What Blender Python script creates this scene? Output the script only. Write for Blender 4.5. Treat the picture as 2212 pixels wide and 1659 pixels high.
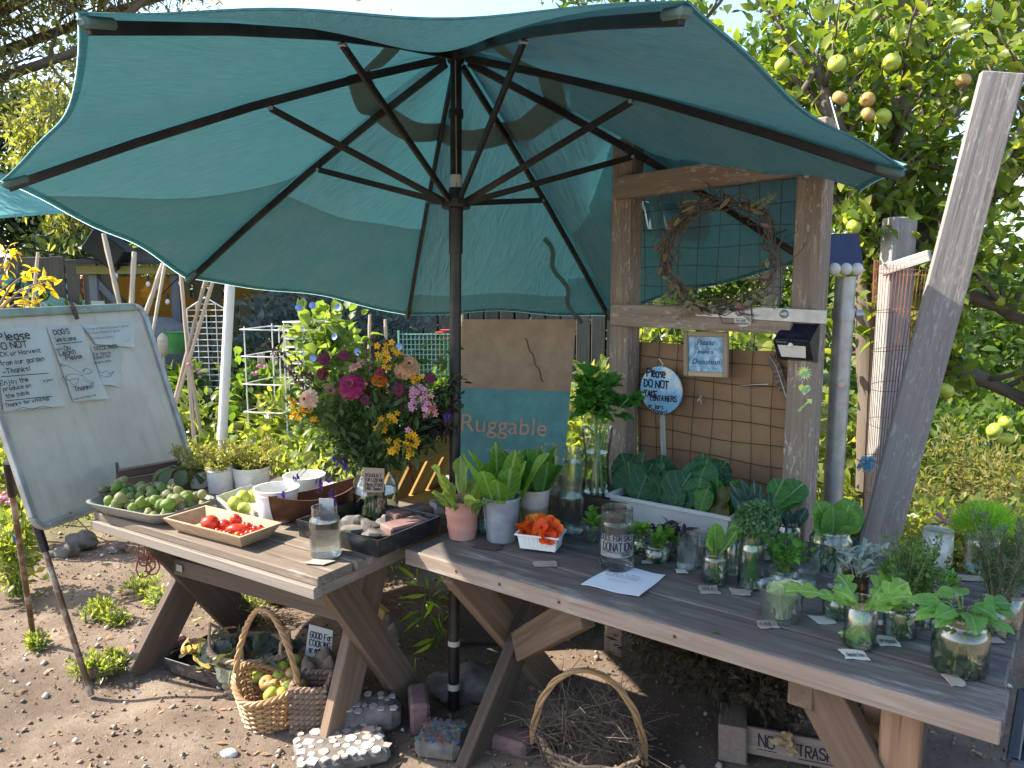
import bpy, math, random
import numpy as np
from mathutils import Vector as V, Matrix as MX
random.seed(7); rng = np.random.default_rng(11)
scene = bpy.context.scene
for o in list(bpy.data.objects): bpy.data.objects.remove(o)
rad = math.radians; PI = math.pi

# ---------------------------------------------------------------- camera, sky, sun, exposure
CAM_H = 1.6; PITCH = rad(7.9); FPX = 1650.0            # focal length in pixels of a 2212 px wide picture
cd = bpy.data.cameras.new('camera'); cam = bpy.data.objects.new('camera', cd); scene.collection.objects.link(cam)
cam.location = (0, 0, CAM_H); cam.rotation_euler = (PI/2 - PITCH, 0, 0)
cd.sensor_width = 36; cd.lens = 36*FPX/2212; cd.clip_end = 2000; cd.clip_start = .02
scene.camera = cam
SUN_EL, SUN_AZ = 41.0, 8.0                              # sun stands to the left, a little behind the scene
sun_to = V((-math.cos(rad(SUN_AZ))*math.cos(rad(SUN_EL)), math.sin(rad(SUN_AZ))*math.cos(rad(SUN_EL)), math.sin(rad(SUN_EL))))
w = bpy.data.worlds.new('World'); scene.world = w; w.use_nodes = True
nt = w.node_tree; nt.nodes.clear()
sky = nt.nodes.new('ShaderNodeTexSky'); sky.sky_type = 'NISHITA'; sky.sun_disc = False
sky.sun_elevation = rad(SUN_EL); sky.sun_rotation = math.atan2(sun_to.x, sun_to.y)
sky.air_density = 1.0; sky.dust_density = 1.5; sky.ozone_density = 1.0
bg = nt.nodes.new('ShaderNodeBackground'); bg.inputs[1].default_value = .15
wo = nt.nodes.new('ShaderNodeOutputWorld'); nt.links.new(sky.outputs[0], bg.inputs[0]); nt.links.new(bg.outputs[0], wo.inputs[0])
ld = bpy.data.lights.new('sun', 'SUN'); ld.energy = 4.8; ld.angle = rad(.55); ld.color = (1, .9, .75)
sun = bpy.data.objects.new('sun', ld); scene.collection.objects.link(sun)
sun.rotation_euler = sun_to.to_track_quat('Z', 'Y').to_euler(); sun.location = sun_to*20
vs = scene.view_settings; vs.view_transform = 'Standard'; vs.look = 'None'; vs.gamma = 1; vs.exposure = 1.62; vs.use_curve_mapping = False
scene.render.engine = 'CYCLES'
scene.cycles.max_bounces = 14; scene.cycles.transmission_bounces = 14; scene.cycles.transparent_max_bounces = 24; scene.cycles.diffuse_bounces = 5
scene.cycles.caustics_reflective = False; scene.cycles.caustics_refractive = False

# ---------------------------------------------------------------- pixels to places
C0 = V((0, 0, CAM_H)); cP, sP = math.cos(PITCH), math.sin(PITCH)
def ray(px, py):
    x, z = (px-1106)/FPX, -(py-829.5)/FPX
    return V((x, cP+z*sP, -sP+z*cP))
def G(px, py, z=0.0):                      # where a pixel's line meets the height z
    r = ray(px, py); return C0 + r*((z-CAM_H)/r.z)
def AT(px, py, Y):                         # where it meets the upright plane at distance Y
    r = ray(px, py); return C0 + r*(Y/r.y)
def HIT(px, py, P, n):
    r = ray(px, py); return C0 + r*((P-C0).dot(n)/r.dot(n))
def mpp(P): return ((P.y)*cP-(P.z-CAM_H)*sP)/FPX        # metres for one pixel there
def lerp(a, b, t): return a*(1-t)+b*t
def ru(a, b): return random.uniform(a, b)

# ---------------------------------------------------------------- mesh helpers
ORG = {}
def link(o): scene.collection.objects.link(o); return o
def tag(o, label=None, cat=None, group=None, kind=None):
    if label: o['label'] = label
    if cat: o['category'] = cat
    if group: o['group'] = group
    if kind: o['kind'] = kind
    return o
def thing(name, loc, label, cat, group=None):
    o = link(bpy.data.objects.new(name, None)); o.location = V(loc); o.empty_display_size = .05
    ORG[o] = V(loc); return tag(o, label, cat, group)
class MB:
    def __init__(s): s.v = []; s.f = []; s.m = []; s.u = []; s.r = []; s.rnd = 0.0; s.mi = 0
    def add(s, vs, fs, us=None, mi=None):
        b = len(s.v); s.v += [tuple(v) for v in vs]; s.u += [tuple(u) for u in (us if us is not None else vs)]
        s.r += [s.rnd]*len(vs); s.f += [tuple(i+b for i in f) for f in fs]; s.m += [s.mi if mi is None else mi]*len(fs); return s
    def quad(s, a, b, c, d): return s.add([a, b, c, d], [(0, 1, 2, 3)])
    def box(s, c, ax, ay, az, sx, sy, sz, bv=.003):
        """chamfered box: centre c, unit axes, full sizes; grain runs along ax"""
        c = V(c); ax, ay, az = V(ax), V(ay), V(az); h = (sx/2, sy/2, sz/2); bv = min(bv, min(h)*.6)
        vs, us, ix = [], [], {}
        off = (ru(0, 50), ru(0, 50), ru(0, 50))
        for i in (-1, 1):
            for j in (-1, 1):
                for k in (-1, 1):
                    for a in range(3):
                        q = [i*h[0], j*h[1], k*h[2]]
                        for b in range(3):
                            if b != a: q[b] -= (i, j, k)[b]*bv
                        ix[i, j, k, a] = len(vs); vs.append(c+ax*q[0]+ay*q[1]+az*q[2]); us.append([q[t]+off[t] for t in range(3)])
        F = []
        for a in range(3):
            b, d = (a+1) % 3, (a+2) % 3
            for sg in (-1, 1):
                def K(p, q):
                    t = [0, 0, 0]; t[a] = sg; t[b] = p; t[d] = q; return tuple(t)
                cy = [(-1, -1), (1, -1), (1, 1), (-1, 1)]
                if sg < 0: cy = cy[::-1]
                F.append([ix[K(*p)+(a,)] for p in cy])
            for p in (-1, 1):
                for q in (-1, 1):
                    def E(e):
                        t = [0, 0, 0]; t[a] = e; t[b] = p; t[d] = q; return tuple(t)
                    f = [ix[E(-1)+(b,)], ix[E(1)+(b,)], ix[E(1)+(d,)], ix[E(-1)+(d,)]]
                    F.append(f if p*q > 0 else f[::-1])
        for i in (-1, 1):
            for j in (-1, 1):
                for k in (-1, 1):
                    f = [ix[i, j, k, 0], ix[i, j, k, 1], ix[i, j, k, 2]]; F.append(f if i*j*k > 0 else f[::-1])
        return s.add(vs, F, us)
    def beam(s, p, q, wid, thk, up=(0, 0, 1), bv=.003):
        p, q = V(p), V(q); d = q-p; L = d.length; d.normalize(); n = V(up); n = (n-d*n.dot(d)).normalized()
        return s.box((p+q)/2, d, n.cross(d), n, L, wid, thk, bv)
    def tube(s, pts, r, n=8, cap=True):
        pts = [V(p) for p in pts]; N = len(pts)
        rs = r if isinstance(r, (list, tuple)) else [r]*N
        t = (pts[1]-pts[0]).normalized(); a = V((0, 0, 1)) if abs(t.z) < .9 else V((1, 0, 0)); a = (a-t*a.dot(t)).normalized()
        vs, us, F = [], [], []; L = 0
        for i, p in enumerate(pts):
            t = (pts[min(i+1, N-1)]-pts[max(i-1, 0)])
            t = t.normalized() if t.length > 1e-9 else V((0, 0, 1))
            a = (a-t*a.dot(t)); a = a.normalized() if a.length > 1e-6 else t.orthogonal().normalized(); b = t.cross(a)
            if i: L += (pts[i]-pts[i-1]).length
            for k in range(n):
                g = 2*PI*k/n; c, q = math.cos(g), math.sin(g)
                vs.append(p+(a*c+b*q)*rs[i]); us.append((L, c*rs[i], q*rs[i]))
        for i in range(N-1):
            for k in range(n):
                F.append((i*n+k, i*n+(k+1) % n, (i+1)*n+(k+1) % n, (i+1)*n+k))
        if cap: F += [tuple(range(n-1, -1, -1)), tuple(range((N-1)*n, N*n))]
        return s.add(vs, F, us)
    def lathe(s, prof, c=(0, 0, 0), n=28, sx=1, sy=1, rot=0, R=None):
        c = V(c); vs, us, F = [], [], []
        for (r, z) in prof:
            for k in range(n):
                g = 2*PI*k/n+rot; p = V((r*math.cos(g)*sx, r*math.sin(g)*sy, z))
                vs.append(c+(R@p if R else p)); us.append(p)
        for i in range(len(prof)-1):
            for k in range(n):
                F.append((i*n+k, i*n+(k+1) % n, (i+1)*n+(k+1) % n, (i+1)*n+k))
        if prof[0][0] > 1e-6: F.append(tuple(range(n-1, -1, -1)))
        if prof[-1][0] > 1e-6: F.append(tuple(range((len(prof)-1)*n, len(prof)*n)))
        return s.add(vs, F, us)
    def blob(s, c, rx, ry, rz, nu=10, nv=7, jit=.12, R=None):
        c = V(c); vs, F = [], []
        ph = [(ru(1, 3), ru(0, 6), ru(1, 3), ru(0, 6)) for _ in range(3)]
        for i in range(nv+1):
            th = PI*i/nv
            for k in range(nu):
                g = 2*PI*k/nu; d = V((math.sin(th)*math.cos(g), math.sin(th)*math.sin(g), math.cos(th)))
                m = 1+jit*sum(math.sin(a*d.x*2+b+d.z*cc*2+e) for a, b, cc, e in ph)/2
                p = V((d.x*rx*m, d.y*ry*m, d.z*rz*m)); vs.append(c+(R@p if R else p))
        for i in range(nv):
            for k in range(nu): F.append((i*nu+k, (i+1)*nu+k, (i+1)*nu+(k+1) % nu, i*nu+(k+1) % nu))
        return s.add(vs, F)
    def poly(s, pts, n, t):
        """flat outline with thickness t along n"""
        pts = [V(p) for p in pts]; N = len(pts); n = V(n)
        vs = [p for p in pts]+[p+n*t for p in pts]
        F = [tuple(range(N-1, -1, -1)), tuple(range(N, 2*N))]+[(i, (i+1) % N, N+(i+1) % N, N+i) for i in range(N)]
        return s.add(vs, F)
    def blade(s, base, d, nrm, L, W, shape='ovate', curl=.5, fold=.25, ruf=0., nl=6, nc=4, twist=0., ph=None, lob=0, sway=0., ld=.38):
        """one leaf: base point, growing direction, upper-side normal"""
        d = V(d).normalized(); n = V(nrm); n = (n-d*n.dot(d)); n = n.normalized() if n.length > 1e-5 else d.orthogonal().normalized(); b = d.cross(n)
        ph = ru(0, 6) if ph is None else ph; s.rnd = random.random()
        p = V(base); vs, us, F = [], [], []; st = L/nl
        for i in range(nl+1):
            t = i/nl
            if shape == 'ovate': w = (math.sin(PI*min(1, t*1.0)**.75)**.8)*(1-.15*t) if 0 < t < 1 else .04
            elif shape == 'lance': w = math.sin(PI*t**.85)*.9 if 0 < t < 1 else .04
            elif shape == 'spoon': w = .22+.78*min(1, max(0, (t-.15)/.5))**1.3 if t < .75 else math.sqrt(max(.02, 1-((t-.72)/.28)**2))
            elif shape == 'round': w = (math.sqrt(max(0, 1-(2*t-1)**2)) if 0 < t < 1 else .1)
            elif shape == 'petal': w = .18+.9*math.sin(PI*(t*.78))**1.1 if t < 1 else .45
            else: w = 1-t*.9
            if lob: w *= 1-ld+ld*abs(math.sin(lob*PI*t+ph))
            bb = b*math.cos(twist*t)+n*math.sin(twist*t); nn = n*math.cos(twist*t)-b*math.sin(twist*t)
            for j in range(nc+1):
                x = (j/nc-.5)*2; h = abs(x)*fold*w*W/2
                h += ruf*W*abs(x)**1.5*math.sin(ph+t*9+(j-2)*1.3)
                q = p+bb*(x*w*W/2)+nn*h; vs.append(q); us.append((t*L, x*w*W/2, 0))
            c_ = curl/nl; d2 = d*math.cos(c_)-n*math.sin(c_); n = n*math.cos(c_)+d*math.sin(c_); d = (d2+b*sway/nl).normalized(); b = d.cross(n); p = p+d*st
        for i in range(nl):
            for j in range(nc):
                a = i*(nc+1)+j; F.append((a, a+1, a+nc+2, a+nc+1))
        return s.add(vs, F, us)
    def build(s, name, mat, parent=None, label=None, cat=None, group=None, kind=None, smooth=True, org=None, ang=40):
        o0 = ORG[parent] if parent is not None else (V(org) if org is not None else V((0, 0, 0)))
        me = bpy.data.meshes.new(name)
        va = np.array(s.v, dtype=float)-np.array(o0); me.from_pydata(va.tolist(), [], s.f)
        return finish(me, name, mat, s.u, s.r, s.m, parent, o0, label, cat, group, kind, smooth, ang)
def finish(me, name, mat, u, r, mi, parent, o0, label, cat, group, kind, smooth, ang=40):
    mats = mat if isinstance(mat, (list, tuple)) else [mat]
    for m in mats: me.materials.append(m)
    a = me.attributes.new('uvw', 'FLOAT_VECTOR', 'POINT'); a.data.foreach_set('vector', np.array(u, dtype=np.float32).ravel())
    a = me.attributes.new('rnd', 'FLOAT', 'POINT'); a.data.foreach_set('value', np.array(r, dtype=np.float32))
    if len(mats) > 1: me.polygons.foreach_set('material_index', np.array(mi, dtype=np.int32))
    if smooth:
        me.polygons.foreach_set('use_smooth', np.ones(len(me.polygons), dtype=bool))
        if ang and len(me.polygons) < 6000: me.set_sharp_from_angle(angle=rad(ang))
    me.update(); o = link(bpy.data.objects.new(name, me))
    if parent is not None: o.parent = parent
    else: o.location = o0
    ORG[o] = V(o0); return tag(o, label, cat, group, kind)
def copy_tree(o, loc=None, rotz=None, label=None, scale=None):
    c = link(o.copy())
    if loc is not None: c.location = V(loc)
    if rotz is not None: c.rotation_euler = (c.rotation_euler[0], c.rotation_euler[1], rotz)
    if scale is not None: c.scale = (scale,)*3 if not hasattr(scale, '__len__') else scale
    if label: c['label'] = label
    for ch in list(o.children): copy_tree(ch).parent = c
    return c
# many alike leaves in one mesh, made with numpy
def leaf_tpl(L=1., W=.4, fold=.18, bend=.25):
    v = [(0, 0, 0)]; 
    for t, ww in ((.3, .9), (.65, .85)):
        z = -bend*t*t
        v += [(t, -W/2*ww, z+fold*W/2), (t, 0, z), (t, W/2*ww, z+fold*W/2)]
    v.append((1, 0, -bend)); f = [(0, 1, 2), (0, 2, 3), (1, 4, 5, 2), (2, 5, 6, 3), (4, 7, 5), (5, 7, 6)]
    return np.array(v)*[L, 1*L, L], f
def leaf_quad(L=1., W=.4, bend=.15):
    return np.array([(0, 0, 0), (.5, -W/2, -bend*.3), (1, 0, -bend), (.5, W/2, -bend*.3)])*L, [(0, 1, 2, 3)]
def cloud_mesh(P, D, S, tpl, up=None, name='leaves', rv=None):
    tv, tf = tpl; N = len(P); k = len(tv)
    D = D/np.maximum(1e-9, np.linalg.norm(D, axis=1, keepdims=True))
    U = rng.normal(size=(N, 3))*(.8 if up is None else up)+np.array([0, 0, 1.0])
    B = np.cross(U, D); B /= np.maximum(1e-9, np.linalg.norm(B, axis=1, keepdims=True)); Nn = np.cross(D, B)
    S = np.asarray(S).reshape(-1, 1, 1)*np.ones((N, 1, 1))
    A = P[:, None, :]+S*(tv[None, :, 0:1]*D[:, None, :]+tv[None, :, 1:2]*B[:, None, :]+tv[None, :, 2:3]*Nn[:, None, :])
    A = A.reshape(-1, 3); sizes = np.array([len(f) for f in tf]); flat = np.concatenate([np.array(f) for f in tf])
    idx = (flat[None, :]+(np.arange(N)*k)[:, None]).ravel(); tot = np.tile(sizes, N); st = np.concatenate([[0], np.cumsum(tot)[:-1]])
    me = bpy.data.meshes.new(name); me.vertices.add(len(A)); me.loops.add(len(idx)); me.polygons.add(len(tot))
    rr = np.repeat(rng.random(N) if rv is None else rv, k)
    return me, A, idx, st, tot, rr
def cloud(name, P, D, S, tpl, mat, parent=None, up=None, rv=None, org=None, **kw):
    P = np.asarray(P, float); D = np.asarray(D, float)
    o0 = ORG[parent] if parent is not None else V(org if org is not None else (0, 0, 0))
    me, A, idx, st, tot, rr = cloud_mesh(P-np.array(o0), D, S, tpl, up, name, rv)
    me.vertices.foreach_set('co', A.astype(np.float32).ravel()); me.loops.foreach_set('vertex_index', idx.astype(np.int32))
    me.polygons.foreach_set('loop_start', st.astype(np.int32)); me.polygons.foreach_set('loop_total', tot.astype(np.int32)); me.update(calc_edges=True)
    return finish(me, name, mat, A, rr, None, parent, o0, kw.get('label'), kw.get('cat'), kw.get('group'), kw.get('kind'), True, 0)
def sph(n): 
    d = rng.normal(size=(n, 3)); return d/np.linalg.norm(d, axis=1, keepdims=True)

# ---------------------------------------------------------------- materials
def newmat(name):
    m = bpy.data.materials.new(name); m.use_nodes = True; nt = m.node_tree; nt.nodes.clear(); out = nt.nodes.new('ShaderNodeOutputMaterial')
    def N(t, **k):
        n = nt.nodes.new('ShaderNode'+t)
        for a, b in k.items(): setattr(n, a, b)
        return n
    def L(a, b): nt.links.new(a, b)
    return m, N, L, out
def sx(c): return (c[0], c[1], c[2], 1)
def ramp(N, L, fac, stops):
    r = N('ValToRGB'); e = r.color_ramp.elements
    while len(e) < len(stops): e.new(.5)
    for q, (p, c) in zip(e, stops): q.position = p; q.color = sx(c) if len(c) == 3 else c
    L(fac, r.inputs[0]); return r.outputs[0]
def noise(N, L, vec, scale, detail=4, rough=.6, dist=0):
    n = N('TexNoise'); n.inputs['Scale'].default_value = scale; n.inputs['Detail'].default_value = detail; n.inputs['Roughness'].default_value = rough; n.inputs['Distortion'].default_value = dist
    if vec is not None: L(vec, n.inputs['Vector'])
    return n.outputs['Fac']
def mapping(N, L, vec, sc=(1, 1, 1), loc=(0, 0, 0)):
    m = N('Mapping'); m.inputs['Scale'].default_value = sc; m.inputs['Location'].default_value = loc; L(vec, m.inputs['Vector']); return m.outputs[0]
def mixc(N, L, a, b, fac, mode='MIX'):
    m = N('Mix', data_type='RGBA', blend_type=mode); 
    for s, x in ((m.inputs[6], a), (m.inputs[7], b), (m.inputs[0], fac)):
        if hasattr(x, 'is_linked'): L(x, s)
        elif isinstance(x, (int, float)): s.default_value = x
        else: s.default_value = sx(x)
    return m.outputs[2]
def bump(N, L, h, st, dist=.01):
    b = N('Bump'); b.inputs['Strength'].default_value = st; b.inputs['Distance'].default_value = dist; L(h, b.inputs['Height']); return b.outputs[0]
MC = {}
def plain(name, col, rough=.6, metal=0, var=.12, scale=12, bmp=.15, spec=.4, dirt=None, dirt_amt=.5, dirt_scale=5):
    """painted / plastic / metal surface with mottling and dirt"""
    if name in MC: return MC[name]
    m, N, L, out = newmat(name); p = N('BsdfPrincipled'); tc = N('Attribute', attribute_name='uvw').outputs['Vector']
    n1 = noise(N, L, tc, scale, 5); c2 = [max(0, x*(1-2*var)) for x in col]; c3 = [min(1, x*(1+var)) for x in col]
    c = ramp(N, L, n1, [(.3, c2), (.7, c3)])
    if dirt:
        n2 = noise(N, L, tc, dirt_scale, 7, .65); f = ramp(N, L, n2, [(.48, (0, 0, 0)), (.68, (dirt_amt,)*3)]); c = mixc(N, L, c, dirt, f)
    L(c, p.inputs['Base Color']); p.inputs['Roughness'].default_value = rough; p.inputs['Metallic'].default_value = metal; p.inputs['Specular IOR Level'].default_value = spec
    if bmp: L(bump(N, L, noise(N, L, tc, scale*6, 4), bmp, .003), p.inputs['Normal'])
    L(p.outputs[0], out.inputs[0]); MC[name] = m; return m
def wood(name, dark, light, rough=.8, gs=1., spots=0., spotc=(.5, .47, .42), bmp=.5, cracks=.5, wear=0., wearc=(.4, .4, .4)):
    """weathered board: grain runs along the board's own length"""
    if name in MC: return MC[name]
    m, N, L, out = newmat(name); p = N('BsdfPrincipled'); tc = N('Attribute', attribute_name='uvw').outputs['Vector']; oi = N('ObjectInfo').outputs['Random']
    g = mapping(N, L, tc, (2.2*gs, 60*gs, 60*gs)); n1 = noise(N, L, g, 1.0, 6, .6, .6)
    g2 = mapping(N, L, tc, (.9*gs, 9*gs, 9*gs)); n2 = noise(N, L, g2, 1.0, 4, .6, 1.2)
    c = ramp(N, L, n1, [(.25, dark), (.75, light)])
    mid = [(a+b)*.42 for a, b in zip(dark, light)]
    c = mixc(N, L, c, mid, ramp(N, L, n2, [(.35, (0, 0, 0)), (.7, (.75, .75, .75))]))
    hs = N('HueSaturation'); L(c, hs.inputs['Color']); mr = N('MapRange'); L(oi, mr.inputs[0]); mr.inputs[3].default_value = .8; mr.inputs[4].default_value = 1.2; L(mr.outputs[0], hs.inputs['Value']); c = hs.outputs[0]
    if cracks:
        g3 = mapping(N, L, tc, (1.1*gs, 34*gs, 34*gs), (7, 3, 1)); n3 = noise(N, L, g3, 1.0, 3, .5, .3)
        c = mixc(N, L, c, [x*.25 for x in dark], ramp(N, L, n3, [(.66, (0, 0, 0)), (.72, (cracks,)*3)]))
    if spots:
        g4 = mapping(N, L, tc, (26, 90, 90)); n4 = noise(N, L, g4, 1., 3, .55, .8)
        f = ramp(N, L, n4, [(.55, (0, 0, 0)), (.63, (1, 1, 1))]); n5 = noise(N, L, tc, 9, 3)
        f2 = mixc(N, L, f, ramp(N, L, n5, [(.42, (0, 0, 0)), (.55, (spots,)*3)]), 1.0, 'MULTIPLY'); c = mixc(N, L, c, spotc, f2)
    if wear:
        g6 = mapping(N, L, tc, (5, 30, 30)); n6 = noise(N, L, g6, 1., 6, .7); n7 = noise(N, L, tc, 2.2, 3)
        f = mixc(N, L, ramp(N, L, n6, [(.5, (0, 0, 0)), (.62, (1, 1, 1))]), ramp(N, L, n7, [(.4, (0, 0, 0)), (.65, (wear,)*3)]), 1., 'MULTIPLY'); c = mixc(N, L, c, wearc, f)
    L(c, p.inputs['Base Color']); p.inputs['Roughness'].default_value = rough; p.inputs['Specular IOR Level'].default_value = .25
    L(bump(N, L, n1, bmp, .004), p.inputs['Normal']); L(p.outputs[0], out.inputs[0]); MC[name] = m; return m
def leafm(name, a, b, trans=.45, gloss=.35, c=None, yel=0., spec=.3, vein=None):
    """leaf: light comes through it; colour drifts from leaf to leaf"""
    if name in MC: return MC[name]
    m, N, L, out = newmat(name); at = N('Attribute', attribute_name='rnd').outputs['Fac']
    st = [(0, a), (1, b)] if c is None else [(0, a), (.6, b), (1, c)]
    col = ramp(N, L, at, st); tc = N('Attribute', attribute_name='uvw').outputs['Vector']
    col = mixc(N, L, col, [min(1, x*1.5) for x in b], ramp(N, L, noise(N, L, tc, 30, 3), [(.45, (0, 0, 0)), (.8, (.4, .4, .4))]))
    if vein:
        sep = N('SeparateXYZ'); L(tc, sep.inputs[0]); ab = N('Math', operation='ABSOLUTE'); L(sep.outputs[1], ab.inputs[0])
        f = ramp(N, L, ab.outputs[0], [(0., (1, 1, 1)), (vein[1], (0, 0, 0))])
        ad = N('Math', operation='MULTIPLY_ADD'); L(ab.outputs[0], ad.inputs[0]); ad.inputs[1].default_value = -.9; L(sep.outputs[0], ad.inputs[2])
        si = N('Math', operation='SINE'); mu = N('Math', operation='MULTIPLY'); L(ad.outputs[0], mu.inputs[0]); mu.inputs[1].default_value = 2*PI/vein[2]; L(mu.outputs[0], si.inputs[0])
        f2 = ramp(N, L, si.outputs[0], [(.9, (0, 0, 0)), (1., (.55, .55, .55))]); f = mixc(N, L, f, f2, 1., 'LIGHTEN'); col = mixc(N, L, col, vein[0], f)
    p = N('BsdfPrincipled'); L(col, p.inputs['Base Color']); p.inputs['Roughness'].default_value = gloss; p.inputs['Specular IOR Level'].default_value = spec
    if vein:
        hv = N('Math', operation='MULTIPLY_ADD'); L(noise(N, L, tc, 70, 3), hv.inputs[0]); hv.inputs[1].default_value = 1.6; L(f, hv.inputs[2]); L(bump(N, L, hv.outputs[0], .7, .004), p.inputs['Normal'])
    t = N('BsdfTranslucent'); tcol = mixc(N, L, col, (1.0, 1.0, 1.0) if b[2] > .8*b[1] else (1.0, 1.0, .35), 1.0, 'MULTIPLY'); hs = N('HueSaturation'); L(tcol, hs.inputs['Color']); hs.inputs['Value'].default_value = 1.5 if max(b) > .5 else 2.6; L(hs.outputs[0], t.inputs[0])
    mx = N('MixShader'); mx.inputs[0].default_value = trans; L(p.outputs[0], mx.inputs[1]); L(t.outputs[0], mx.inputs[2]); L(mx.outputs[0], out.inputs[0]); MC[name] = m; return m
def fabric(name, col, tcol, trans=.5, streak=True):
    if name in MC: return MC[name]
    m, N, L, out = newmat(name); tc = N('Attribute', attribute_name='uvw').outputs['Vector']
    n1 = noise(N, L, mapping(N, L, tc, (14, 260, 14)), 1, 4, .7); n2 = noise(N, L, tc, 3.5, 5)
    dust = ramp(N, L, n2, [(.35, (0, 0, 0)), (.75, (.4, .4, .4))])
    c = mixc(N, L, ramp(N, L, n1, [(.3, [x*.85 for x in col]), (.7, [x*1.15 for x in col])]), (.3, .3, .26), dust)
    d = N('BsdfDiffuse'); L(c, d.inputs[0]); t = N('BsdfTranslucent')
    L(ramp(N, L, n1, [(.3, [x*.75 for x in tcol]), (.72, [min(1, x*1.3) for x in tcol])]), t.inputs[0])
    wr = noise(N, L, mapping(N, L, tc, (5, 16, 5)), 1, 5, .55, 1.2); b = bump(N, L, wr, .35, .03); L(b, d.inputs['Normal']); L(b, t.inputs['Normal'])
    mx = N('MixShader'); mx.inputs[0].default_value = trans; L(d.outputs[0], mx.inputs[1]); L(t.outputs[0], mx.inputs[2]); L(mx.outputs[0], out.inputs[0]); MC[name] = m; return m
def glassm(name, tint=(.97, .99, .98), edge=(.62, .72, .68), ior=1.45, rough=.02, refl=1.0, scr=0.):
    """thin glass: mirror-like at glancing angles, clear face-on, thicker-looking at the rim"""
    if name in MC: return MC[name]
    m, N, L, out = newmat(name); lw = N('LayerWeight'); lw.inputs[0].default_value = .5
    pw = N('Math', operation='POWER'); L(lw.outputs['Facing'], pw.inputs[0]); pw.inputs[1].default_value = 3.0; fr = N('Math', operation='MULTIPLY_ADD'); L(pw.outputs[0], fr.inputs[0]); fr.inputs[1].default_value = .85; fr.inputs[2].default_value = .085
    tr = N('BsdfTransparent'); f = ramp(N, L, lw.outputs['Facing'], [(.42, tint), (.96, edge)]); L(f, tr.inputs[0])
    gl = N('BsdfGlossy'); gl.inputs['Roughness'].default_value = rough; tc = N('Attribute', attribute_name='uvw').outputs['Vector']
    L(bump(N, L, noise(N, L, tc, 22, 2), .12, .01), gl.inputs['Normal'])
    mx = N('MixShader'); mu = N('Math', operation='MULTIPLY'); L(fr.outputs[0], mu.inputs[0]); mu.inputs[1].default_value = refl; L(mu.outputs[0], mx.inputs[0]); L(tr.outputs[0], mx.inputs[1]); L(gl.outputs[0], mx.inputs[2]); s = mx.outputs[0]
    if scr:
        df = N('BsdfDiffuse'); df.inputs[0].default_value = (.8, .82, .8, 1); m2 = N('MixShader'); L(ramp(N, L, noise(N, L, tc, 30, 6, .7), [(.35, (scr*.8,)*3), (.7, (scr,)*3)]), m2.inputs[0]); L(s, m2.inputs[1]); L(df.outputs[0], m2.inputs[2]); s = m2.outputs[0]
    L(s, out.inputs[0]); MC[name] = m; return m

def glassr(name, col, ior, keep=.22):
    m, N, L, out = newmat(name); g = N('BsdfGlass'); g.inputs['Color'].default_value = sx(col); g.inputs['IOR'].default_value = ior; g.inputs['Roughness'].default_value = 0.0; t = N('BsdfTransparent'); t.inputs[0].default_value = sx(col); mx = N('MixShader'); mx.inputs[0].default_value = keep; L(g.outputs[0], mx.inputs[1]); L(t.outputs[0], mx.inputs[2]); L(mx.outputs[0], out.inputs[0]); return m
M_glassR = glassr('solid clear glass', (.97, .985, .98), 1.45); M_waterR = glassr('still water', (.96, .985, .985), 1.33, .1)
M_glass = glassm('jar glass', (.97, .99, .98), (.36, .45, .41)); M_water = glassm('water', (.9, .95, .93), (.6, .72, .66), 1.33, .01, .8)
M_glassb = glassm('bluish glass', (.9, .97, .98), (.5, .66, .7)); M_plastic = glassm('clear plastic', (.93, .95, .95), (.75, .78, .78), 1.45, .1, .8, .05)
M_table = wood('grey table board', (.06, .053, .05), (.15, .132, .123), wear=.7, wearc=(.3, .3, .29), cracks=.7)
M_tedge = wood('board edge', (.14, .105, .082), (.32, .255, .205), cracks=.7, wear=.4)
M_tleft = wood('brown grey table board', (.105, .082, .064), (.25, .2, .158), wear=.5, wearc=(.36, .32, .28), cracks=.7)
M_leg = wood('brown leg timber', (.1, .066, .045), (.24, .17, .12), cracks=.5, gs=.8)
M_legd = wood('dark leg timber', (.065, .048, .037), (.15, .112, .085), cracks=.5, gs=.8)
M_post = wood('lichened post timber', (.15, .115, .09), (.34, .27, .21), spots=.8, spotc=(.46, .4, .34), cracks=.4)
M_postg = wood('silver post timber', (.2, .19, .185), (.42, .4, .385), spots=.5, spotc=(.5, .48, .46), cracks=.5)
M_plank = wood('grey plank timber', (.13, .118, .11), (.31, .285, .265), spots=.55, spotc=(.42, .4, .37), cracks=.3, gs=.6, bmp=.9)
M_chair = wood('yellow chair wood', (.3, .18, .055), (.55, .36, .13), cracks=.15, gs=.7, bmp=.2)
M_bamboo = wood('bamboo', (.36, .27, .19), (.62, .5, .38), cracks=.1, bmp=.2)
M_fence = wood('old fence board', (.07, .06, .055), (.17, .15, .135))
M_black = plain('dark bronze pole paint', (.018, .014, .013), .45, .3, spec=.5, dirt=(.11, .09, .07), dirt_amt=.35)
M_ink = plain('black marker ink', (.02, .02, .035), .8, bmp=0)
M_inkg = plain('grey pencil ink', (.2, .2, .22), .8, bmp=0)
M_white = plain('white plastic', (.78, .77, .73), .4, dirt=(.45, .4, .32), dirt_amt=.25, var=.03)
M_galv = plain('galvanised steel', (.4, .42, .43), .45, .75, var=.12, scale=25, dirt=(.3, .28, .25), dirt_amt=.4)
M_card = plain('kraft cardboard', (.4, .25, .135), .9, var=.08, scale=30, dirt=(.26, .16, .09), dirt_amt=.5, spec=.15)
M_cardg = plain('faded cardboard', (.33, .29, .25), .9, var=.12, scale=30, spec=.15)
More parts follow.
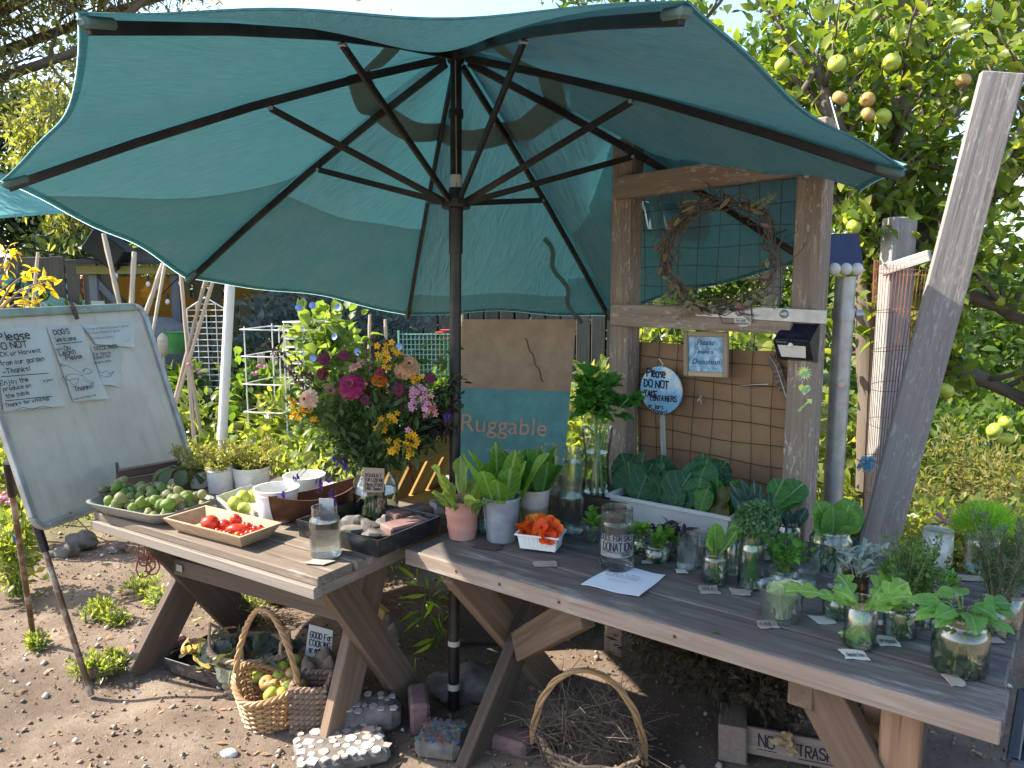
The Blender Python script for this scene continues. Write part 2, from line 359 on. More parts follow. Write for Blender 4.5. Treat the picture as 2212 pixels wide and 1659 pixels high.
M_paper = plain('paper', (.56, .56, .52), .85, var=.04, scale=20, spec=.2)
M_stemg = leafm('stem green', (.12, .2, .05), (.2, .3, .09), .2)
# ================================================================ ground
def hgt(x, y):
    return .012*math.sin(x*5.1+1.3*math.sin(y*3.3))+.012*math.sin(y*6.3+2*math.sin(x*2.1))+.006*math.sin(x*17+y*11)
def ground():
    xs = sorted(set([round(a, 3) for a in np.concatenate([np.linspace(-4, 4, 170), np.linspace(-16, 16, 40), [-400, -150, -60, -30, 30, 60, 150, 400]])]))
    ys = sorted(set([round(a, 3) for a in np.concatenate([np.linspace(.6, 6, 120), np.linspace(-3, 20, 40), [-200, -60, -15, 40, 90, 200, 600]])]))
    nx = len(xs); v = []; f = []
    for y in ys:
        for x in xs:
            d = max(0, 1-max(0, abs(x)-3)/3)*max(0, 1-max(0, y-4.5)/3); v.append((x, y, hgt(x, y)*d-.003))
    for j in range(len(ys)-1):
        for i in range(nx-1): a = j*nx+i; f.append((a, a+1, a+nx+1, a+nx))
    m, N, L, out = newmat('trodden garden earth'); p = N('BsdfPrincipled'); tc = N('TexCoord').outputs['Object']
    n1 = noise(N, L, tc, 3, 8, .7); n2 = noise(N, L, tc, 45, 6, .75); n3 = noise(N, L, tc, 1.1, 4)
    c = ramp(N, L, n1, [(.3, (.105, .077, .058)), (.52, (.19, .146, .114)), (.75, (.29, .235, .188))])
    c = mixc(N, L, c, (.06, .038, .026), ramp(N, L, n2, [(.3, (.45, .45, .45)), (.46, (0, 0, 0))]))
    c = mixc(N, L, c, (.42, .33, .26), ramp(N, L, n2, [(.62, (0, 0, 0)), (.74, (.7, .7, .7))]))
    # beyond the stall the earth is under mown grass
    sp = N('SeparateXYZ'); L(tc, sp.inputs[0]); nn = N('Math', operation='MULTIPLY_ADD'); L(n3, nn.inputs[0]); nn.inputs[1].default_value = 1.6; L(sp.outputs[1], nn.inputs[2])
    gc = ramp(N, L, n2, [(.3, (.06, .085, .02)), (.7, (.2, .22, .07))]); mr = N('MapRange'); L(nn.outputs[0], mr.inputs[0]); mr.inputs[1].default_value = 5.2; mr.inputs[2].default_value = 6.2
    c = mixc(N, L, c, gc, mr.outputs[0])
    L(c, p.inputs['Base Color']); p.inputs['Roughness'].default_value = .95; p.inputs['Specular IOR Level'].default_value = .15
    hh = N('Math', operation='ADD'); L(n2, hh.inputs[0]); L(noise(N, L, tc, 140, 4, .8), hh.inputs[1]); L(bump(N, L, hh.outputs[0], .6, .012), p.inputs['Normal']); L(p.outputs[0], out.inputs[0])
    b = MB(); b.add(v, f); b.build('ground', m, kind='structure', ang=0)
ground()

# ================================================================ umbrella
TIPS = [(-0.791, 1.467, 2.079), (-1.493, 2.288, 1.882), (-1.425, 3.363, 1.601), (-0.557, 4.078, 1.406), (0.516, 3.989, 1.405), (1.236, 3.158, 1.676), (1.067, 2.123, 1.892), (0.306, 1.394, 2.073)]
TIPS = [V(t) for t in TIPS]
POLE_B = V((-.219, 2.673, 0)); HUB = AT(985, 104, 2.9); RUN = AT(985, 440, 2.815)
POST_L = V((.455, 3.085, 0)); POST_R = V((1.0, 2.585, 0)); FR_D = (POST_R-POST_L).normalized(); FR_N = V((FR_D.y, -FR_D.x, 0))   # FR_N faces the camera side
if FR_N.y > 0: FR_N = -FR_N
BEAM_Z = 2.0
def rib(k, s):
    a, b = HUB, TIPS[k % 8]; p = a.lerp(b, s); p.z += .03*math.sin(PI*s); return p
PULL = {7: .02, 0: .05, 6: .03, 5: .05}; SAG = {7: .065, 6: .05, 0: .045}
def canopy(k, s, t, lift=0.):
    e = 4*t*(1-t); s2 = s*(1-PULL.get(k, .018)*e*s**3)
    p = rib(k, s2).lerp(rib(k+1, s2), t); p.z -= SAG.get(k, .04)*e*math.sin(PI*min(1, s2)**.9*.97)
    p.z -= .012*e*math.sin(9*t+4*s+k)*s
    # the cloth lies over the timber frame where that stands in its way
    q = V((p.x, p.y, 0)); u = max(0, min(.75, (q-POST_L).dot(FR_D))); dd = (q-(POST_L+FR_D*u)).length
    p.z = max(p.z, BEAM_Z+.085-dd*1.25)
    p.z = max(p.z, 2.2-(q-POST_L).length*1.0) if (q-POST_L).length < .3 else p.z
    p.z += lift; return p
M_can = fabric('teal umbrella canvas', (.135, .235, .22), (.02, .085, .105), .36)
M_can2 = fabric('teal double canvas', (.13, .235, .225), (.04, .15, .165), .36)
M_can3 = fabric('hem and shade layer canvas', (.15, .26, .25), (.42, .66, .68), .8)  # for the hem and the added layer that shades the back panels
UMB = thing('patio_umbrella', POLE_B, 'large teal market umbrella on a dark pole, tilted over the two produce tables', 'umbrella')
def sheet(b, fn, ns, ntt, s0, s1, thick=0):
    vs, us, F = [], [], []
    for i in range(ns+1):
        for j in range(ntt+1):
            t = j/ntt; a = s0(t) if callable(s0) else s0; s = lerp(a, s1, i/ns); p = fn(s, t); vs.append(p); us.append((s*1.4, t*s*1.1, 0))
    for i in range(ns):
        for j in range(ntt): a = i*(ntt+1)+j; F.append((a, a+1, a+ntt+2, a+ntt+1))
    b.add(vs, F, us)
for k in range(8):
    b = MB(); sheet(b, lambda s, t: canopy(k, s, t), 26, 22, .225, 1.0)
    pn = b.build('canopy_panel', M_can, UMB)
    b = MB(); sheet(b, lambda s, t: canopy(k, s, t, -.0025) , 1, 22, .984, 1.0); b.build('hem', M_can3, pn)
    # the vent cap on top, a second layer over the opening
    b = MB(); sheet(b, lambda s, t: canopy(k, max(.004, s), t, .012+.02*s-.02*4*t*(1-t)*s*3), 6, 10, .0, .29); b.build('vent_cap', M_can, UMB)
# added canvas over the back panels, outlined to put a shadow on them
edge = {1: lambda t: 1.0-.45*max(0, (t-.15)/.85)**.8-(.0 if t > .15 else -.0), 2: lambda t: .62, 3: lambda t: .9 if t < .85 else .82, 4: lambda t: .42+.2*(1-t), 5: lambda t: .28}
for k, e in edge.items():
    b = MB(); sheet(b, lambda s, t: canopy(k, s, t, .012), 14, 22, e, 1.0); b.build('added_shade_layer', M_can3, UMB)
# pole, hub, runner
b = MB(); b.tube([POLE_B, POLE_B.lerp(RUN, .62), RUN], [.021, .021, .021], 20); b.build('pole', M_black, UMB)
b = MB(); b.tube([RUN.lerp(HUB, -.02), RUN.lerp(HUB, .55), RUN.lerp(HUB, .551), RUN.lerp(HUB, .6), RUN.lerp(HUB, .601), HUB], [.021, .021, .027, .027, .021, .021], 16); b.build('upper_pole', M_black, UMB)
ax = (RUN-POLE_B).normalized()
b = MB(); b.tube([POLE_B.lerp(RUN, .905), POLE_B.lerp(RUN, .99), POLE_B.lerp(RUN, .991), RUN+ax*.012, RUN+ax*.013, RUN+ax*.055], [.025, .026, .052, .052, .03, .026], 18); run = b.build('runner', M_black, UMB)
b = MB(); b.tube([RUN+ax*.03, RUN+ax*.1], [.0225, .0225], 16); b.build('pulley_insert', plain('grey plastic', (.45, .46, .45), .4), run)
b = MB(); b.tube([HUB-ax*.05, HUB-ax*.02, HUB-ax*.019, HUB+ax*.02], [.03, .035, .055, .055], 16); b.build('hub', M_black, UMB)
b = MB(); b.tube([RUN+ax*.03+V((.004, -.024, 0)), HUB-ax*.05+V((.0, -.026, 0))], .0022, 6); b.build('cord', plain('hemp cord', (.3, .24, .17), .9), UMB)
for k in range(8):
    p = [rib(k, s)-V((0, 0, .028)) for s in (.03, .25, .5, .75, .985)]
    d = (p[-1]-p[0]).normalized()
    b = MB()
    for i in range(4): b.beam(p[i]-d*.001*i, p[i+1]+d*.004, .014, .026, bv=.002)
    rb = b.build('rib', M_black, UMB)
    j = rib(k, .46)-V((0, 0, .05)); side = V((-d.y, d.x, 0)).normalized()*.0
    o = RUN+ax*.006+V((d.x, d.y, 0)).normalized()*.045
    b = MB(); b.beam(o, j, .013, .022, bv=.002); b.build('strut', M_black, UMB)
    b = MB(); b.tube([j-d.cross(V((0, 0, 1))).normalized()*.012, j+d.cross(V((0, 0, 1))).normalized()*.012], .007, 10); b.build('pivot_bolt', M_galv, rb)
    # pocket sewn over the rib end
    t = TIPS[k]; b = MB(); s_ = d.cross(V((0, 0, 1))).normalized()
    b.box(rib(k, .972)-V((0, 0, .02)), d, s_, s_.cross(d), .075, .03, .022, .01); b.build('rib_pocket', M_can2, UMB)
# lower sleeve collars on the pole
for s0, s1 in ((.04, .052), (.13, .14)):
    b = MB(); b.tube([POLE_B.lerp(RUN, s0), POLE_B.lerp(RUN, s1)], .0228, 18); b.build('worn_collar', plain('chipped paint', (.45, .4, .33), .7), UMB)
# tie strap dangling at the back with its buckle
b = MB(); q = [canopy(3, s, .86, -.02) for s in np.linspace(.62, .97, 14)]
q = [p+V((.018*math.sin(i*1.1), 0, -.004*i)) for i, p in enumerate(q)]
for i in range(13): b.beam(q[i], q[i+1], .022, .002, up=(0, -1, 0), bv=.0005)
b.build('tie_strap', M_can2, UMB)

# ================================================================ tables
TZ = .72
RA = G(881, 1185, TZ); RB = G(2162, 1556, TZ); RU = (RB-RA).normalized(); RV = V((-RU.y, RU.x, 0)); RL = (RB-RA).length
LA = G(200.6, 1105, TZ); LB = G(689, 1249, TZ); LU = (LB-LA).normalized(); LV = V((-LU.y, LU.x, 0)); LL = (LB-LA).length
Z = V((0, 0, 1))
def rt(u, v, z=TZ): return V((RA.x, RA.y, 0))+RU*u+RV*v+Z*z
def lt(u, v, z=TZ): return V((LA.x, LA.y, 0))+LU*u+LV*v+Z*z
def board_top(T, org, U, W, L, edges, thick, mats, mi_front, gap=.004, name='plank'):
    for i in range(len(edges)-1):
        a, c = edges[i]+gap/2, edges[i+1]-gap/2; b = MB(); dz = ru(-.002, .002); ex = ru(-.008, .006)
        ctr = V((org.x, org.y, 0))+U*(L/2+ex/2)+W*((a+c)/2)+Z*(TZ-thick/2+dz)
        b.box(ctr, U, W, Z, L+ex, c-a, thick, .004); b.build(name, mats[0] if i else mats[1], T)
RT = thing('produce_table', rt(RL/2, .42, 0), 'long grey weathered plank table set with herb jars and the donation jar', 'table')
b = MB(); 
board_top(RT, RA, RU, RV, RL, [0, .15, .29, .43, .57, .71, .86], .042, [M_table, M_table], 0, gap=.007)
b.box(rt(RL/2, -.006, TZ-.024), RU, RV, Z, RL+.004, .014, .05, .003); b.build('front_edge', M_tedge, RT)
LT = thing('small_picnic_table', lt(LL/2, .36, 0), 'short brown plank table under the tomatillo and tomato trays, crossed plank legs', 'table')
board_top(LT, LA, LU, LV, LL, [0, .15, .3, .45, .6, .74], .03, [M_tleft, M_tleft], 0)
b = MB(); b.box(lt(LL/2-.003, .005, TZ-.049), LU, LV, Z, LL-.012, .035, .036, .003); b.build('front_rail', wood('pale rail', (.17, .14, .12), (.34, .3, .26), cracks=.6), LT)
b = MB(); b.box(lt(LL-.03, .37, TZ-.05), LV, LU, Z, .7, .035, .036, .003); b.build('end_rail', M_tleft, LT)
def xlegs(T, pt, u, v0, v1, w, th, mats, top=TZ-.032, foot=0., off=.045, ub=0.):
    """crossed pair of planks below a table end"""
    for i, (a, c) in enumerate(((v0, v1), (v1, v0))):
        b = MB(); o = (i*2-1)*off/2
        b.beam(pt(u+o, a, top), pt(u+o+ub, c, foot-.02), th, w, up=tuple(pt(0, 1, 0)-pt(0, 0, 0)), bv=.004); b.build('leg', mats[i], T)
# left table: planks crossing at both ends
xlegs(LT, lt, .02, .66, .16, .15, .04, [M_legd, M_legd], ub=-.02)
xlegs(LT, lt, .95, .6, .2, .125, .042, [M_leg, M_leg], ub=.1)
b = MB(); b.beam(lt(.03, .3, .42), lt(.97, .32, .44), .038, .07); br = b.build('cross_brace', M_legd, LT)
b = MB(); b.beam(lt(.96, .3, .69), lt(.62, .33, .42), .036, .07); b.build('diagonal_brace', M_leg, LT)
for u, v in ((.035, .276), (.1, .277)):
    b = MB(); b.box(lt(u, v, .425), LU, LV, Z, .04, .004, .03, .001); b.build('bracket', M_galv, br)
# right table
xlegs(RT, rt, .18, .05, .66, .105, .045, [M_leg, M_legd], top=TZ-.045)
b = MB(); b.beam(rt(.235, .3, .33), rt(.64, .06, TZ-.06), .045, .1, up=(0, 0, 1)); b.build('diagonal_brace', M_leg, RT)
b = MB(); b.beam(rt(.14, .06, TZ-.09), rt(.14, .8, TZ-.09), .045, .088); b.build('cleat', M_leg, RT)
b = MB(); b.beam(rt(1.27, .06, TZ-.05), rt(1.63, .15, .02), .045, .11, up=tuple(RU)); b.build('diagonal_brace', M_leg, RT)
xlegs(RT, rt, 1.42, .1, .74, .1, .05, [M_leg, M_legd], top=TZ-.045)
b = MB(); b.box(rt(1.25, .35, TZ-.09), RV, RU, Z, .62, .06, .09, .004); b.build('cleat', M_leg, RT)
b = MB(); b.box(rt(1.46, .1, .335), Z, RU, RV, .67, .085, .045, .004); b.build('leg', wood('peeling leg', (.14, .075, .045), (.3, .19, .12)), RT)
for u, v in ((.22, -.0135), (.39, -.0135), (.6, -.0135), (.95, -.0135)):
    b = MB(); b.tube([rt(u, v+.004, TZ-.022), rt(u, v-.001, TZ-.022)], .005, 10); b.build('nail_head', plain('rusty iron', (.09, .06, .05), .7, .4), RT)

# ================================================================ timber frame with wire mesh
FRM = thing('timber_frame', (POST_L+POST_R)/2, 'upright timber frame of two lichened posts with wire mesh behind the long table', 'frame')
def fr(u, z, n=0.): return V((POST_L.x, POST_L.y, 0))+FR_D*u+FR_N*n+Z*z      # along the frame, up, towards the viewer
FW = (POST_R-POST_L).length
b = MB(); b.box(fr(0, 1.06), Z, FR_D, FR_N, 2.22, .09, .09, .005); pl = b.build('post', M_post, FRM)
b = MB(); b.box(fr(FW, 1.03), Z, FR_D, FR_N, 2.16, .092, .09, .005); pr = b.build('post', M_post, FRM)
b = MB(); b.beam(fr(-.005, 1.945, .05), fr(FW-.03, 1.975, .045), .05, .085); b.build('top_beam', M_post, FRM)
b = MB(); b.beam(fr(-.02, 1.455, .05), fr(FW-.03, 1.455, .05), .045, .085); b.build('middle_rail', M_post, FRM)
b = MB(); b.beam(fr(.02, .2, .03), fr(FW+.2, .12, .03), .05, .1); b.build('bottom_rail', M_legd, FRM)
for u, z, par in ((.0, 1.95, pl), (.0, 1.45, pl), (FW, 1.93, pr)):
    b = MB(); p = fr(u-.012, z, .047); b.lathe([(0, 0), (.013, 0), (.012, .004), (.006, .009), (0, .01)], p, 12, R=FR_N.to_track_quat('Z', 'Y').to_matrix()); b.build('bolt', M_galv, par)
# steel strap over the rail and the clamp on the pipe
b = MB(); b.beam(fr(.36, 1.485, .078), fr(FW+.09, 1.475, .078), .005, .045); b.build('steel_strap', M_galv, FRM)
for u in (.375, .53, .69, ):
    b = MB(); b.lathe([(0, 0), (.015, 0), (.013, .007), (.007, .011), (0, .012)], fr(u, 1.485-.012*(u-.36), .081), 14, R=FR_N.to_track_quat('Z', 'Y').to_matrix()); b.build('strap_bolt', M_galv, FRM)
# wire mesh: each wire bends a little
M_wire = plain('rusty wire', (.07, .05, .045), .7, .5, bmp=0)
MESH_N = -.052
for i in range(9):
    u = .05+i*(FW-.1)/8; b = MB(); b.tube([fr(u+.006*math.sin(z*9+i), z, MESH_N+.003*math.sin(z*7)) for z in np.linspace(.76, 1.97, 18)], .0013, 5); b.build('wire', M_wire, FRM)
for i in range(17):
    z = .78+i*.072; b = MB(); b.tube([fr(u, z+.005*math.sin(u*12+i*2), MESH_N+.004) for u in np.linspace(.04, FW-.04, 12)], .0013, 5); b.build('wire', M_wire, FRM)
# galvanised pipe with its solar lamp
PIPE = AT(1815, 800, 2.68); PIPE.z = 0
b = MB(); b.lathe([(.034, 0), (.034, 1.6), (.0345, 1.605), (.031, 1.605), (.031, 1.59), (0, 1.59)], PIPE, 24); PT = thing('steel_pipe', PIPE, 'upright galvanised steel pipe standing beside the lichened post', 'pipe')
b.build('tube', M_galv, PT)
b = MB(); b.lathe([(.035, 0), (.039, 0), (.039, .04), (.035, .04)], PIPE+Z*1.455, 24); b.build('clamp', M_galv, PT)
b = MB(); b.tube([PIPE+V((.035, -.01, 1.475)), PIPE+V((.062, -.012, 1.475))], [.016, .014], 12); b.build('clamp_bolt', M_galv, PT)
b = MB(); b.lathe([(0, 0), (.011, 0), (.009, .0015), (0, .0015)], PIPE+V((-.008, -.0335, 1.23)), 12, R=V((0, -1, 0)).to_track_quat('Z', 'Y').to_matrix()); b.build('fruit_sticker', plain('pale sticker', (.62, .42, .3), .6), PT)
# ================================================================ hand lettering, drawn stroke by stroke
GL = dict(A='022842 1434', B='02083847463505 3544433202', C='473818070312324 3', D='02082846442202', E='48080242 0535', F='480802 0535', G='47381807031232434525', H='0208 4842 0545', I='2228', J='3833221203', K='0208 4805 1542', L='080242', M='0208254842', N='02084248', O='183847433212030718', P='02083847463505', Q='183847433212030718 2442', R='02083847463505 2542', S='4738180706354443321203', T='0848 2822', U='080312324348', V='082248', W='0812253248', X='0248 0842', Y='082548 2522', Z='08480242',
 a='361605031232 3632', b='0208 051626353322 1203', c='361605031232', d='3832 361605031232', e='043435261605031232', f='38282722 1636', g='361605031333 36312000', h='0208 0516263532', i='1612 1817', j='26211000 2827', k='0208 3604 1432', l='1812', m='0206 051612 15263532', n='0206 0516263532', o='162635332212030516', p='0006 051626353322 1203', q='3630 361605031232', r='0206 05162636', s='361605243322 02', t='18131232 0636', u='060312223336 3632', v='061236', w='0612243236', x='0632 0236', y='0614 3610', z='06360232')
GL.update({'!': '1814 1312', ',': '1301', '.': '1213', '-': '0434', "'": '1816', '@': '3636160503123245473818 0603', ')': '041232 44', ':': '1312 1615'})
WD = {'I': 3.2, 'i': 2.4, 'l': 2.4, '!': 2.6, '.': 2.4, ',': 2.4, "'": 2.2, ' ': 2.6, 'm': 4.4, ':': 2.4}
def strokes(text):
    x = 0; out = []
    for ch in text:
        if ch != ' ':
            for st in GL.get(ch, '').split(' '):
                st = st.replace(' ', '')
                if len(st) < 4: continue
                out.append([(x+int(st[i]), int(st[i+1])-2) for i in range(0, len(st)-1, 2)])
        x += WD.get(ch, 5.2 if ch.isupper() else 4.3)
    return out, x
def ribbon(b, pts, n, wid):
    for p, q in zip(pts[:-1], pts[1:]):
        d = q-p
        if d.length < 1e-6: continue
        d.normalize(); s = n.cross(d)*(wid/2); e = d*wid*.35
        b.add([p-e-s, q+e-s, q+e+s, p-e+s], [(0, 1, 2, 3)])
def hand(b, text, o, right, up, h, wid=None, jit=.35, maxw=None):
    """writes text into the mesh b from the point o; h is the height of a capital"""
    right, up = V(right).normalized(), V(up).normalized(); n = right.cross(up); st, tw = strokes(text); k = h/6; wid = wid or h*.14
    kx = k if maxw is None else min(k*1.2, maxw/tw)
    for s in st:
        j = (ru(-jit, jit), ru(-jit, jit)); ribbon(b, [o+right*((x+j[0]+ru(-.12, .12))*kx)+up*((y+j[1]+ru(-.12, .12))*k)+n*ru(0, .0002) for x, y in s], n, wid)
def printed(text, o, right, up, size, mat, parent, name='lettering', align='LEFT', shear=0.):
    cu = bpy.data.curves.new('t', 'FONT'); cu.body = text; cu.size = size; cu.align_x = align; cu.shear = shear; cu.resolution_u = 3
    ob = link(bpy.data.objects.new('t', cu)); dg = bpy.context.evaluated_depsgraph_get(); me = ob.evaluated_get(dg).to_mesh()
    vs = [v.co.copy() for v in me.vertices]; fs = [tuple(p.vertices) for p in me.polygons]; ob.evaluated_get(dg).to_mesh_clear(); bpy.data.objects.remove(ob); bpy.data.curves.remove(cu)
    right, up = V(right).normalized(), V(up).normalized(); b = MB(); b.add([o+right*v.x+up*v.y for v in vs], fs); return b.build(name, mat, parent, smooth=False)

# ================================================================ things on the frame
q90 = FR_N.to_track_quat('Z', 'Y').to_matrix()
RT_ = -FR_N.cross(Z); RT_ = RT_ if RT_.x > 0 else -RT_          # viewer's right along the frame
def FH(px, py, n=.0): return HIT(px, py, fr(0, 0, n), FR_N)      # pixel to a point on the frame's plane
# cardboard sheets tied behind the mesh
def card(name, pts, n, mat, label, th=.006):
    P = [FH(x, y, n) for x, y in pts]; c = sum(P, V((0, 0, 0)))/len(P); T = thing(name, V((c.x, c.y, min(p.z for p in P))), label, 'cardboard')
    b = MB(); b.poly(P, -FR_N, th); b.build('sheet', mat, T, smooth=False); return T
m, N, L, out = newmat('corrugated kraft'); p = N('BsdfPrincipled'); tc = N('TexCoord').outputs['Object']; n1 = noise(N, L, tc, 5, 6)
wv = noise(N, L, mapping(N, L, tc, (90, 90, 1.5)), 1, 2); c = ramp(N, L, n1, [(.3, (.235, .14, .08)), (.7, (.34, .215, .125))]); c = mixc(N, L, c, (.16, .09, .05), ramp(N, L, noise(N, L, tc, 14, 7, .7), [(.6, (0, 0, 0)), (.75, (.6, .6, .6))]))
L(c, p.inputs['Base Color']); p.inputs['Roughness'].default_value = .9; p.inputs['Specular IOR Level'].default_value = .15; L(bump(N, L, wv, .25, .004), p.inputs['Normal']); L(p.outputs[0], out.inputs[0]); M_kraft = m
card('cardboard_panel', [(1376, 738), (1380, 1115), (1530, 1120), (1528, 1040), (1712, 1052), (1722, 760), (1600, 757), (1480, 744)], -.062, M_kraft, 'brown cardboard panel tied behind the wire mesh below the framed sign')
cp = card('printed_cardboard', [(1534, 1030), (1532, 1130), (1715, 1135), (1716, 1040)], -.052-.014, M_kraft, 'low cardboard piece stamped with a number behind the kale')
printed('9700201', FH(1640, 1046, -.064), RT_, Z, .022, M_ink, cp)
# bits of wire tying the sheets
for i, (x, y) in enumerate(((1513, 866), (1703, 880), (1376, 975))):
    b = MB(); o = FH(x, y, -.04); b.tube([o+V((ru(-.01, .01), ru(-.004, .004), ru(-.02, .02))) for _ in range(6)], .002, 5)
    b.build('wire_tie', plain('pale wire', (.55, .53, .5), .5), label=['twist of pale wire tying the cardboard under the framed sign', 'twist of pale wire at the quill end of the feather', 'twist of pale wire beside the round painted sign stick'][i], cat='wire', org=o)
# round painted sign on a stick
RS = FH(1427, 843, .0); T = thing('round_sign', FH(1430, 1000, .0), 'round sky-blue and white painted sign with black handwriting on a stick', 'sign')
m, N, L, out = newmat('blue and white sign paint'); p = N('BsdfPrincipled'); tc = N('TexCoord').outputs['Object']; n1 = noise(N, L, tc, 6, 5); n2 = noise(N, L, tc, 45, 6, .75)
c = ramp(N, L, n1, [(.46, (.2, .48, .75)), (.54, (.72, .74, .72))]); c = mixc(N, L, c, (.36, .33, .3), ramp(N, L, n2, [(.52, (0, 0, 0)), (.66, (.7, .7, .7))])); L(c, p.inputs['Base Color']); p.inputs['Roughness'].default_value = .6; L(p.outputs[0], out.inputs[0]); M_sky = m
R_ = 47*mpp(RS)*1.1
b = MB(); b.lathe([(0, -.012), (R_*.98, -.012), (R_, -.009), (R_, -.001), (R_*.985, 0), (0, 0)], RS, 36, R=q90); b.build('disc', M_sky, T)
b = MB(); b.beam(RS-Z*R_*.8-FR_N*.016, FH(1434, 1010, -.016), .006, .024, up=tuple(RT_)); b.build('stick', M_postg, T)
b = MB(); b.tube([RS+Z*R_+FR_N*-.005, RS+Z*(R_+.012)+RT_*.006, RS+Z*(R_+.022)-RT_*.004, RS+Z*(R_+.03)-RT_*.012], .0028, 6); b.build('hanging_wire', plain('pale wire', (.55, .53, .5), .5), T)
b = MB(); tx = FR_N*.0012
for s, x, y, h, mw in (('Please', 1398, 812, 17, 48), ('DO NOT', 1392, 834, 15, 64), ('TAKE', 1392, 856, 14, 34), ('CONTAINERS', 1405, 864, 11, 66), ('or jars', 1400, 880, 9, 40), ('Thanks!', 1406, 892, 10, 42)):
    k = mpp(RS); hand(b, s, FH(x, y, .0)+tx, RT_+Z*(.05 if 'CONT' in s else 0), Z, h*k, h*k*.2 if h > 10 else h*k*.17, maxw=mw*k)
b.build('lettering', M_ink, T, smooth=False)
# framed sign
FS = FH(1525, 765, .02); T = thing('framed_sign', FH(1525, 812, .02), 'small rough-wood picture frame with a blue sky print asking for a donation', 'sign')
a_ = RT_*math.cos(.045)+Z*math.sin(.045); c_ = Z*math.cos(.045)-RT_*math.sin(.045); k = mpp(FS); w2, h2 = 42*k*1.12, 43*k
M_driftw = wood('pale frame wood', (.27, .2, .13), (.52, .43, .31), cracks=.4)
for s in (-1, 1):
    b = MB(); b.box(FS+a_*s*w2+FR_N*.001, c_, a_, FR_N, 2*h2+.02, .018, .016, .002); b.build('frame_side', M_driftw, T)
    b = MB(); b.box(FS+c_*s*h2, a_, c_, FR_N, 2*w2-.018, .02, .0145, .002); b.build('frame_rail', M_driftw, T)
m, N, L, out = newmat('cloud print'); p = N('BsdfPrincipled'); tc = N('TexCoord').outputs['Object']; n1 = noise(N, L, tc, 14, 7, .65, 1.5); L(ramp(N, L, n1, [(.35, (.1, .2, .32)), (.5, (.2, .42, .62)), (.66, (.68, .76, .8))]), p.inputs['Base Color']); p.inputs['Roughness'].default_value = .35; L(p.outputs[0], out.inputs[0])
b = MB(); b.box(FS-FR_N*.002, a_, c_, FR_N, 2*w2-.01, 2*h2-.01, .004, .001); b.build('print', m, T)
for s, dz, sz in (('Please', .034, .03), ('make a', .002, .022), ('Donation', -.038, .03)): printed(s, FS+FR_N*.0012+c_*dz-a_*.002, a_, c_, sz, M_ink, T, align='CENTER', shear=.25)
# little speech tag
b = MB(); o = FH(1605, 693, .076); b.poly([o+RT_*(.034*math.cos(a))+Z*(.021*math.sin(a)) for a in np.linspace(0, 2*PI, 20)[:-1]], FR_N, .001)
T = thing('speech_tag', o-Z*.03, 'tiny white oval tag with handwriting pinned under the steel strap', 'tag'); b.build('card', M_paper, T, smooth=False)
b = MB()
for s, dz in (('Feel Free', .007), ('to ask', -.003), ('questions!', -.013)): hand(b, s, o+FR_N*.0018+RT_*-.024+Z*dz, RT_, Z, .0075, .0012, maxw=.048)
b.build('lettering', M_ink, T, smooth=False)
# black solar wall lamp on the post beside the pipe
o = FH(1714, 745, .09); T = thing('solar_wall_lamp', FH(1714, 775, .05), 'black wedge-shaped solar wall lamp with white diffuser on the post beside the pipe', 'lamp')
k = mpp(o); w2 = 40*k; M_bp = plain('black plastic', (.018, .018, .02), .35, dirt=(.12, .12, .12), dirt_amt=.35, dirt_scale=30)
def pt(x, z, n): return o+RT_*x+Z*z+FR_N*n
def hexa(b, f): b.add([pt(*q) for q in f], [(0, 1, 2, 3), (7, 6, 5, 4), (0, 4, 5, 1), (1, 5, 6, 2), (2, 6, 7, 3), (3, 7, 4, 0)])
b = MB(); hexa(b, [(-w2, -.05, -.02), (w2, -.05, -.02), (w2, .012, .02), (-w2, .012, .02), (-w2, -.06, -.06), (w2, -.06, -.06), (w2, .075, -.06), (-w2, .075, -.06)]); b.build('housing', M_bp, T, smooth=False)
b = MB(); b.poly([pt(-w2*.72, -.043, -.0145), pt(w2*.62, -.043, -.0145), pt(w2*.74, -.002, .012), pt(-w2*.8, -.002, .012)], (pt(0, .02, .05)-pt(0, .0, .0)).normalized(), .002); b.build('diffuser', M_white, T, smooth=False)
b = MB(); b.blob(pt(-.004, .0, .0145), .009, .009, .009, 10, 6, 0); b.build('motion_sensor', M_white, T)
b = MB(); b.poly([pt(-w2*.9, .016, .0185), pt(w2*.9, .016, .0185), pt(w2*.9, .07, -.05), pt(-w2*.9, .07, -.05)], Z, .002); b.build('solar_cell', plain('solar cell', (.012, .013, .03), .2), T, smooth=False)
printed('DAXIA', pt(-w2*.82, .006, .0178), RT_, (pt(0, .012, .02)-pt(0, -.05, -.02)).normalized(), .012, plain('grey print', (.4, .4, .42), .6), T)
# solar lamp on top of the pipe
o = AT(1818, 560, PIPE.y-.05); k = mpp(o); T = thing('solar_pipe_lamp', PIPE+Z*1.6, 'white triple-bulb solar lamp with blue panel capping the steel pipe', 'lamp')
X = V((1, .12, 0)).normalized(); Yv = V((.12, -1, 0)).normalized()
def pt(x, z, n): return o+X*x+Z*z+Yv*n
b = MB(); b.poly([pt(-.062, -.028, .03), pt(.062, -.02, .03), pt(.066, .082, -.02), pt(-.05, .08, -.02)], Z, .006); b.build('solar_panel', plain('blue solar cell', (.02, .025, .075), .25, spec=.6), T, smooth=False)
b = MB(); hexa(b, [(-.06, -.03, .026), (.06, -.024, .026), (.062, .03, -.02), (-.05, .03, -.02), (-.055, -.03, -.08), (.055, -.03, -.08), (.06, .078, -.075), (-.05, .078, -.075)]); b.build('housing', plain('aged white plastic', (.5, .48, .44), .5, dirt=(.3, .25, .2)), T, smooth=False)
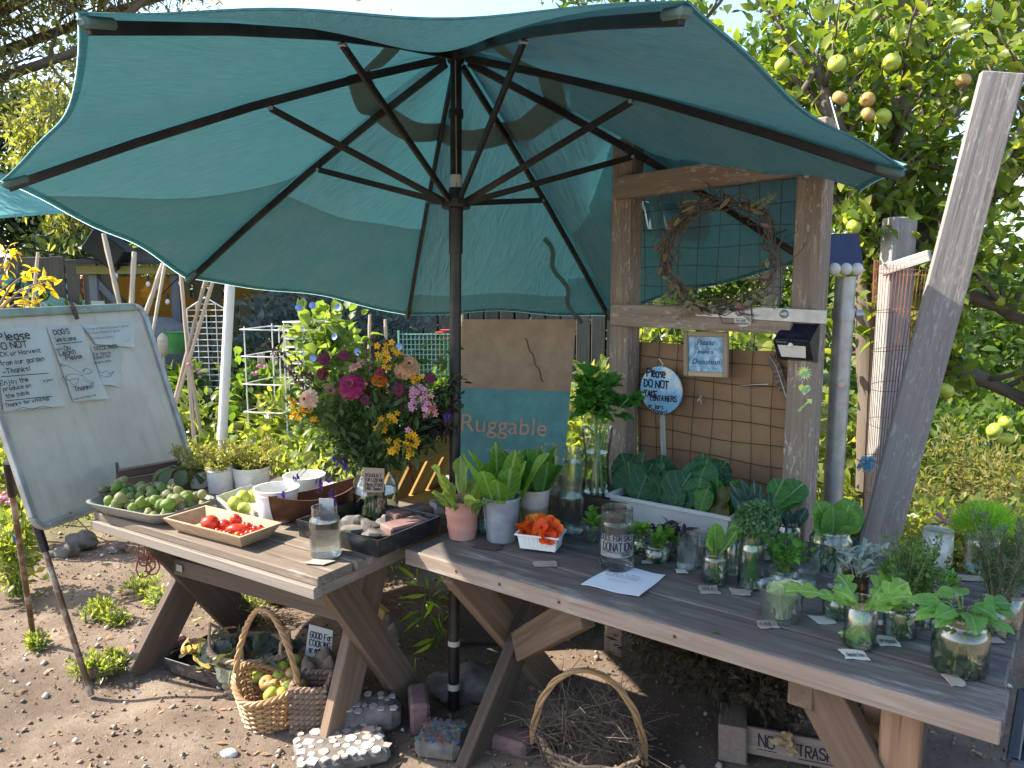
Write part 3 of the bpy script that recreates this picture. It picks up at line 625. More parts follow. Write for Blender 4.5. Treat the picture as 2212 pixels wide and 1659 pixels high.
for i in (-1, 0, 1):
    b = MB(); b.blob(pt(i*.04, -.034, .028), .022, .02, .022, 12, 8, 0); b.build('bulb', plain('lamp bulb plastic', (.55, .54, .5), .3), T)
# wreath
WC = FH(1550, 550, .09); T = thing('dried_wreath', FH(1553, 655, .07), 'ragged dried-twig wreath with faded leaves hung on the wire mesh', 'wreath')
M_twig = wood('dry twig', (.065, .047, .038), (.19, .145, .115), cracks=.1); WR = .185
def wp(a, r=WR, n=0.): return WC+RT_*(r*1.12*math.cos(a))+Z*(r*1.0*math.sin(a))+FR_N*n
for j in range(64):
    a0 = ru(0, 2*PI); ln = ru(.6, 2.6); r0 = WR*ru(.84, 1.12); ph = ru(0, 6); b = MB()
    b.tube([wp(a0+ln*i/14, r0+.012*math.sin(ph+i*.8)+(.06*max(0, i-9)/5*random.choice((-.4, 1)) if j % 2 == 0 else 0), .014*math.sin(ph*2+i*.7)) for i in range(15)], ru(.001, .003), 5); b.build('twig', M_twig, T)
lm = [leafm('dry brown leaf', (.1, .07, .05), (.24, .17, .115), .25, .8), leafm('grey green dry leaf', (.12, .13, .08), (.26, .25, .16), .25, .8), leafm('faded pink leaf', (.2, .08, .09), (.33, .17, .16), .25, .8)]
for j in range(90):
    a = ru(0, 2*PI) if j > 40 else ru(2.2, 5.2); b = MB(); d = wp(a+.3)-wp(a); d = d.normalized()+V((ru(-.9, .9), ru(-.6, .3), ru(-.9, .9)))
    b.blade(wp(a, WR*ru(.92, 1.1), ru(-.01, .025)), d, FR_N+V((ru(-.4, .4), 0, ru(-.4, .4))), ru(.025, .06), ru(.01, .024), 'lance', ru(-.6, .9), .3, nl=4, nc=2); b.build('dried_leaf', lm[random.choice((0, 0, 0, 1, 1, 1, 2))], T)
for j in range(26):
    a = ru(0, 2*PI); b = MB(); b.blob(wp(a, WR*ru(.9, 1.12), ru(0, .02)), .006, .005, .006, 6, 4, .1); b.build('seed_head', lm[0], T)
for a, L_ in ((3.9, .12), (4.3, .09), (-.75, .1), (.9, .1)):        # fern sprigs
    b = MB(); o = wp(a, WR*1.0, .025); d = (wp(a)-WC).normalized()+RT_*(-.6 if a > 3 else .4)+Z*-.2
    for i in range(12):
        q = o+d.normalized()*(L_*i/12)
        for s in (-1, 1): b.blade(q, d.normalized()*.5+FR_N.cross(d).normalized()*s, FR_N, .028*(1-i/14), .009, 'lance', .2, .1, nl=2, nc=2)
    b.build('fern_sprig', lm[1], T)
# feathers
o = FH(1690, 790, -.02)
def feather(name, pts, wid, m, label):
    b = MB(); P = [FH(x, y, n) for x, y, n in pts]; T = thing(name, P[-1], label, 'feather'); N_ = len(P)
    ps = []
    for i in range(22):
        t = i/21*(N_-1); k = min(int(t), N_-2); ps.append(P[k].lerp(P[k+1], t-k))
    vs, us, F = [], [], []
    for i, p in enumerate(ps):
        t = i/21; d = (ps[min(i+1, 21)]-ps[max(0, i-1)]).normalized(); s = FR_N.cross(d); ww = wid*math.sin(PI*min(1, (t+.12)*.85))**.6*(1 if t < .8 else max(.08, 1-(t-.8)*4.6))*(1+.06*math.sin(i*2.3))
        for x in (-1, -.5, 0, .5, 1): vs.append(p+s*x*ww*(.6 if x > 0 else 1)+FR_N*(-.006*abs(x))); us.append((t*.2, x*ww, 0))
    for i in range(21):
        for j in range(4): a = i*5+j; F.append((a, a+1, a+6, a+5))
    b.add(vs, F, us); b.build('vane', m, T); b = MB(); b.tube([p+FR_N*.001 for p in ps], [lerp(.0008, .0022, i/21) for i in range(22)], 6); b.build('shaft', plain('feather shaft', (.6, .55, .47), .5), T)
m, N, L, out = newmat('barred feather'); p = N('BsdfPrincipled'); tc = N('Attribute', attribute_name='uvw').outputs['Vector']; wv = noise(N, L, mapping(N, L, tc, (130, 20, 1)), 1, 2); L(ramp(N, L, wv, [(.4, (.07, .05, .042)), (.6, (.2, .15, .12))]), p.inputs['Base Color']); p.inputs['Roughness'].default_value = .8; L(p.outputs[0], out.inputs[0])
feather('barred_feather', [(1662, 768, -.03), (1676, 790, -.028), (1690, 830, -.028), (1706, 880, -.03)], .024, m, 'broad barred brown feather stuck in the mesh below the black lamp')
feather('dark_feather', [(1596, 834, -.03), (1625, 831, -.028), (1660, 830, -.03)], .0045, plain('black feather', (.03, .025, .025), .7), 'thin black feather lying level across the cardboard')
# holographic stickers on the post beside the pipe
m, N, L, out = newmat('holographic foil'); p = N('BsdfPrincipled'); tc = N('TexCoord').outputs['Object']; v = N('TexVoronoi'); v.inputs['Scale'].default_value = 60; L(tc, v.inputs['Vector']); L(ramp(N, L, v.outputs['Color'], [(.2, (.15, .38, .2)), (.5, (.5, .62, .12)), (.8, (.42, .55, .5))]), p.inputs['Base Color']); p.inputs['Metallic'].default_value = .5; p.inputs['Roughness'].default_value = .3; L(p.outputs[0], out.inputs[0]); M_holo = m
def stick(name, px, py, outl, sc, label):
    o = FH(px, py, .0462); k = mpp(o)*sc; b = MB(); b.poly([o+RT_*x*k+Z*y*k for x, y in outl], FR_N, .0006); b.build(name, M_holo, label=label, cat='sticker', org=o, smooth=False)
stick('burst_sticker', 1738, 806, [((1 if i % 2 else .5)*18*math.cos(2*PI*i/28), (1 if i % 2 else .5)*18*math.sin(2*PI*i/28)) for i in range(28)], 1, 'shiny green starburst sticker on the post beside the pipe')
stick('heart_sticker', 1738, 841, [(16*math.sin(t)**3*.85, (13*math.cos(t)-5*math.cos(2*t)-2*math.cos(3*t)-math.cos(4*t))*.85) for t in np.linspace(0, 2*PI, 25)[:-1]], 1, 'shiny green heart sticker on the post beside the pipe')
stick('arrow_sticker', 1738, 876, [(-16, -14), (-12, -17), (-4, -7), (9, 6), (15, 5), (16, 16), (5, 15), (6, 9), (-8, -4)], 1, 'shiny green arrow sticker on the post beside the pipe')
# ================================================================ leaning plank, wire roll, far posts on the right
a, c = AT(2165, 158, 2.62), AT(1868, 1290, 2.78); d = (a-c).normalized(); g = c-d*(c.z/d.z)
b = MB(); b.beam(g-d*.05, a, .045, .125, up=tuple(V((1, -.35, 0)))); b.build('leaning_plank', M_plank, label='tall grey weathered plank leaning over behind the long table', cat='plank', org=g)
WRL = thing('wire_mesh_roll', AT(1895, 1215, 3.05)*V((1, 1, 0)) if False else V((AT(1890, 1200, 3.0).x, 3.0, 0)), 'rusty roll of closely spaced wire fencing standing behind the leaning plank', 'wire roll')
M_rust = plain('orange rusty wire', (.3, .12, .075), .8, .2, bmp=0); M_rustd = plain('dark rusty wire', (.05, .032, .028), .8, .2, bmp=0)
def roll(t, z): 
    top = AT(1960, 560, 3.05); bot = AT(1888, 1215, 3.05); f_ = max(0, min(1, (z-bot.z)/(top.z-bot.z))); c = bot.lerp(top, f_); r = lerp(.055, .125, f_); a = t*2.0*PI
    return V((c.x+r*(1-.12*t)*math.cos(a), 3.05+r*(1-.1*t)*math.sin(a), z))
zt, zb = AT(1960, 560, 3.05).z, .03
for i in range(54):
    t = i/54; e = zt-.02*math.sin(t*12)-.05*t; b = MB(); b.tube([roll(t, z) for z in np.linspace(zb, e, 10)], .0011, 4); b.build('upright_wire', M_rust if roll(t, 1).x < roll(0, 1).x-.05 or i % 3 == 0 else M_rustd, WRL)
for j in range(11):
    z = lerp(.1, zt-.05, j/10); b = MB(); b.tube([roll(t, z+.012*math.sin(t*7+j)) for t in np.linspace(0, .98, 44)], .0011, 4); b.build('hoop_wire', M_rust, WRL)
for i, (x, y, mt, lb) in enumerate(((1872, 1000, (.12, .42, .62), 'frayed bright blue twine knotted on the rusty wire roll'), (1858, 1180, (.05, .16, .24), 'dark blue twine hanging on the wire roll beside the plank'))):
    b = MB(); o = AT(x, y, 2.9)
    for _ in range(7): b.tube([o+V((ru(-.035, .035), ru(-.015, .015), ru(-.035, .035))) for _ in range(7)], .0022, 5)
    if i: b.tube([o+V((.02, 0, .12)), o+V((.0, 0, .06)), o, o-V((.015, 0, .1)), o-V((.02, 0, .17))], .006, 6)
    b.build('blue_twine', plain('blue twine%d' % i, mt, .9), label=lb, cat='twine', org=o)
for (x, y0, y1, Y, wd, lb) in ((1925, 470, 1150, 3.5, .11, 'old grey post half hidden behind the wire roll and apple tree'), (1790, 215, 1100, 3.1, .0, '')):
    if wd:
        t_, b_ = AT(x, y0, Y), AT(x-10, y1, Y); b = MB(); b.box(V(((t_.x+b_.x)/2, Y, t_.z/2)), Z, V((1, 0, 0)), V((0, 1, 0)), t_.z, wd, wd, .005); b.build('grey_post', M_postg, label=lb, cat='post', org=V((t_.x, Y, 0)))
b = MB(); p0, p1 = AT(1905, 585, 3.45), AT(2010, 552, 3.3); b.beam(p0, p1, .03, .05); b.build('cross_slat', M_postg, label='short grey slat spanning from the old post behind the wire roll', cat='slat', org=(p0+p1)/2)
# white cord tied from post to canopy
b = MB(); p0, p1 = AT(1793, 210, 2.6), canopy(5, .98, .8); b.tube([p0, p0.lerp(p1, .5)-Z*.01, p1], .002, 5); b.build('tie_cord', plain('white cord', (.7, .68, .64), .8), label='white cord tying the umbrella edge to the top of the post beside the pipe', cat='cord', org=p0)

# ================================================================ teal and kraft shipping carton behind the pots
T = thing('shipping_carton', V((0, 3.3, 0)), 'tall carton, kraft above and teal with orange lettering below, behind the lettuce pots', 'box')
BY = 3.32; tl, tr, bl, br_ = AT(1002, 690, BY), AT(1245, 690, BY+.06), AT(972, 1090, BY-.12), AT(1212, 1090, BY-.06)
def bq(x, y): return (bl.lerp(br_, x)).lerp(tl.lerp(tr, x), y)
bn = (br_-bl).cross(tl-bl).normalized(); bn = bn if bn.y < 0 else -bn
M_teal = plain('teal printed card', (.15, .33, .32), .85, var=.1, scale=18, dirt=(.1, .22, .21), dirt_amt=.4, spec=.15); M_kft = plain('bleached kraft', (.42, .28, .18), .9, var=.1, scale=14, dirt=(.22, .15, .1), dirt_amt=.4, spec=.15)
ym = .63
b = MB(); b.poly([bq(0, 0), bq(1, 0), bq(1, ym), bq(0, ym)], -bn, .16); b.build('teal_panel', M_teal, T, smooth=False)
b = MB(); b.poly([bq(0, ym)+bn*.002, bq(1, ym-.02)+bn*.002, bq(1, 1)+bn*.002, bq(0, 1)+bn*.002], -bn, .16); b.build('kraft_panel', M_kft, T, smooth=False)
bx, bz = (bq(1, .3)-bq(0, .34)).normalized(), (bq(.5, 1)-bq(.5, 0)).normalized()
printed('Ruggable', bq(.03, .4)+bn*.003, bx, bz, .108, plain('orange print', (.62, .34, .22), .8), T)
printed('DESIGNED TO LIVE', bq(.28, .285)+bn*.003, bx, bz, .024, plain('pale print', (.5, .55, .5), .8), T)
b = MB(); b.tube([bq(lerp(.55, .75, t), lerp(.9, .66, t)+.012*math.sin(t*19))+bn*.004 for t in np.linspace(0, 1, 12)], .0022, 4); b.build('crack', plain('dark crack', (.12, .08, .06), .9), T)
b = MB(); b.box(V((bq(.5, 0).x, BY, bq(.5, 0).z/2)), V((1, 0, 0)), V((0, 1, 0)), Z, .5, .3, bq(.5, 0).z-.002, .01); b.build('wooden_stand', M_legd, label='dark wooden stand under the teal carton behind the long table', cat='stand', org=V((bq(.5, 0).x, BY, 0)))
# ================================================================ jars, pots and bunches on the long table
def jar_profile(kind, R, H, th=.0028):
    P = {'mason': [(.9, 0), (.985, .03), (1, .08), (1, .7), (.97, .76), (.84, .83), (.82, .85), (.845, .865), (.82, .885), (.845, .905), (.82, .925), (.82, .985), (.835, 1.)],
         'wide': [(.9, 0), (.98, .02), (1, .05), (1, .74), (.95, .79), (.9, .82), (.92, .835), (.9, .86), (.92, .88), (.9, .905), (.9, .985), (.915, 1.)],
         'straight': [(.93, 0), (.99, .02), (1, .05), (1, .86), (.97, .87), (.99, .885), (.97, .9), (.985, .985), (1.0, 1.)],
         'tumbler': [(.9, 0), (.95, .015), (.97, .05), (1, .8), (1., .985), (1.02, 1.)],
         'flare': [(.9, 0), (.94, .02), (.93, .05), (.82, .35), (.82, .55), (.95, .8), (1.06, .985), (1.08, 1.)],
         'bulb': [(.7, 0), (.88, .04), (1, .25), (.98, .5), (.8, .7), (.68, .78), (.68, .84), (.72, .88), (.72, .985), (.75, 1.)],
         'shoulder': [(.86, 0), (.97, .02), (1, .06), (1, .6), (.96, .7), (.8, .8), (.74, .84), (.76, .86), (.73, .885), (.76, .91), (.73, .935), (.73, .985), (.75, 1.)],
         'cup': [(.8, 0), (.82, .01), (.98, .93), (1.05, .95), (1.06, 1.)]}[kind]
    o = [(r*R, z*H) for r, z in P]; i = [(max(.001, r-th), max(z, th*1.6)) for r, z in o]
    return o, i
def jar(px, py, wpx, hpx, kind, label, name='glass_jar', z=TZ, water=.6, mat=None, group=None, n=26, th=.0028, wmat=None):
    """stands on the table where its foot shows in the photograph"""
    c = G(px, py, z); c.z += .0015; k = mpp(c); R = wpx*k/2; c += V((c.x, c.y, 0)).normalized()*0.0; H = hpx*k*1.04
    T = thing(name, c, label, 'jar' if 'jar' in name else ('vase' if 'vase' in name else 'glass'), group)
    o, i = jar_profile(kind, R, H, th); b = MB(); b.lathe([(0, 0)]+o+i[::-1]+[(0, i[0][1])], c, n); b.build('glass_wall', mat or M_glass, T, ang=60)
    if water:
        zl = water*H; pr = [(0, i[0][1]+.0006)]
        for (r, zz) in i:
            if zz < zl: pr.append((r-.0006, zz+.0006))
        last = [r for r, zz in i if zz < zl][-1]; pr += [(last-.0006, zl), (0, zl)]
        b = MB(); b.lathe(pr, c, n); b.build('water', wmat or M_water, T, ang=60)
    return c, R, H, T
def bunch(name, label, cat, c, R, H, mouth=.75, group=None): return thing(name, c+Z*.006, label, cat, group)
def stemset(T, c, R, H, n, top, spread, rad_=.002, mat=None, mouth=.7, bend=.02):
    """stems standing in a jar; gives back their upper ends"""
    ends = []; b = MB()
    for i in range(n):
        a = ru(0, 2*PI); r0 = R*.6*math.sqrt(ru(0, 1)); a2 = a+PI*ru(.6, 1.4); rm = R*mouth*ru(.1, .8); rt_ = rm+spread*ru(.3, 1); a3 = a+ru(-.5, .5)
        p0 = c+V((r0*math.cos(a2), r0*math.sin(a2), .008)); p1 = c+V((rm*math.cos(a3), rm*math.sin(a3), H*.97)); p2 = c+V((rt_*math.cos(a3), rt_*math.sin(a3), H+top*ru(.55, 1)))
        pts = [p0, p0.lerp(p1, .5)+V((ru(-1, 1), ru(-1, 1), 0))*R*.12, p1, p1.lerp(p2, .5)+Z*bend*.5, p2]; b.tube(pts, [rad_, rad_, rad_*.9, rad_*.8, rad_*.55], 6); ends.append((p1, p2, (p2-p1).normalized()))
    b.build('stems', mat or M_stemg, T); return ends
def tuft(T, name, pts, dirs, size, mat, W=.45, tpl='leaf', up=.8, rv=None, fold=.2, bend=.25):
    t = leaf_tpl(1, W, fold, bend) if tpl == 'leaf' else leaf_quad(1, W)
    return cloud(name, pts, dirs, size, t, mat, T, up=up, rv=rv)
def around(ends, per, spread, frm=.1, out=.8, upb=.3):
    P, D = [], []
    for p1, p2, d in ends:
        for _ in range(per):
            t = random.random()**.7*(1-frm)+frm; q = p1.lerp(p2, t)+V((ru(-1, 1), ru(-1, 1), ru(-1, 1)))*spread; P.append(q); dd = d*.4+V((ru(-1, 1), ru(-1, 1), ru(-1, 1)))*out+Z*upb; D.append(dd)
    return np.array([tuple(p) for p in P]), np.array([tuple(d) for d in D])
L_rom = leafm('romaine leaf', (.07, .17, .02), (.13, .27, .035), .35, .35, vein=((.35, .45, .17), .006, .022))
L_let = leafm('pale lettuce leaf', (.13, .22, .04), (.3, .38, .11), .4, .4, vein=((.45, .5, .26), .005, .02))
L_coll = leafm('collard leaf', (.014, .06, .03), (.035, .115, .045), .2, .5, vein=((.16, .27, .12), .0035, .034))
L_chard = leafm('chard leaf', (.022, .1, .02), (.05, .17, .03), .3, .35, vein=((.22, .33, .1), .003, .026))
L_lac = leafm('lacinato kale leaf', (.012, .045, .04), (.03, .075, .06), .15, .6, vein=((.1, .17, .12), .003, .015))
L_basil = leafm('basil leaf', (.06, .17, .02), (.15, .3, .04), .4, .35); L_purp = leafm('purple basil leaf', (.025, .012, .03), (.06, .025, .055), .2, .5)
L_pars = leafm('parsley leaf', (.06, .18, .025), (.14, .3, .05), .4, .4); L_curl = leafm('curly herb leaf', (.05, .12, .06), (.1, .19, .09), .3, .5)
L_sage = leafm('sage leaf', (.17, .23, .19), (.3, .36, .31), .2, .8); L_oreg = leafm('oregano leaf', (.05, .11, .03), (.12, .19, .06), .35, .5)
L_fenn = leafm('fennel frond', (.13, .27, .03), (.24, .4, .06), .45, .5); L_rose = leafm('rosemary needle', (.05, .09, .05), (.13, .18, .12), .25, .5)
L_mint = leafm('lemon balm leaf', (.07, .2, .05), (.14, .3, .07), .4, .4, vein=((.2, .38, .12), .0015, .009)); L_dand = leafm('dandelion leaf', (.13, .28, .05), (.22, .4, .09), .4, .4, vein=((.4, .55, .25), .0025, .03))
L_art = leafm('pale cabbage leaf', (.2, .28, .17), (.34, .42, .28), .3, .6, vein=((.5, .56, .42), .004, .03)); L_cel = leafm('celery leaf', (.035, .13, .02), (.08, .21, .035), .35, .35)
M_celst = leafm('celery stalk', (.3, .42, .14), (.42, .52, .22), .3); M_chive = leafm('chive stem', (.06, .2, .03), (.12, .3, .05), .3)

# ---- planter pots with lettuce
def pot(px, py, wt, wb, h, mat, label, ribs=(), name='planter_pot', inner=None, z=TZ, seam=False):
    c = G(px, py, z)+Z*.0015; k = mpp(c); r0, r1, H = wb*k/2, wt*k/2, h*k*1.05
    T = thing(name, c, label, 'pot'); P = [(0, 0), (r0, 0)]
    for i in range(1, 15):
        t = i/14; r = lerp(r0, r1, t**(.7 if 'cream' in label else 1)); P.append((r+(.0022 if any(abs(t-q) < .03 for q in ribs) else 0), H*t))
    P += [(r1+.003, H), (r1+.003, H-.006), (r1+.0032, H+.001), (r1-.002, H+.002), (r1-.004, H)]+[(lerp(r0, r1, t)-.004, H*t) for t in (.9, .5, .1)]+[(0, H*.08)]
    b = MB(); b.lathe(P, c, 32); b.build('pot_wall', mat, T)
    if seam: b = MB(); b.beam(c+V((-r0*1.0, -.01, .004)), c+V((-r1*1.0-.001, -.01, H-.004)), .012, .003, up=(-1, 0, 0)); b.build('side_seam', mat, T)
    return c, r1, H, T
M_pink = plain('faded pink zinc', (.55, .25, .19), .55, var=.1, scale=8, dirt=(.42, .3, .26), dirt_amt=.6); M_zinc = plain('zinc grey metal', (.3, .33, .38), .5, .35, var=.12, scale=22, dirt=(.42, .43, .45), dirt_amt=.5)
m, N, L, out = newmat('cream and stone pot'); p = N('BsdfPrincipled'); tc = N('Attribute', attribute_name='uvw').outputs['Vector']; sp_ = N('SeparateXYZ'); L(tc, sp_.inputs[0]); n_ = noise(N, L, tc, 18, 5); ad = N('Math', operation='MULTIPLY_ADD'); L(n_, ad.inputs[0]); ad.inputs[1].default_value = .012; L(sp_.outputs[2], ad.inputs[2])
L(mixc(N, L, ramp(N, L, n_, [(.3, (.2, .19, .1)), (.7, (.3, .28, .17))]), ramp(N, L, n_, [(.3, (.4, .31, .26)), (.7, (.52, .45, .4))]), ramp(N, L, ad.outputs[0], [(.088, (0, 0, 0)), (.096, (1, 1, 1))])), p.inputs['Base Color']); p.inputs['Roughness'].default_value = .6; L(p.outputs[0], out.inputs[0]); M_cream = m
def lettuce(name, label, c, r, H, n, L0, L1, W, mat, shape, ruf, curl=(.1, .5), lean=.35, lob=0):
    T = thing(name, c+Z*.02, label, 'lettuce')
    for i in range(n):
        a = 2*PI*i/n+ru(-.3, .3); q = r*ru(.2, .75); d = V((math.cos(a)*lean*ru(.3, 1.2), math.sin(a)*lean*ru(.3, 1.2), 1)); b = MB()
        b.blade(c+V((q*math.cos(a), q*math.sin(a), H*.45)), d, V((-math.cos(a), -math.sin(a), .3)), ru(L0, L1), W*ru(.8, 1.15), shape, ru(*curl), .35, ruf, nl=12, nc=6, twist=ru(-.5, .5), lob=lob); b.build('leaf', mat, T)
c, r, H, T = pot(999, 1160, 77, 58, 80, M_pink, 'small pink metal pot holding wilting pale lettuce', (.28, .66)); lettuce('wilted_lettuce', 'pale wilted frilly lettuce drooping from the pink pot', c, r, H, 13, .16, .23, .07, L_let, 'spoon', .16, (.2, 1.5), .5, lob=3)
c, r, H, T = pot(1084, 1166, 79, 60, 92, M_zinc, 'tapered grey zinc pot holding light green romaine leaves', seam=True); lettuce('romaine_lettuce', 'tall light green romaine leaves standing in the grey zinc pot', c, r, H, 13, .19, .27, .072, L_rom, 'spoon', .06, (.0, .5), .3)
c, r, H, T = pot(1153, 1143, 70, 54, 86, M_cream, 'cream-rimmed stone-coloured pot holding dark romaine leaves'); lettuce('dark_romaine', 'dark green crinkled romaine leaves in the cream-rimmed pot', c, r, H, 13, .18, .255, .085, leafm('dark romaine leaf', (.035, .12, .018), (.07, .19, .03), .35, .35, vein=((.22, .34, .12), .005, .016)), 'spoon', .05, (.0, .45), .28)
# ---- plain jars behind the pots
jar(1200, 1138, 40, 88, 'tumbler', 'tall dark-rimmed glass jar squeezed behind the cream pot', z=TZ, water=0, mat=M_glassR)
jar(1234, 1148, 53, 104, 'mason', 'tall round-shouldered jar of clear water between cream pot and celery vase', water=.72, mat=M_glassR, wmat=M_waterR)
jar(1046, 1150, 30, 60, 'tumbler', 'small bluish glass jar between the pink and the grey pots', 'glass_jar', water=.3, mat=M_glassb)
# raised dark shelf box at the back of the table
sh = G(1290, 1060, TZ+.09); b = MB(); b.box(rt((sh-RA).dot(RU)-.06, (sh-RA).dot(RV)+.02, TZ+.045), RU, RV, Z, .46, .2, .088, .004); b.build('riser_box', M_legd, label='low dark wooden riser under the celery vase at the back of the table', cat='box', org=sh-Z*.09)
jar(1186, 1064, 42, 100, 'wide', 'tall empty preserving jar at the back beside the carton', z=TZ+.09, water=.0, mat=M_glassR); jar(1236, 1068, 44, 96, 'wide', 'tall preserving jar two-thirds full of water in front of the carton edge', z=TZ+.09, water=.72, mat=M_glassR, wmat=M_waterR)
c, R, H, T = jar(1288, 1064, 64, 138, 'flare', 'tall flared glass vase holding leafy celery', 'glass_vase', z=TZ+.09, water=.62)
T = bunch('celery_bunch', 'leafy green celery stalks crossing inside the flared vase', 'celery', c, R, H); en = stemset(T, c, R, H, 10, .2, .1, .0045, M_celst, .75)
P, D = around(en, 1, .02, .35, .6, .2); 
for i, (p1, p2, d) in enumerate(en):
    for j in range(9):
        q = p1.lerp(p2, ru(.35, 1)); dd = d*.4+V((ru(-1, 1), ru(-1, 1), ru(-.3, .7))); b = MB()
        for s in (-.6, 0, .6): b.blade(q+dd.normalized()*.02, dd.normalized()+dd.cross(Z).normalized()*s, Z+V((ru(-.5, .5), -.3, 0)), ru(.05, .08), ru(.04, .06), 'ovate', ru(.2, 1), .25, .08, nl=9, nc=4, lob=4, ld=.4)
        b.build('leaf', L_cel, T)
# ---- white punnet of nasturtiums
pc = G(1168, 1188, TZ)+Z*.012; PT_ = thing('flower_punnet', pc, 'white ribbed plastic punnet filled with orange nasturtium flowers', 'punnet'); k = mpp(pc); pu, pv = (G(1209, 1210, TZ)-G(1121, 1199, TZ)).normalized(), None; pv = V((-pu.y, pu.x, 0)); w0, d0, h0 = .135, .085, .05
b = MB()
def ring(w, d, z): return [pc+pu*(sx_*w/2)+pv*(sy*d/2)+Z*z for sx_, sy in ((-1, -1), (1, -1), (1, 1), (-1, 1))]
rs = [ring(w0*.88, d0*.85, 0), ring(w0, d0, h0), ring(w0+.014, d0+.014, h0+.001), ring(w0+.014, d0+.014, h0-.004), ring(w0+.012, d0+.012, h0-.002), ring(w0-.004, d0-.004, h0-.001), ring(w0*.86, d0*.83, .003)]
b.add([p for q in rs for p in q], [(3, 2, 1, 0)]+[(i*4+j, i*4+(j+1) % 4, i*4+4+(j+1) % 4, i*4+4+j) for i in range(6) for j in range(4)]+[(24, 25, 26, 27)]); b.build('tray', M_white, PT_, smooth=False)
for i in range(7):
    x = (i-3)*.015; b = MB(); b.beam(pc+pu*(x*.9)-pv*(d0*.43)+Z*.008, pc+pu*x-pv*(d0*.49)+Z*(h0-.008), .002, .003, up=tuple(-pv)); b.build('rib', M_white, PT_)
M_nas = [leafm('nasturtium orange', (.62, .1, .004), (.72, .15, .008), .25, .6), leafm('nasturtium red', (.6, .05, .008), (.68, .085, .01), .3, .6), leafm('nasturtium gold', (.66, .22, .012), (.74, .28, .02), .3, .6)]; M_throat = plain('dark flower throat', (.22, .03, .02), .8)
for i in range(20):
    x, y = ru(-.06, .06), ru(-.035, .035); o = pc+pu*x+pv*y+Z*(h0+ru(-.008, .022)); nn = (Z*ru(.3, 1)+V((ru(-.8, .8), ru(-1, .3), 0))).normalized(); a_ = nn.orthogonal().normalized(); b_ = nn.cross(a_)
    T = thing('nasturtium_flower', o, 'loose orange-red nasturtium blossom heaped in the white punnet', 'flower', 'nasturtium flowers in the punnet'); mt = M_nas[random.choice((0, 0, 0, 1, 1, 2))]
    for j in range(5):
        g = 2*PI*j/5+ru(-.15, .15); dd = a_*math.cos(g)+b_*math.sin(g); b = MB(); b.blade(o+dd*.003, dd*.8+nn*.75, nn-dd*.6, .03, .027, 'petal', .8, .15, .07, nl=5, nc=4); b.build('petal', mt, T)
    b = MB(); b.blob(o+nn*.004, .0045, .0045, .004, 8, 5, 0); b.build('throat', M_throat, T)
# ---- donation jar, paper notice
c, R, H, T = jar(1331, 1226, 75, 128, 'wide', 'large empty jar with a black hand-lettered donation label', 'donation_jar', water=0, mat=M_glassR)
b = MB(); n_ = 18
a0, a1 = -2.75, -.62; P = []
m, N, L, out = newmat('frosted label'); d_ = N('BsdfDiffuse'); tcx = N('Attribute', attribute_name='uvw').outputs['Vector']; L(ramp(N, L, noise(N, L, tcx, 40, 5, .7), [(.3, (.25, .25, .23)), (.7, (.5, .5, .47))]), d_.inputs[0]); t_ = N('BsdfTransparent'); mx = N('MixShader'); mx.inputs[0].default_value = .6; L(t_.outputs[0], mx.inputs[1]); L(d_.outputs[0], mx.inputs[2]); L(mx.outputs[0], out.inputs[0])
def cyl(a, z, e=.0012): return c+V(((R+e)*math.cos(a), (R+e)*math.sin(a), z))
for i in range(n_): x0, x1 = lerp(a0, a1, i/n_), lerp(a0, a1, (i+1)/n_); b.quad(cyl(x0, H*.26), cyl(x1, H*.26), cyl(x1, H*.63), cyl(x0, H*.63))
lb = b.build('label', m, T)
b = MB()
def wrapped(text, a, z, h, wid, mw):
    st, tw = strokes(text); kx = mw/tw
    for s in st:
        pts = [cyl(a+x*kx/R+ru(-.004, .004), z+y*h/6+ru(-.0006, .0006), .0022) for x, y in s]; 
        for p_, q_ in zip(pts[:-1], pts[1:]): ribbon(b, [p_, q_], V((p_.x-c.x, p_.y-c.y, 0)).normalized(), wid)
wrapped('PRODUCE FOR SALE', -3.15, H*.535, H*.085, .0028, R*2.5); wrapped('DONATION!', -2.5, H*.37, H*.13, .0034, R*1.85); wrapped('Thanks', -1.5, H*.285, H*.05, .0015, R*.65)
b.tube([cyl(lerp(-2.4, -.8, t), H*.345+.0015*math.sin(t*50), .002) for t in np.linspace(0, 1, 50)], .0008, 4); b.build('lettering', M_ink, lb, smooth=False)
def sheet_of(px4, z, name, mat, label, cat, th=.0012, warp=.004, n=7):
    q = [G(x, y, z) for x, y in px4]; b = MB(); vs = []; F = []
    for l in (0, 1):
        for i in range(n+1):
            for j in range(n+1):
                p_ = (q[0].lerp(q[1], i/n)).lerp(q[3].lerp(q[2], i/n), j/n); ed = max(abs(i/n-.5), abs(j/n-.5))*2; vs.append(p_+Z*(l*th+warp*ed**3*(1+math.sin(i*1.1+j*.7))*.5))
    o_ = (n+1)**2
    for i in range(n):
        for j in range(n):
            a = i*(n+1)+j; F.append((o_+a, o_+a+n+1, o_+a+n+2, o_+a+1)); F.append((a, a+1, a+n+2, a+n+1))
    e = [i*(n+1) for i in range(n+1)]+[n*(n+1)+j for j in range(1, n+1)]+[i*(n+1)+n for i in range(n-1, -1, -1)]+[j for j in range(n-1, 0, -1)]
    for i in range(len(e)): x, y = e[i], e[(i+1) % len(e)]; F.append((x, o_+x, o_+y, y)[::-1])
    b.add(vs, F); ctr = sum(q, V((0, 0, 0)))/4; T = thing(name, V((ctr.x, ctr.y, z)), label, cat); s_ = b.build('sheet', mat, T, ang=60); return T, q
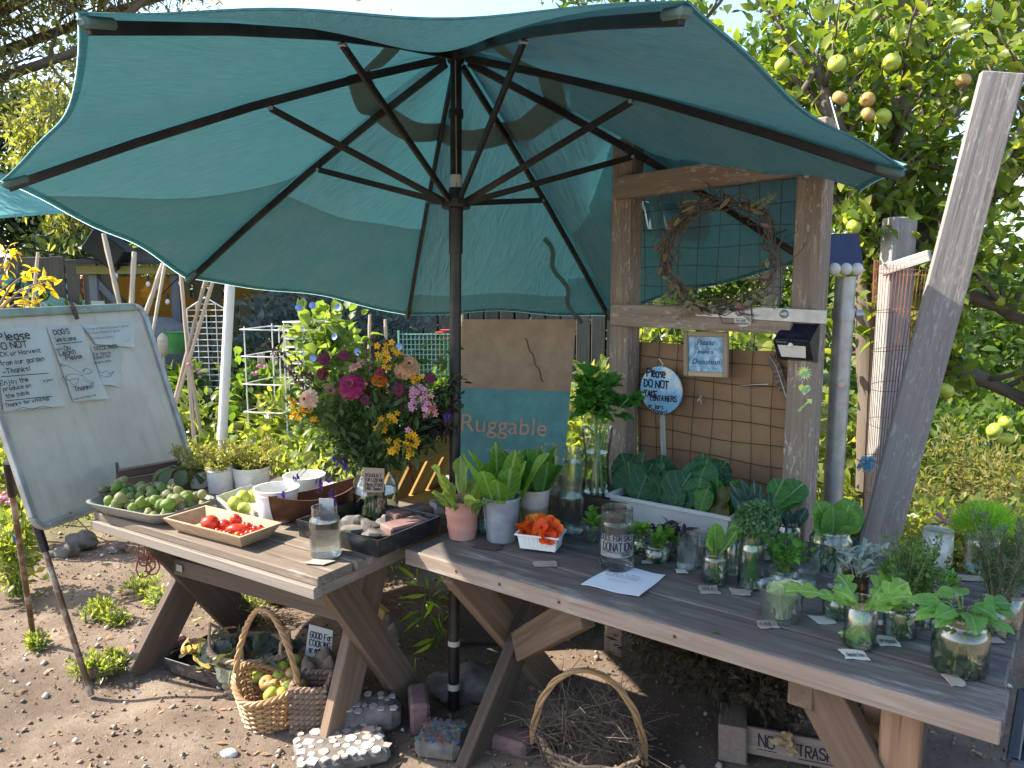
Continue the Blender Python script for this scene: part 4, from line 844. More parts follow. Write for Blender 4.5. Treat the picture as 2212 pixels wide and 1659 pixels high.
T, q = sheet_of([(1255, 1264), (1380, 1291), (1437, 1244), (1330, 1222)], TZ+.003, 'paper_notice', plain('laminated paper', (.62, .68, .76), .25, var=.02, bmp=.05), 'white laminated paper notice lying beneath the donation jar', 'paper', warp=.004)
rr = (q[2]-q[3]); uu = (q[3]-q[0]); rr = (q[1]-q[0]).normalized(); uu = (Z.cross(rr)).normalized(); mid = sum(q, V((0, 0, 0)))/4+Z*.0095
for s, dx, dy, sz in (('Organic Produce', -.01, .022, .013), ('For Sale by Donation', -.01, .007, .013), ('Fresh Picked Daily!', -.01, -.008, .013), ('feel free to ask questions', -.01, -.03, .006), ('thank you for supporting', -.01, -.04, .006)):
    printed(s, mid+rr*dx+uu*dy, rr, uu, sz, M_ink, T, align='CENTER')
# ---- the herb jars
def leafy(T, ends, per, sz, W, mat, spread=.01, frm=.2, out=.8, upb=.2, name='leaves', shape='ovate', curl=(.2, .9), ruf=.03, lob=0, big=True):
    P = []
    for p1, p2, d in ends:
        for i in range(per):
            t = ru(frm, 1); q = p1.lerp(p2, t)+V((ru(-1, 1), ru(-1, 1), ru(-1, 1)))*spread; dd = d*.35+V((ru(-1, 1), ru(-1, 1), ru(-.6, .8)))*out+Z*upb; b = MB()
            b.blade(q, dd, Z+V((ru(-.5, .5), ru(-.7, .2), 0)), sz*ru(.65, 1.15), sz*W*ru(.8, 1.2), shape, ru(*curl), .25, ruf, nl=5, nc=4, lob=lob); b.build('leaf', mat, T)
def under(T, c, R, H, mat, n, sz, W, lvl=.8, shape='ovate'):
    for i in range(n):
        a = ru(0, 2*PI); r_ = R*.65*math.sqrt(ru(.1, 1)); b = MB(); b.blade(c+V((r_*math.cos(a), r_*math.sin(a), H*ru(.1, lvl))), V((-math.cos(a)*.8+ru(-.4, .4), -math.sin(a)*.8+ru(-.4, .4), ru(-.6, .8))), V((0, -1, .4)), sz*ru(.6, 1), sz*W, shape, ru(.2, .8), .2, .03, nl=4, nc=2); b.build('submerged_leaf', mat, T)
def herb(px, py, w_, h_, kind, jl, bl, cat, bname, nst, top, spread, per, sz, W, mat, water=.65, lob=0, ruf=.03, und=6, shape='ovate', rad_=.0018, curl=(.2, .9), upb=.2, out=.8, jm=None):
    c, R, H, T = jar(px, py, w_, h_, kind, jl, water=water, mat=jm); T = bunch(bname, bl, cat, c, R, H); en = stemset(T, c, R, H, nst, top, spread, rad_); leafy(T, en, per, sz, W, mat, shape=shape, lob=lob, ruf=ruf, curl=curl, upb=upb, out=out)
    if und: under(T, c, R, H, mat, und, min(sz, R*1.2), W)
    return c, R, H
herb(1280, 1168, 42, 34, 'cup', 'clear plastic cup of basil beside the donation jar', 'basil sprigs leaning over the clear plastic cup', 'basil', 'basil_bunch', 6, .03, .03, 4, .038, .55, L_basil, .7, jm=M_plastic)
herb(1381, 1194, 36, 34, 'wide', 'short jar stuffed with bright leaves just behind the donation jar', 'bright green leaves packed in the short jar behind the donation jar', 'herbs', 'leafy_herbs', 6, .035, .02, 5, .035, .6, L_basil, .6, und=12)
herb(1418, 1209, 61, 34, 'wide', 'squat wide jar of water with basil tops beside the tub', 'light green basil tops in the squat wide jar', 'basil', 'basil_bunch', 9, .045, .035, 6, .034, .55, L_basil, .6)
herb(1455, 1196, 46, 30, 'cup', 'low jar of purple basil against the grey tub', 'dark purple basil leaves fanning from the low jar', 'basil', 'purple_basil', 9, .05, .06, 6, .04, .5, L_purp, .5, jm=M_plastic)
jar(1511, 1217, 44, 70, 'straight', 'straight empty glass standing behind the water tumbler', 'empty_glass', water=.0, mat=M_glassR); 
c, R, H, T = jar(1484, 1226, 45, 72, 'tumbler', 'water tumbler on a torn card beside the arugula jar', 'water_glass', water=.66, mat=M_glassR, wmat=M_waterR)
c, R, H = herb(1542, 1258, 56, 70, 'wide', 'quilted jar of arugula standing on a torn grey card', 'long arugula leaves leaning from the quilted jar', 'arugula', 'arugula_bunch', 7, .06, .03, 0, .1, .4, L_chard, .75, und=8)
T = bunch('arugula_leaves', 'broad upright arugula leaves above the quilted jar', 'arugula', c, R, H)
for i in range(9):
    a = ru(-2.8, .3); b = MB(); b.blade(c+V((R*.4*math.cos(a), R*.4*math.sin(a), H*.85)), V((math.cos(a)*.45+.12, math.sin(a)*.3, 1)), V((-math.cos(a)-.2, -.9, .2)), ru(.07, .13), ru(.035, .055), 'spoon', ru(.1, .8), .25, .05, nl=9, nc=4, lob=random.choice((0, 2))); b.build('leaf', leafm('arugula leaf', (.06, .19, .03), (.13, .28, .05), .35, .4, vein=((.3, .42, .17), .0022, .016)), T)
jar(1583, 1238, 40, 78, 'straight', 'dark-looking straight jar between arugula and chives', water=.8)
c, R, H, T = jar(1620, 1268, 54, 112, 'mason', 'tall slim jar holding flat chive stems', water=.9); T = bunch('chive_bunch', 'flat green chive stems standing in the tall slim jar', 'chives', c, R, H)
for i in range(12):
    b = MB(); a = ru(0, 6.28); x0 = c+V((R*.5*math.cos(a), R*.5*math.sin(a), .008)); d = (c+V((R*.5*math.cos(a+2.5), R*.4*math.sin(a+2.5), H*1.02))-x0); b.blade(x0, d, V((0, -1, 0)), d.length*ru(.85, 1.05), .009, 'lance', ru(-.2, .3), .3, 0, nl=7, nc=2); b.build('stem', M_chive, T)
T = thing('curly_parsley', c+Z*H, 'frizzy grey-green curly parsley heads above the chive jar', 'parsley'); n = 2600; d_ = sph(n)*np.array([.055, .05, .04])*rng.random((n, 1))**.4; P = d_+np.array(c+V((.012, .0, H+.05))); cloud('frilled_leaves', P, d_+rng.normal(size=(n, 3))*.03, .011+.006*rng.random(n), leaf_tpl(1, .8, .5, .6), L_curl, T, up=2)
b = MB(); [b.tube([c+V((ru(-.02, .02), ru(-.02, .02), H*.5)), c+V((ru(-.02, .03), ru(-.02, .02), H+.05))], .0018, 5) for _ in range(6)]; b.build('stems', M_stemg, T)
# kale and chard jars at the back
c, R, H, T = jar(1640, 1200, 84, 102, 'shoulder', 'wide-shouldered jar of kale stems at the back by the cardboard', water=.6); T = bunch('kale_bunch', 'blue-green lacinato kale leaves arching low from the back jar', 'kale', c, R, H)
for i, (dx, ln) in enumerate(((-.75, .15), (-.45, .16), (-.25, .14), (-.95, .13), (-.1, .12), (.3, .1))):
    b = MB(); b.blade(c+V((dx*.02, 0, H*.7)), V((dx, ru(-.3, .2), 1.1)), V((.4*(1 if dx > 0 else -1), -1, .5)), ln, .05, 'lance', ru(.2, .9), .3, .1, nl=10, nc=5); b.build('leaf', L_lac, T)
T = thing('chard_leaves', c+Z*H, 'broad glossy green chard leaves arching high over the kale jar', 'chard')
for dx, ln, w_ in ((.8, .2, .085), (1.1, .17, .06), (.35, .15, .07)): b = MB(); b.blade(c+V((.01, .0, H*.75)), V((dx, -.1, 1.0)), V((-.3, -1, .6)), ln, w_, 'spoon', ru(.7, 1.1), .15, .04, nl=10, nc=6); b.build('leaf', L_chard, T)
c, R, H, T = jar(1699, 1205, 54, 82, 'mason', 'jar of dark lacinato kale tight against the lichened post', water=.85); T = bunch('dark_kale', 'short dark crinkled kale tops in the jar against the post', 'kale', c, R, H); en = stemset(T, c, R, H, 6, .01, .02, .003); 
for i in range(10): a = ru(0, 6.3); b = MB(); b.blade(c+V((R*.4*math.cos(a), R*.4*math.sin(a), H*.6)), V((math.cos(a)*.35, math.sin(a)*.35, 1)), V((-math.cos(a), -1, 0)), ru(.07, .11), .034, 'spoon', ru(.1, .9), .3, .12, nl=8, nc=4); b.build('leaf', L_lac, T)
c, R, H, T = jar(1791, 1229, 88, 88, 'mason', 'big jar of water with mustard leaves beside the steel pipe', water=.7); T = bunch('mustard_greens', 'large round light green mustard leaves above the big jar by the pipe', 'mustard greens', c, R, H); en = stemset(T, c, R, H, 6, .03, .02, .003)
for i in range(8): a = ru(-3, .2); b = MB(); b.blade(c+V((R*.3*math.cos(a), R*.3*math.sin(a), H*.9)), V((math.cos(a)*.55, math.sin(a)*.4, 1)), V((-math.cos(a)*.3, -1, .2)), ru(.08, .115), ru(.07, .1), 'round', ru(.1, .8), .15, .05, nl=8, nc=6); b.build('leaf', leafm('mustard leaf', (.08, .2, .04), (.14, .29, .06), .4, .4, vein=((.25, .4, .16), .002, .018)), T)
herb(1689, 1263, 62, 36, 'wide', 'short jar bursting with flat parsley behind the clear tub', 'bright flat-leaf parsley spilling out of the short jar', 'parsley', 'parsley_bunch', 16, .085, .06, 7, .026, .75, L_pars, .7, lob=2, ruf=.08)
jar(1741, 1260, 42, 50, 'tumbler', 'plain tumbler of water between parsley and mustard jars', 'water_glass', water=.5, mat=M_glassR, wmat=M_waterR)
# clear tub of pale cabbage leaves
c, R, H, T = jar(1686, 1336, 96, 70, 'cup', 'clear plastic deli tub holding pale cabbage leaves', 'plastic_jar', water=0, mat=M_plastic, th=.0012); T['category'] = 'tub'; T = thing('cabbage_leaves', c+Z*.004, 'folded pale grey-green cabbage leaves in the clear deli tub', 'cabbage')
for i, (a, ln, w_) in enumerate(((-1.2, .105, .085), (-2.2, .1, .08), (-.4, .09, .075), (-1.7, .095, .07), (.8, .08, .07), (2.3, .08, .07))): b = MB(); b.blade(c+V((R*.45*math.cos(a), R*.45*math.sin(a), .006)), V((ru(-.2, .2), .12, 1)), V((math.cos(a), math.sin(a), .15)), ln, w_, 'spoon', ru(-.5, -.1), -.35, .06, nl=9, nc=6, twist=ru(-.4, .4)); b.build('leaf', L_art, T)
# sage and the bulbous jar
c, R, H, T = jar(1846, 1296, 52, 58, 'tumbler', 'dark brown-looking glass of sage behind the dandelion jar', water=.5, mat=glassm('brown glass', (.72, .62, .5), (.35, .25, .18))); T = bunch('sage_bunch', 'silvery grey sage leaves spreading from the brown glass', 'sage', c, R, H); en = stemset(T, c, R, H, 8, .07, .07, .002, leafm('sage stem', (.2, .24, .17), (.3, .33, .25), .1)); leafy(T, en, 8, .05, .3, L_sage, shape='lance', curl=(.2, 1.1), upb=.35)
c, R, H, T = jar(1806, 1334, 60, 66, 'bulb', 'small bulbous jar with sprigs at the bottom on crumpled paper', water=.35); T = bunch('sunken_sprigs', 'little green sprigs lying at the bottom of the bulbous jar', 'herbs', c, R, H); under(T, c, R, H, L_oreg, 26, .03, .16, .35, 'lance')
# dandelion jar
c, R, H, T = jar(1855, 1394, 68, 99, 'straight', 'tall straight jar of dandelion greens on a torn label', water=.8); T = bunch('dandelion_greens', 'jagged bright dandelion leaves spreading wide from the straight jar', 'dandelion', c, R, H); under(T, c, R, H, L_dand, 9, .07, .35, .7, 'lance')
for dx, dy, ln, w_ in ((-1.5, -.1, .17, .045), (-.5, -.5, .1, .05), (.5, -.7, .12, .06), (1.0, -.3, .12, .055), (.9, .2, .13, .06), (.1, -.9, .1, .05), (-.3, .5, .1, .05), (1.3, -.6, .11, .05), (-.9, -.4, .09, .04)):
    b = MB(); b.blade(c+V((dx*.012, dy*.012, H*.75)), V((dx*.7, dy*.6, 1)), V((-dx*.5, -.8-dy, .8)), ln, w_*1.2, 'spoon', ru(.6, 1.3), .2, .06, nl=20, nc=4, lob=4, ld=.62); b.build('leaf', L_dand, T)
# oregano, with thyme-like bush behind
herb(1942, 1372, 68, 72, 'wide', 'jar of oregano on a white paper scrap', 'loose bushy oregano sprigs above the jar on the white scrap', 'oregano', 'oregano_bunch', 22, .15, .06, 16, .017, .6, L_oreg, .7, und=30, rad_=.0013)
c, R, H, T = jar(1985, 1352, 50, 60, 'straight', 'second straight jar of thyme half hidden behind the oregano', water=.6); T = bunch('thyme_bunch', 'wiry thyme sprigs rising behind the oregano jar', 'thyme', c, R, H); en = stemset(T, c, R, H, 20, .16, .06, .001); P, D = around(en, 60, .006, .05, .8, .4); tuft(T, 'tiny_leaves', P, D, .009+.005*rng.random(len(P)), L_oreg, .5, 'quad')
# fennel, textured glass, rosemary, low jar
c, R, H, T = jar(2119, 1234, 68, 94, 'shoulder', 'shouldered jar holding a cloud of feathery fennel', water=.6); T = bunch('fennel_bunch', 'feathery yellow-green fennel fronds above the shouldered jar', 'fennel', c, R, H); en = stemset(T, c, R, H, 12, .07, .05, .002); n = 5200
d_ = sph(n)*np.array([.085, .07, .06])*rng.random((n, 1))**.5; d_[:, 2] = np.abs(d_[:, 2])*1.2-.01; P = d_+np.array(c+V((0, 0, H+.0))); cloud('fronds', P, d_+np.array([0, 0, .03])+rng.normal(size=(n, 3))*.03, .028+.014*rng.random(n), leaf_quad(1, .035, .2), L_fenn, T)
jar(2022, 1219, 60, 74, 'straight', 'empty pressed-glass jar with a lattice pattern near the plank', 'pressed_glass_jar', water=0, mat=glassm('frosted pressed glass', (.9, .93, .93), (.6, .65, .65), 1.5, .12, 1.2, .35))
herb(2041, 1308, 56, 44, 'wide', 'low wide jar of mint behind the big geranium jar', 'small mint sprigs in the low wide jar', 'mint', 'mint_bunch', 6, .03, .02, 5, .026, .6, L_mint, .6)
c, R, H, T = jar(2145, 1370, 56, 76, 'straight', 'straight jar of rosemary at the table end', water=.6); c2, R2, H2, T2 = jar(2178, 1354, 50, 74, 'straight', 'slim jar of rosemary closest to the black crates', water=.6)
for cc, RR, HH, lb in ((c, R, H, 'dense dark green rosemary branches in the straight jar at the table end'), (c2, R2, H2, 'tall rosemary branches in the slim jar beside the black crates')):
    T = bunch('rosemary_bunch', lb, 'rosemary', cc, RR, HH); en = stemset(T, cc, RR, HH, 16, .2, .07, .0016, leafm('rosemary stem', (.2, .17, .1), (.3, .26, .16), .1)); P, D = around(en, 85, .002, .0, .7, .5); tuft(T, 'needles', P, D, .022+.008*rng.random(len(P)), L_rose, .1, 'quad')
# big jar
c, R, H, T = jar(2070, 1446, 112, 122, 'shoulder', 'biggest jar, cloudy water and lemon balm, near the table corner', water=.78, wmat=glassm('cloudy water', (.84, .88, .74), (.68, .72, .55), 1.33, .02, .8)); T = bunch('lemon_balm', 'broad scalloped lemon balm leaves sprawling from the biggest jar', 'lemon balm', c, R, H)
en = stemset(T, c, R, H, 7, .03, .03, .0022); under(T, c, R, H, leafm('drowned leaf', (.03, .07, .012), (.06, .11, .02), .3), 7, .07, .8, .7)
for dx, dy, dz, ln, w_ in ((-1.3, -.3, .5, .085, .05), (-.9, -.6, .5, .075, .05), (-1.6, .1, .8, .075, .045), (-.2, -1, .4, .075, .065), (.3, -.6, .7, .06, .055), (-.5, .4, 1, .06, .05), (1.2, -.2, .8, .055, .045), (1.9, -.1, .75, .05, .045), (1.6, -.5, .4, .06, .04), (.6, -.9, .1, .08, .045), (-1.9, -.3, .6, .05, .035), (.1, .5, 1, .06, .05), (-1.2, -.8, .2, .06, .04)):
    b = MB(); o = c+V((dx*.034, dy*.03, H+dz*.035)); b.tube([c+V((dx*.006, dy*.006, H*.9)), c+V((dx*.02, dy*.02, H+dz*.03)), o], .0016, 5); b.build('leaf_stalk', M_stemg, T); b = MB(); b.blade(o, V((dx, dy, .15)), V((0, -.5, 1)), ln*.9, w_*.95, 'ovate', ru(.3, 1.3), .18, .06, nl=18, nc=4, lob=8, ld=.14); b.build('leaf', L_mint, T)
# ---- collards in a grey tub
qa, qb = G(1316, 1132, TZ), G(1530, 1160, TZ); du = RU; dv = RV; ln = .44; o0 = qa+dv*.0; T = thing('storage_tub', o0+du*ln/2+dv*.13, 'long translucent grey plastic tub of collard greens', 'tub'); M_tub = glassm('milky plastic', (.55, .57, .6), (.45, .47, .5), 1.45, .3, .6, .6)
def tub(z, e): return [o0+du*(-e)+dv*(-e)+Z*z, o0+du*(ln+e)+dv*(-e)+Z*z, o0+du*(ln+e)+dv*(.26+e)+Z*z, o0+du*(-e)+dv*(.26+e)+Z*z]
b = MB(); rs = [tub(.002, -.015), tub(.1, .0), tub(.102, .012), tub(.112, .012), tub(.114, .004), tub(.108, -.003), tub(.006, -.018)]; b.add([p for q in rs for p in q], [(3, 2, 1, 0)]+[(i*4+j, i*4+(j+1) % 4, i*4+4+(j+1) % 4, i*4+4+j) for i in range(6) for j in range(4)]+[(24, 25, 26, 27)]); b.build('tub_wall', M_tub, T, smooth=False)
T = thing('collard_greens', o0+du*.2+dv*.13, 'heap of large dark collard leaves filling the grey tub', 'collards')
for i in range(26):
    x = ru(.03, .3); y = ru(.03, .22); a = ru(-.9, .9); b = MB(); b.blade(o0+du*x+dv*y+Z*ru(.05, .09), du*math.sin(a)*.8+Z*1-dv*ru(-.2, .3), -dv+V((ru(-.5, .5), ru(-.4, .3), .3)), ru(.12, .19), ru(.1, .15), 'round', ru(-.3, .9), .2, .06, nl=9, nc=6, twist=ru(-.7, .7)); b.build('leaf', L_coll, T)
T = thing('loose_lettuce', o0+du*.36+dv*.13, 'dark red-green lettuce leaves crowded into the tub end', 'lettuce')
for i in range(14): b = MB(); b.blade(o0+du*ru(.3, .43)+dv*ru(.02, .22)+Z*ru(.05, .09), V((ru(-.5, .5), ru(-.6, .2), 1)), -dv+V((ru(-.5, .5), 0, .3)), ru(.08, .15), ru(.06, .09), 'spoon', ru(.0, 1.1), .2, .1, nl=9, nc=6, twist=ru(-.6, .6)); b.build('leaf', L_chard if i % 3 else leafm('red lettuce leaf', (.05, .045, .02), (.09, .1, .035), .3, .45), T)
# ---- torn card labels
cards = [((1658, 1350), 36, 16, 'grey', 'corrugated label CAULI in front of the clear deli tub', 'CAULI'), ((1776, 1338), 38, 20, 'paper', 'crumpled white paper scrap under the bulbous jar', ''), ((1847, 1414), 46, 20, 'paper', 'torn paper label under the dandelion jar', 'dandelion'), ((1917, 1384), 40, 24, 'paper', 'white paper scrap marked oregano beside the oregano jar', 'oregano'), ((2061, 1470), 30, 22, 'grey', 'folded grey cardboard scrap under the biggest jar', ''), ((2008, 1343), 24, 10, 'paper', 'small paper scrap behind the biggest jar', ''), ((1900, 1345), 18, 10, 'paper', 'tiny paper scrap between dandelion and oregano jars', ''), ((2150, 1384), 22, 12, 'grey', 'small grey card under the rosemary jar', ''), ((1531, 1274), 36, 20, 'grey', 'torn grey card marked arugula under the quilted jar', 'ARUG'), ((1600, 1280), 38, 14, 'grey', 'dark grey card under the chive jar', ''), ((1397, 1214), 20, 9, 'paper', 'crinkled scrap beside the squat basil jar', ''), ((1472, 1234), 20, 11, 'paper', 'curled scrap under the water tumbler', ''), ((1054, 1180), 52, 18, 'dark', 'dark damp cardboard strip in front of the zinc pot', ''), ((1178, 1219), 44, 14, 'grey', 'bent grey card under the nasturtium punnet', ''), ((2012, 1233), 40, 14, 'grey', 'grey card under the pressed-glass jar', ''), ((2098, 1250), 44, 14, 'grey', 'grey card under the fennel jar', '')]
M_cardd = plain('damp dark card', (.06, .05, .045), .9, var=.15, scale=30)
for (px, py), w_, h_, mt, lb, tx_ in cards:
    o = G(px, py, TZ+.0035); k = mpp(o); a = V((1, ru(-.35, .1), 0)).normalized(); s_ = V((-a.y, a.x, 0)); W2, H2 = w_*k/2*1.2, h_*k/2*2.2; n = 11; out_ = []
    for e in range(4):
        for i in range(3): t = i/3; cx_, cy_ = [(-1+2*t, -1), (1, -1+2*t), (1-2*t, 1), (-1, 1-2*t)][e]; out_.append(o+a*cx_*W2*ru(.8, 1.08)+s_*cy_*H2*ru(.74, 1.1))
    T = thing('label_card', o, lb, 'card'); b = MB(); b.poly(out_, Z+a*ru(-.02, .02), .0032 if mt != 'paper' else .0008); b.build('card', dict(grey=M_cardg, paper=M_paper, dark=M_cardd)[mt], T, smooth=False)
    if tx_: b = MB(); hand(b, tx_, o-a*W2*.7-s_*H2*.5+Z*(.0042 if mt != 'paper' else .0018), a, s_, H2*.8, .0014, maxw=W2*1.4); b.build('lettering', M_ink, T, smooth=False)
b = MB(); o = G(1539, 1366, TZ+.004); b.blade(o, V((1, .2, .1)), Z, .02, .01, 'ovate', .3, .3, nl=4, nc=2); b.build('fallen_leaf', L_basil, label='tiny fallen green leaf on the bare table boards', cat='leaf', org=o)
# ================================================================ whiteboard easel
BD = V((.26, .965, 0)).normalized(); bh = V((-BD.y, BD.x, 0)); TL_ = rad(17); BU = (bh*math.sin(TL_)+Z*math.cos(TL_)).normalized(); BN = BD.cross(BU).normalized(); BN = BN if BN.x > 0 else -BN
FA = G(197, 1497); BLC = FA+BU*(.64/BU.z)-V((0, 0, 0)); BW, BH = .92, .86
T = EAS = thing('whiteboard_easel', FA+BD*.45, 'stained old whiteboard on an easel with rusty steel legs beside the short table', 'whiteboard')
def wb(x, y, n=0.): return BLC+BD*x+BU*y+BN*n
def WH(px, py, n=.0): return HIT(px, py, BLC+BN*n, BN)
m, N, L, out = newmat('stained whiteboard'); p = N('BsdfPrincipled'); tc = N('Attribute', attribute_name='uvw').outputs['Vector']
n1 = noise(N, L, tc, 3, 6, .65); n2 = noise(N, L, mapping(N, L, tc, (14, 2.0, 1)), 1, 5, .7); c = ramp(N, L, n1, [(.3, (.4, .39, .33)), (.6, (.53, .53, .46)), (.8, (.57, .58, .51))]); c = mixc(N, L, c, (.26, .19, .12), ramp(N, L, n2, [(.48, (0, 0, 0)), (.76, (.36, .36, .36))])); c = mixc(N, L, c, (.3, .5, .44), ramp(N, L, noise(N, L, tc, 9, 4), [(.68, (0, 0, 0)), (.76, (.5, .5, .5))]))
L(c, p.inputs['Base Color']); p.inputs['Roughness'].default_value = .35; L(p.outputs[0], out.inputs[0]); M_wb = m
b = MB(); b.box(wb(BW/2, BH/2, -.008), BD, BU, BN, BW-.02, BH-.02, .014, .002); b.build('board', M_wb, T)
M_alu = plain('dull aluminium', (.42, .44, .44), .5, .6, dirt=(.25, .24, .22)); M_grn = plain('weathered green rail', (.25, .33, .28), .6, dirt=(.1, .11, .08), dirt_amt=.8)
for p0, p1, wd, mt, nm in (((0, .05), (0, BH-.05), .026, M_alu, 'side_rail'), ((BW, .05), (BW, BH-.05), .026, M_alu, 'side_rail'), ((.05, 0), (BW-.05, 0), .026, M_alu, 'bottom_rail'), ((.05, BH-.003), (BW-.05, BH-.003), .036, M_grn, 'top_rail')):
    b = MB(); b.beam(wb(*p0, .002), wb(*p1, .002), wd, .026, up=tuple(BN)); b.build(nm, mt, T)
for cx, cy, a0 in ((.05, .05, PI), (BW-.05, .05, 1.5*PI), (BW-.05, BH-.05, 0), (.05, BH-.05, .5*PI)):
    b = MB(); b.tube([wb(cx+.05*math.cos(a0+t), cy+.05*math.sin(a0+t), .002) for t in np.linspace(0, PI/2, 8)], .0145, 8); b.build('corner', M_alu, T)
M_rleg = plain('rusted chrome', (.2, .12, .075), .5, .5, var=.3, scale=9, dirt=(.5, .48, .45), dirt_amt=.9, dirt_scale=9)
fB = G(75, 1395); fD = FA+BD*.9; fC = G(298, 1310); fE = fC+BD*.45-bh*-.05
for nm, top, ft in (('leg', wb(.02, .02, -.015), FA), ('leg', wb(.0, .28, -.03), fB), ('leg', wb(.9, .02, -.015), fD), ('leg', wb(.9, .3, -.03), V((-1.78, 3.95, 0)))):
    d = (ft-top); b = MB(); b.tube([top, top+d*.16], .0165, 10); b.build('leg_sleeve', M_black, T); b = MB(); b.tube([top+d*.05, ft-Z*.01], .0115, 12); b.build(nm, M_rleg, T)
b = MB(); o = wb(.49, BH+.0, .01); b.tube([o-BU*.05+BN*.012, o+BU*.0+BN*.012, o+BU*.035], .009, 8); b.build('top_clip', plain('rusty clip', (.12, .07, .05), .7, .4), T)
for px, py, w_ in ((470, 1030, .03), (605, 1165, .02), (1075, 0, 0)):
    pass
for px, py in ((13, 1170), (600, 1050), (470, 1030)):
    if px < 300: o = WH(28, 1170, .0); b = MB(); b.poly([o, o+BD*.02, o+BD*.005+BU*.03], BN, .001); b.build('tape_scrap', plain('blue tape', (.1, .2, .35), .6), T, smooth=False)
# paper notices
def notice(pxs, label, lines, name='paper_sign', under=.004, rules=(), extra=None, marks=M_ink):
    P = [WH(x, y, under) for x, y in pxs]; ctr = sum(P, V((0, 0, 0)))/len(P); T = thing(name, ctr, label, 'sign'); b = MB(); n = 6
    vs, F = [], []
    for i in range(n+1):
        for j in range(n+1):
            q = (P[0].lerp(P[1], j/n)).lerp(P[3].lerp(P[2], j/n), i/n); vs.append(q+BN*(.004*math.sin(j*1.3+i*.8)*(i/n)+.006*(i/n)**3))
    for i in range(n):
        for j in range(n): a = i*(n+1)+j; F.append((a, a+n+1, a+n+2, a+1))
    b.add(vs, F); b.build('paper', plain('weathered notice paper', (.5, .56, .54), .8, var=.06, scale=6, dirt=(.42, .36, .28), dirt_amt=.4, spec=.2), T)
    b = MB()
    for s, x, y, h, mw in lines:
        o = WH(x, y, under+.014); k = mpp(o); fs = k/max(.25, abs(BD.x*math.cos(0)-BD.y*(x-1106)/FPX)); hand(b, s, o, BD, BU, h*k*.95, h*k*.17, maxw=mw*fs*1.2)
    for x0, y0, x1, y1 in rules: ribbon(b, [WH(x0, y0, under+.014), WH(x1, y1, under+.014)], BN, .003)
    if extra:
        for st in extra: ribbon(b, [WH(x, y, under+.014) for x, y in st], BN, .0018)
    b.build('lettering', marks, T, smooth=False)
notice([(-14, 710), (99, 705), (138, 877), (7, 889)], 'large handwritten paper on the whiteboard asking visitors not to pick', [('Please', -4, 737, 18, 88), ('DO NOT', -8, 756, 15, 90), ('PICK or Harvest', -12, 772, 10, 114), ('from our garden', 0, 790, 10, 104), ('-Thanks!', 8, 808, 11, 76), ('Enjoy the', 2, 832, 10, 80), ('organic', 94, 825, 5, 24), ('produce on', 8, 845, 9, 88), ('the table', 14, 860, 9, 72), ('Thanks for visiting!', 12, 880, 8, 122)], rules=((2, 814, 105, 806), (12, 866, 112, 856)), extra=[[(32, 886), (50, 880), (70, 884), (90, 878), (112, 880)]])
dog = [[(131, 787), (142, 789), (152, 793), (176, 806)], [(178, 802), (184, 796), (192, 797), (200, 802), (193, 807), (184, 808)], [(184, 796), (180, 803), (179, 812)], [(179, 812), (168, 808), (152, 808), (144, 811), (140, 818), (148, 822)], [(144, 812), (143, 822), (147, 834)], [(148, 820), (154, 828), (160, 832)], [(148, 822), (162, 818), (170, 820)], [(170, 815), (168, 826), (164, 831)], [(180, 812), (188, 820), (203, 826), (198, 829), (186, 824), (178, 820)], [(138, 812), (132, 818), (136, 826)], [(135, 785), (130, 789), (137, 792), (141, 788)]]
notice([(100, 705), (177, 703), (233, 862), (158, 868)], 'handwritten dogs-on-leash notice with a line drawing of a dog', [('DOGS', 117, 723, 11, 50), ('Welcome', 122, 738, 10, 56), ('ON', 140, 757, 9, 22), ('SHORT', 121, 757, 4, 16), ('Leash', 129, 768, 11, 46), ('Please', 143, 778, 10, 44), ('Thanks!', 162, 845, 10, 54), ('come visit often visit', 160, 864, 4, 60)], rules=((122, 744, 178, 738),), extra=dog)
notice([(194, 746), (268, 748), (257, 836), (222, 831)], 'torn handwritten seedlings-for-sale notice on the whiteboard', [('SEEDLINGS', 204, 757, 8, 58), ('For Sale by', 203, 768, 6, 48), ('DONATION', 205, 776, 6, 42), ('inquire within', 205, 786, 5, 46)], extra=[[(212, 800), (220, 806), (230, 800), (238, 808), (246, 802), (240, 812), (228, 815), (218, 810)]], under=.002)
notice([(178, 703), (292, 698), (290, 751), (207, 744)], 'narrow handwritten social-media notice at the whiteboard corner', [('Instagram: @bancroftcommunitygarden', 188, 713, 4.5, 94), ('Facebook: @bancroft garden', 192, 722, 4.5, 80), ('Follow us please !', 201, 733, 5, 60)], extra=[[(272, 729), (273, 731)], [(277, 729), (278, 731)], [(270, 734), (275, 737), (280, 733)]], under=.007, marks=M_inkg)

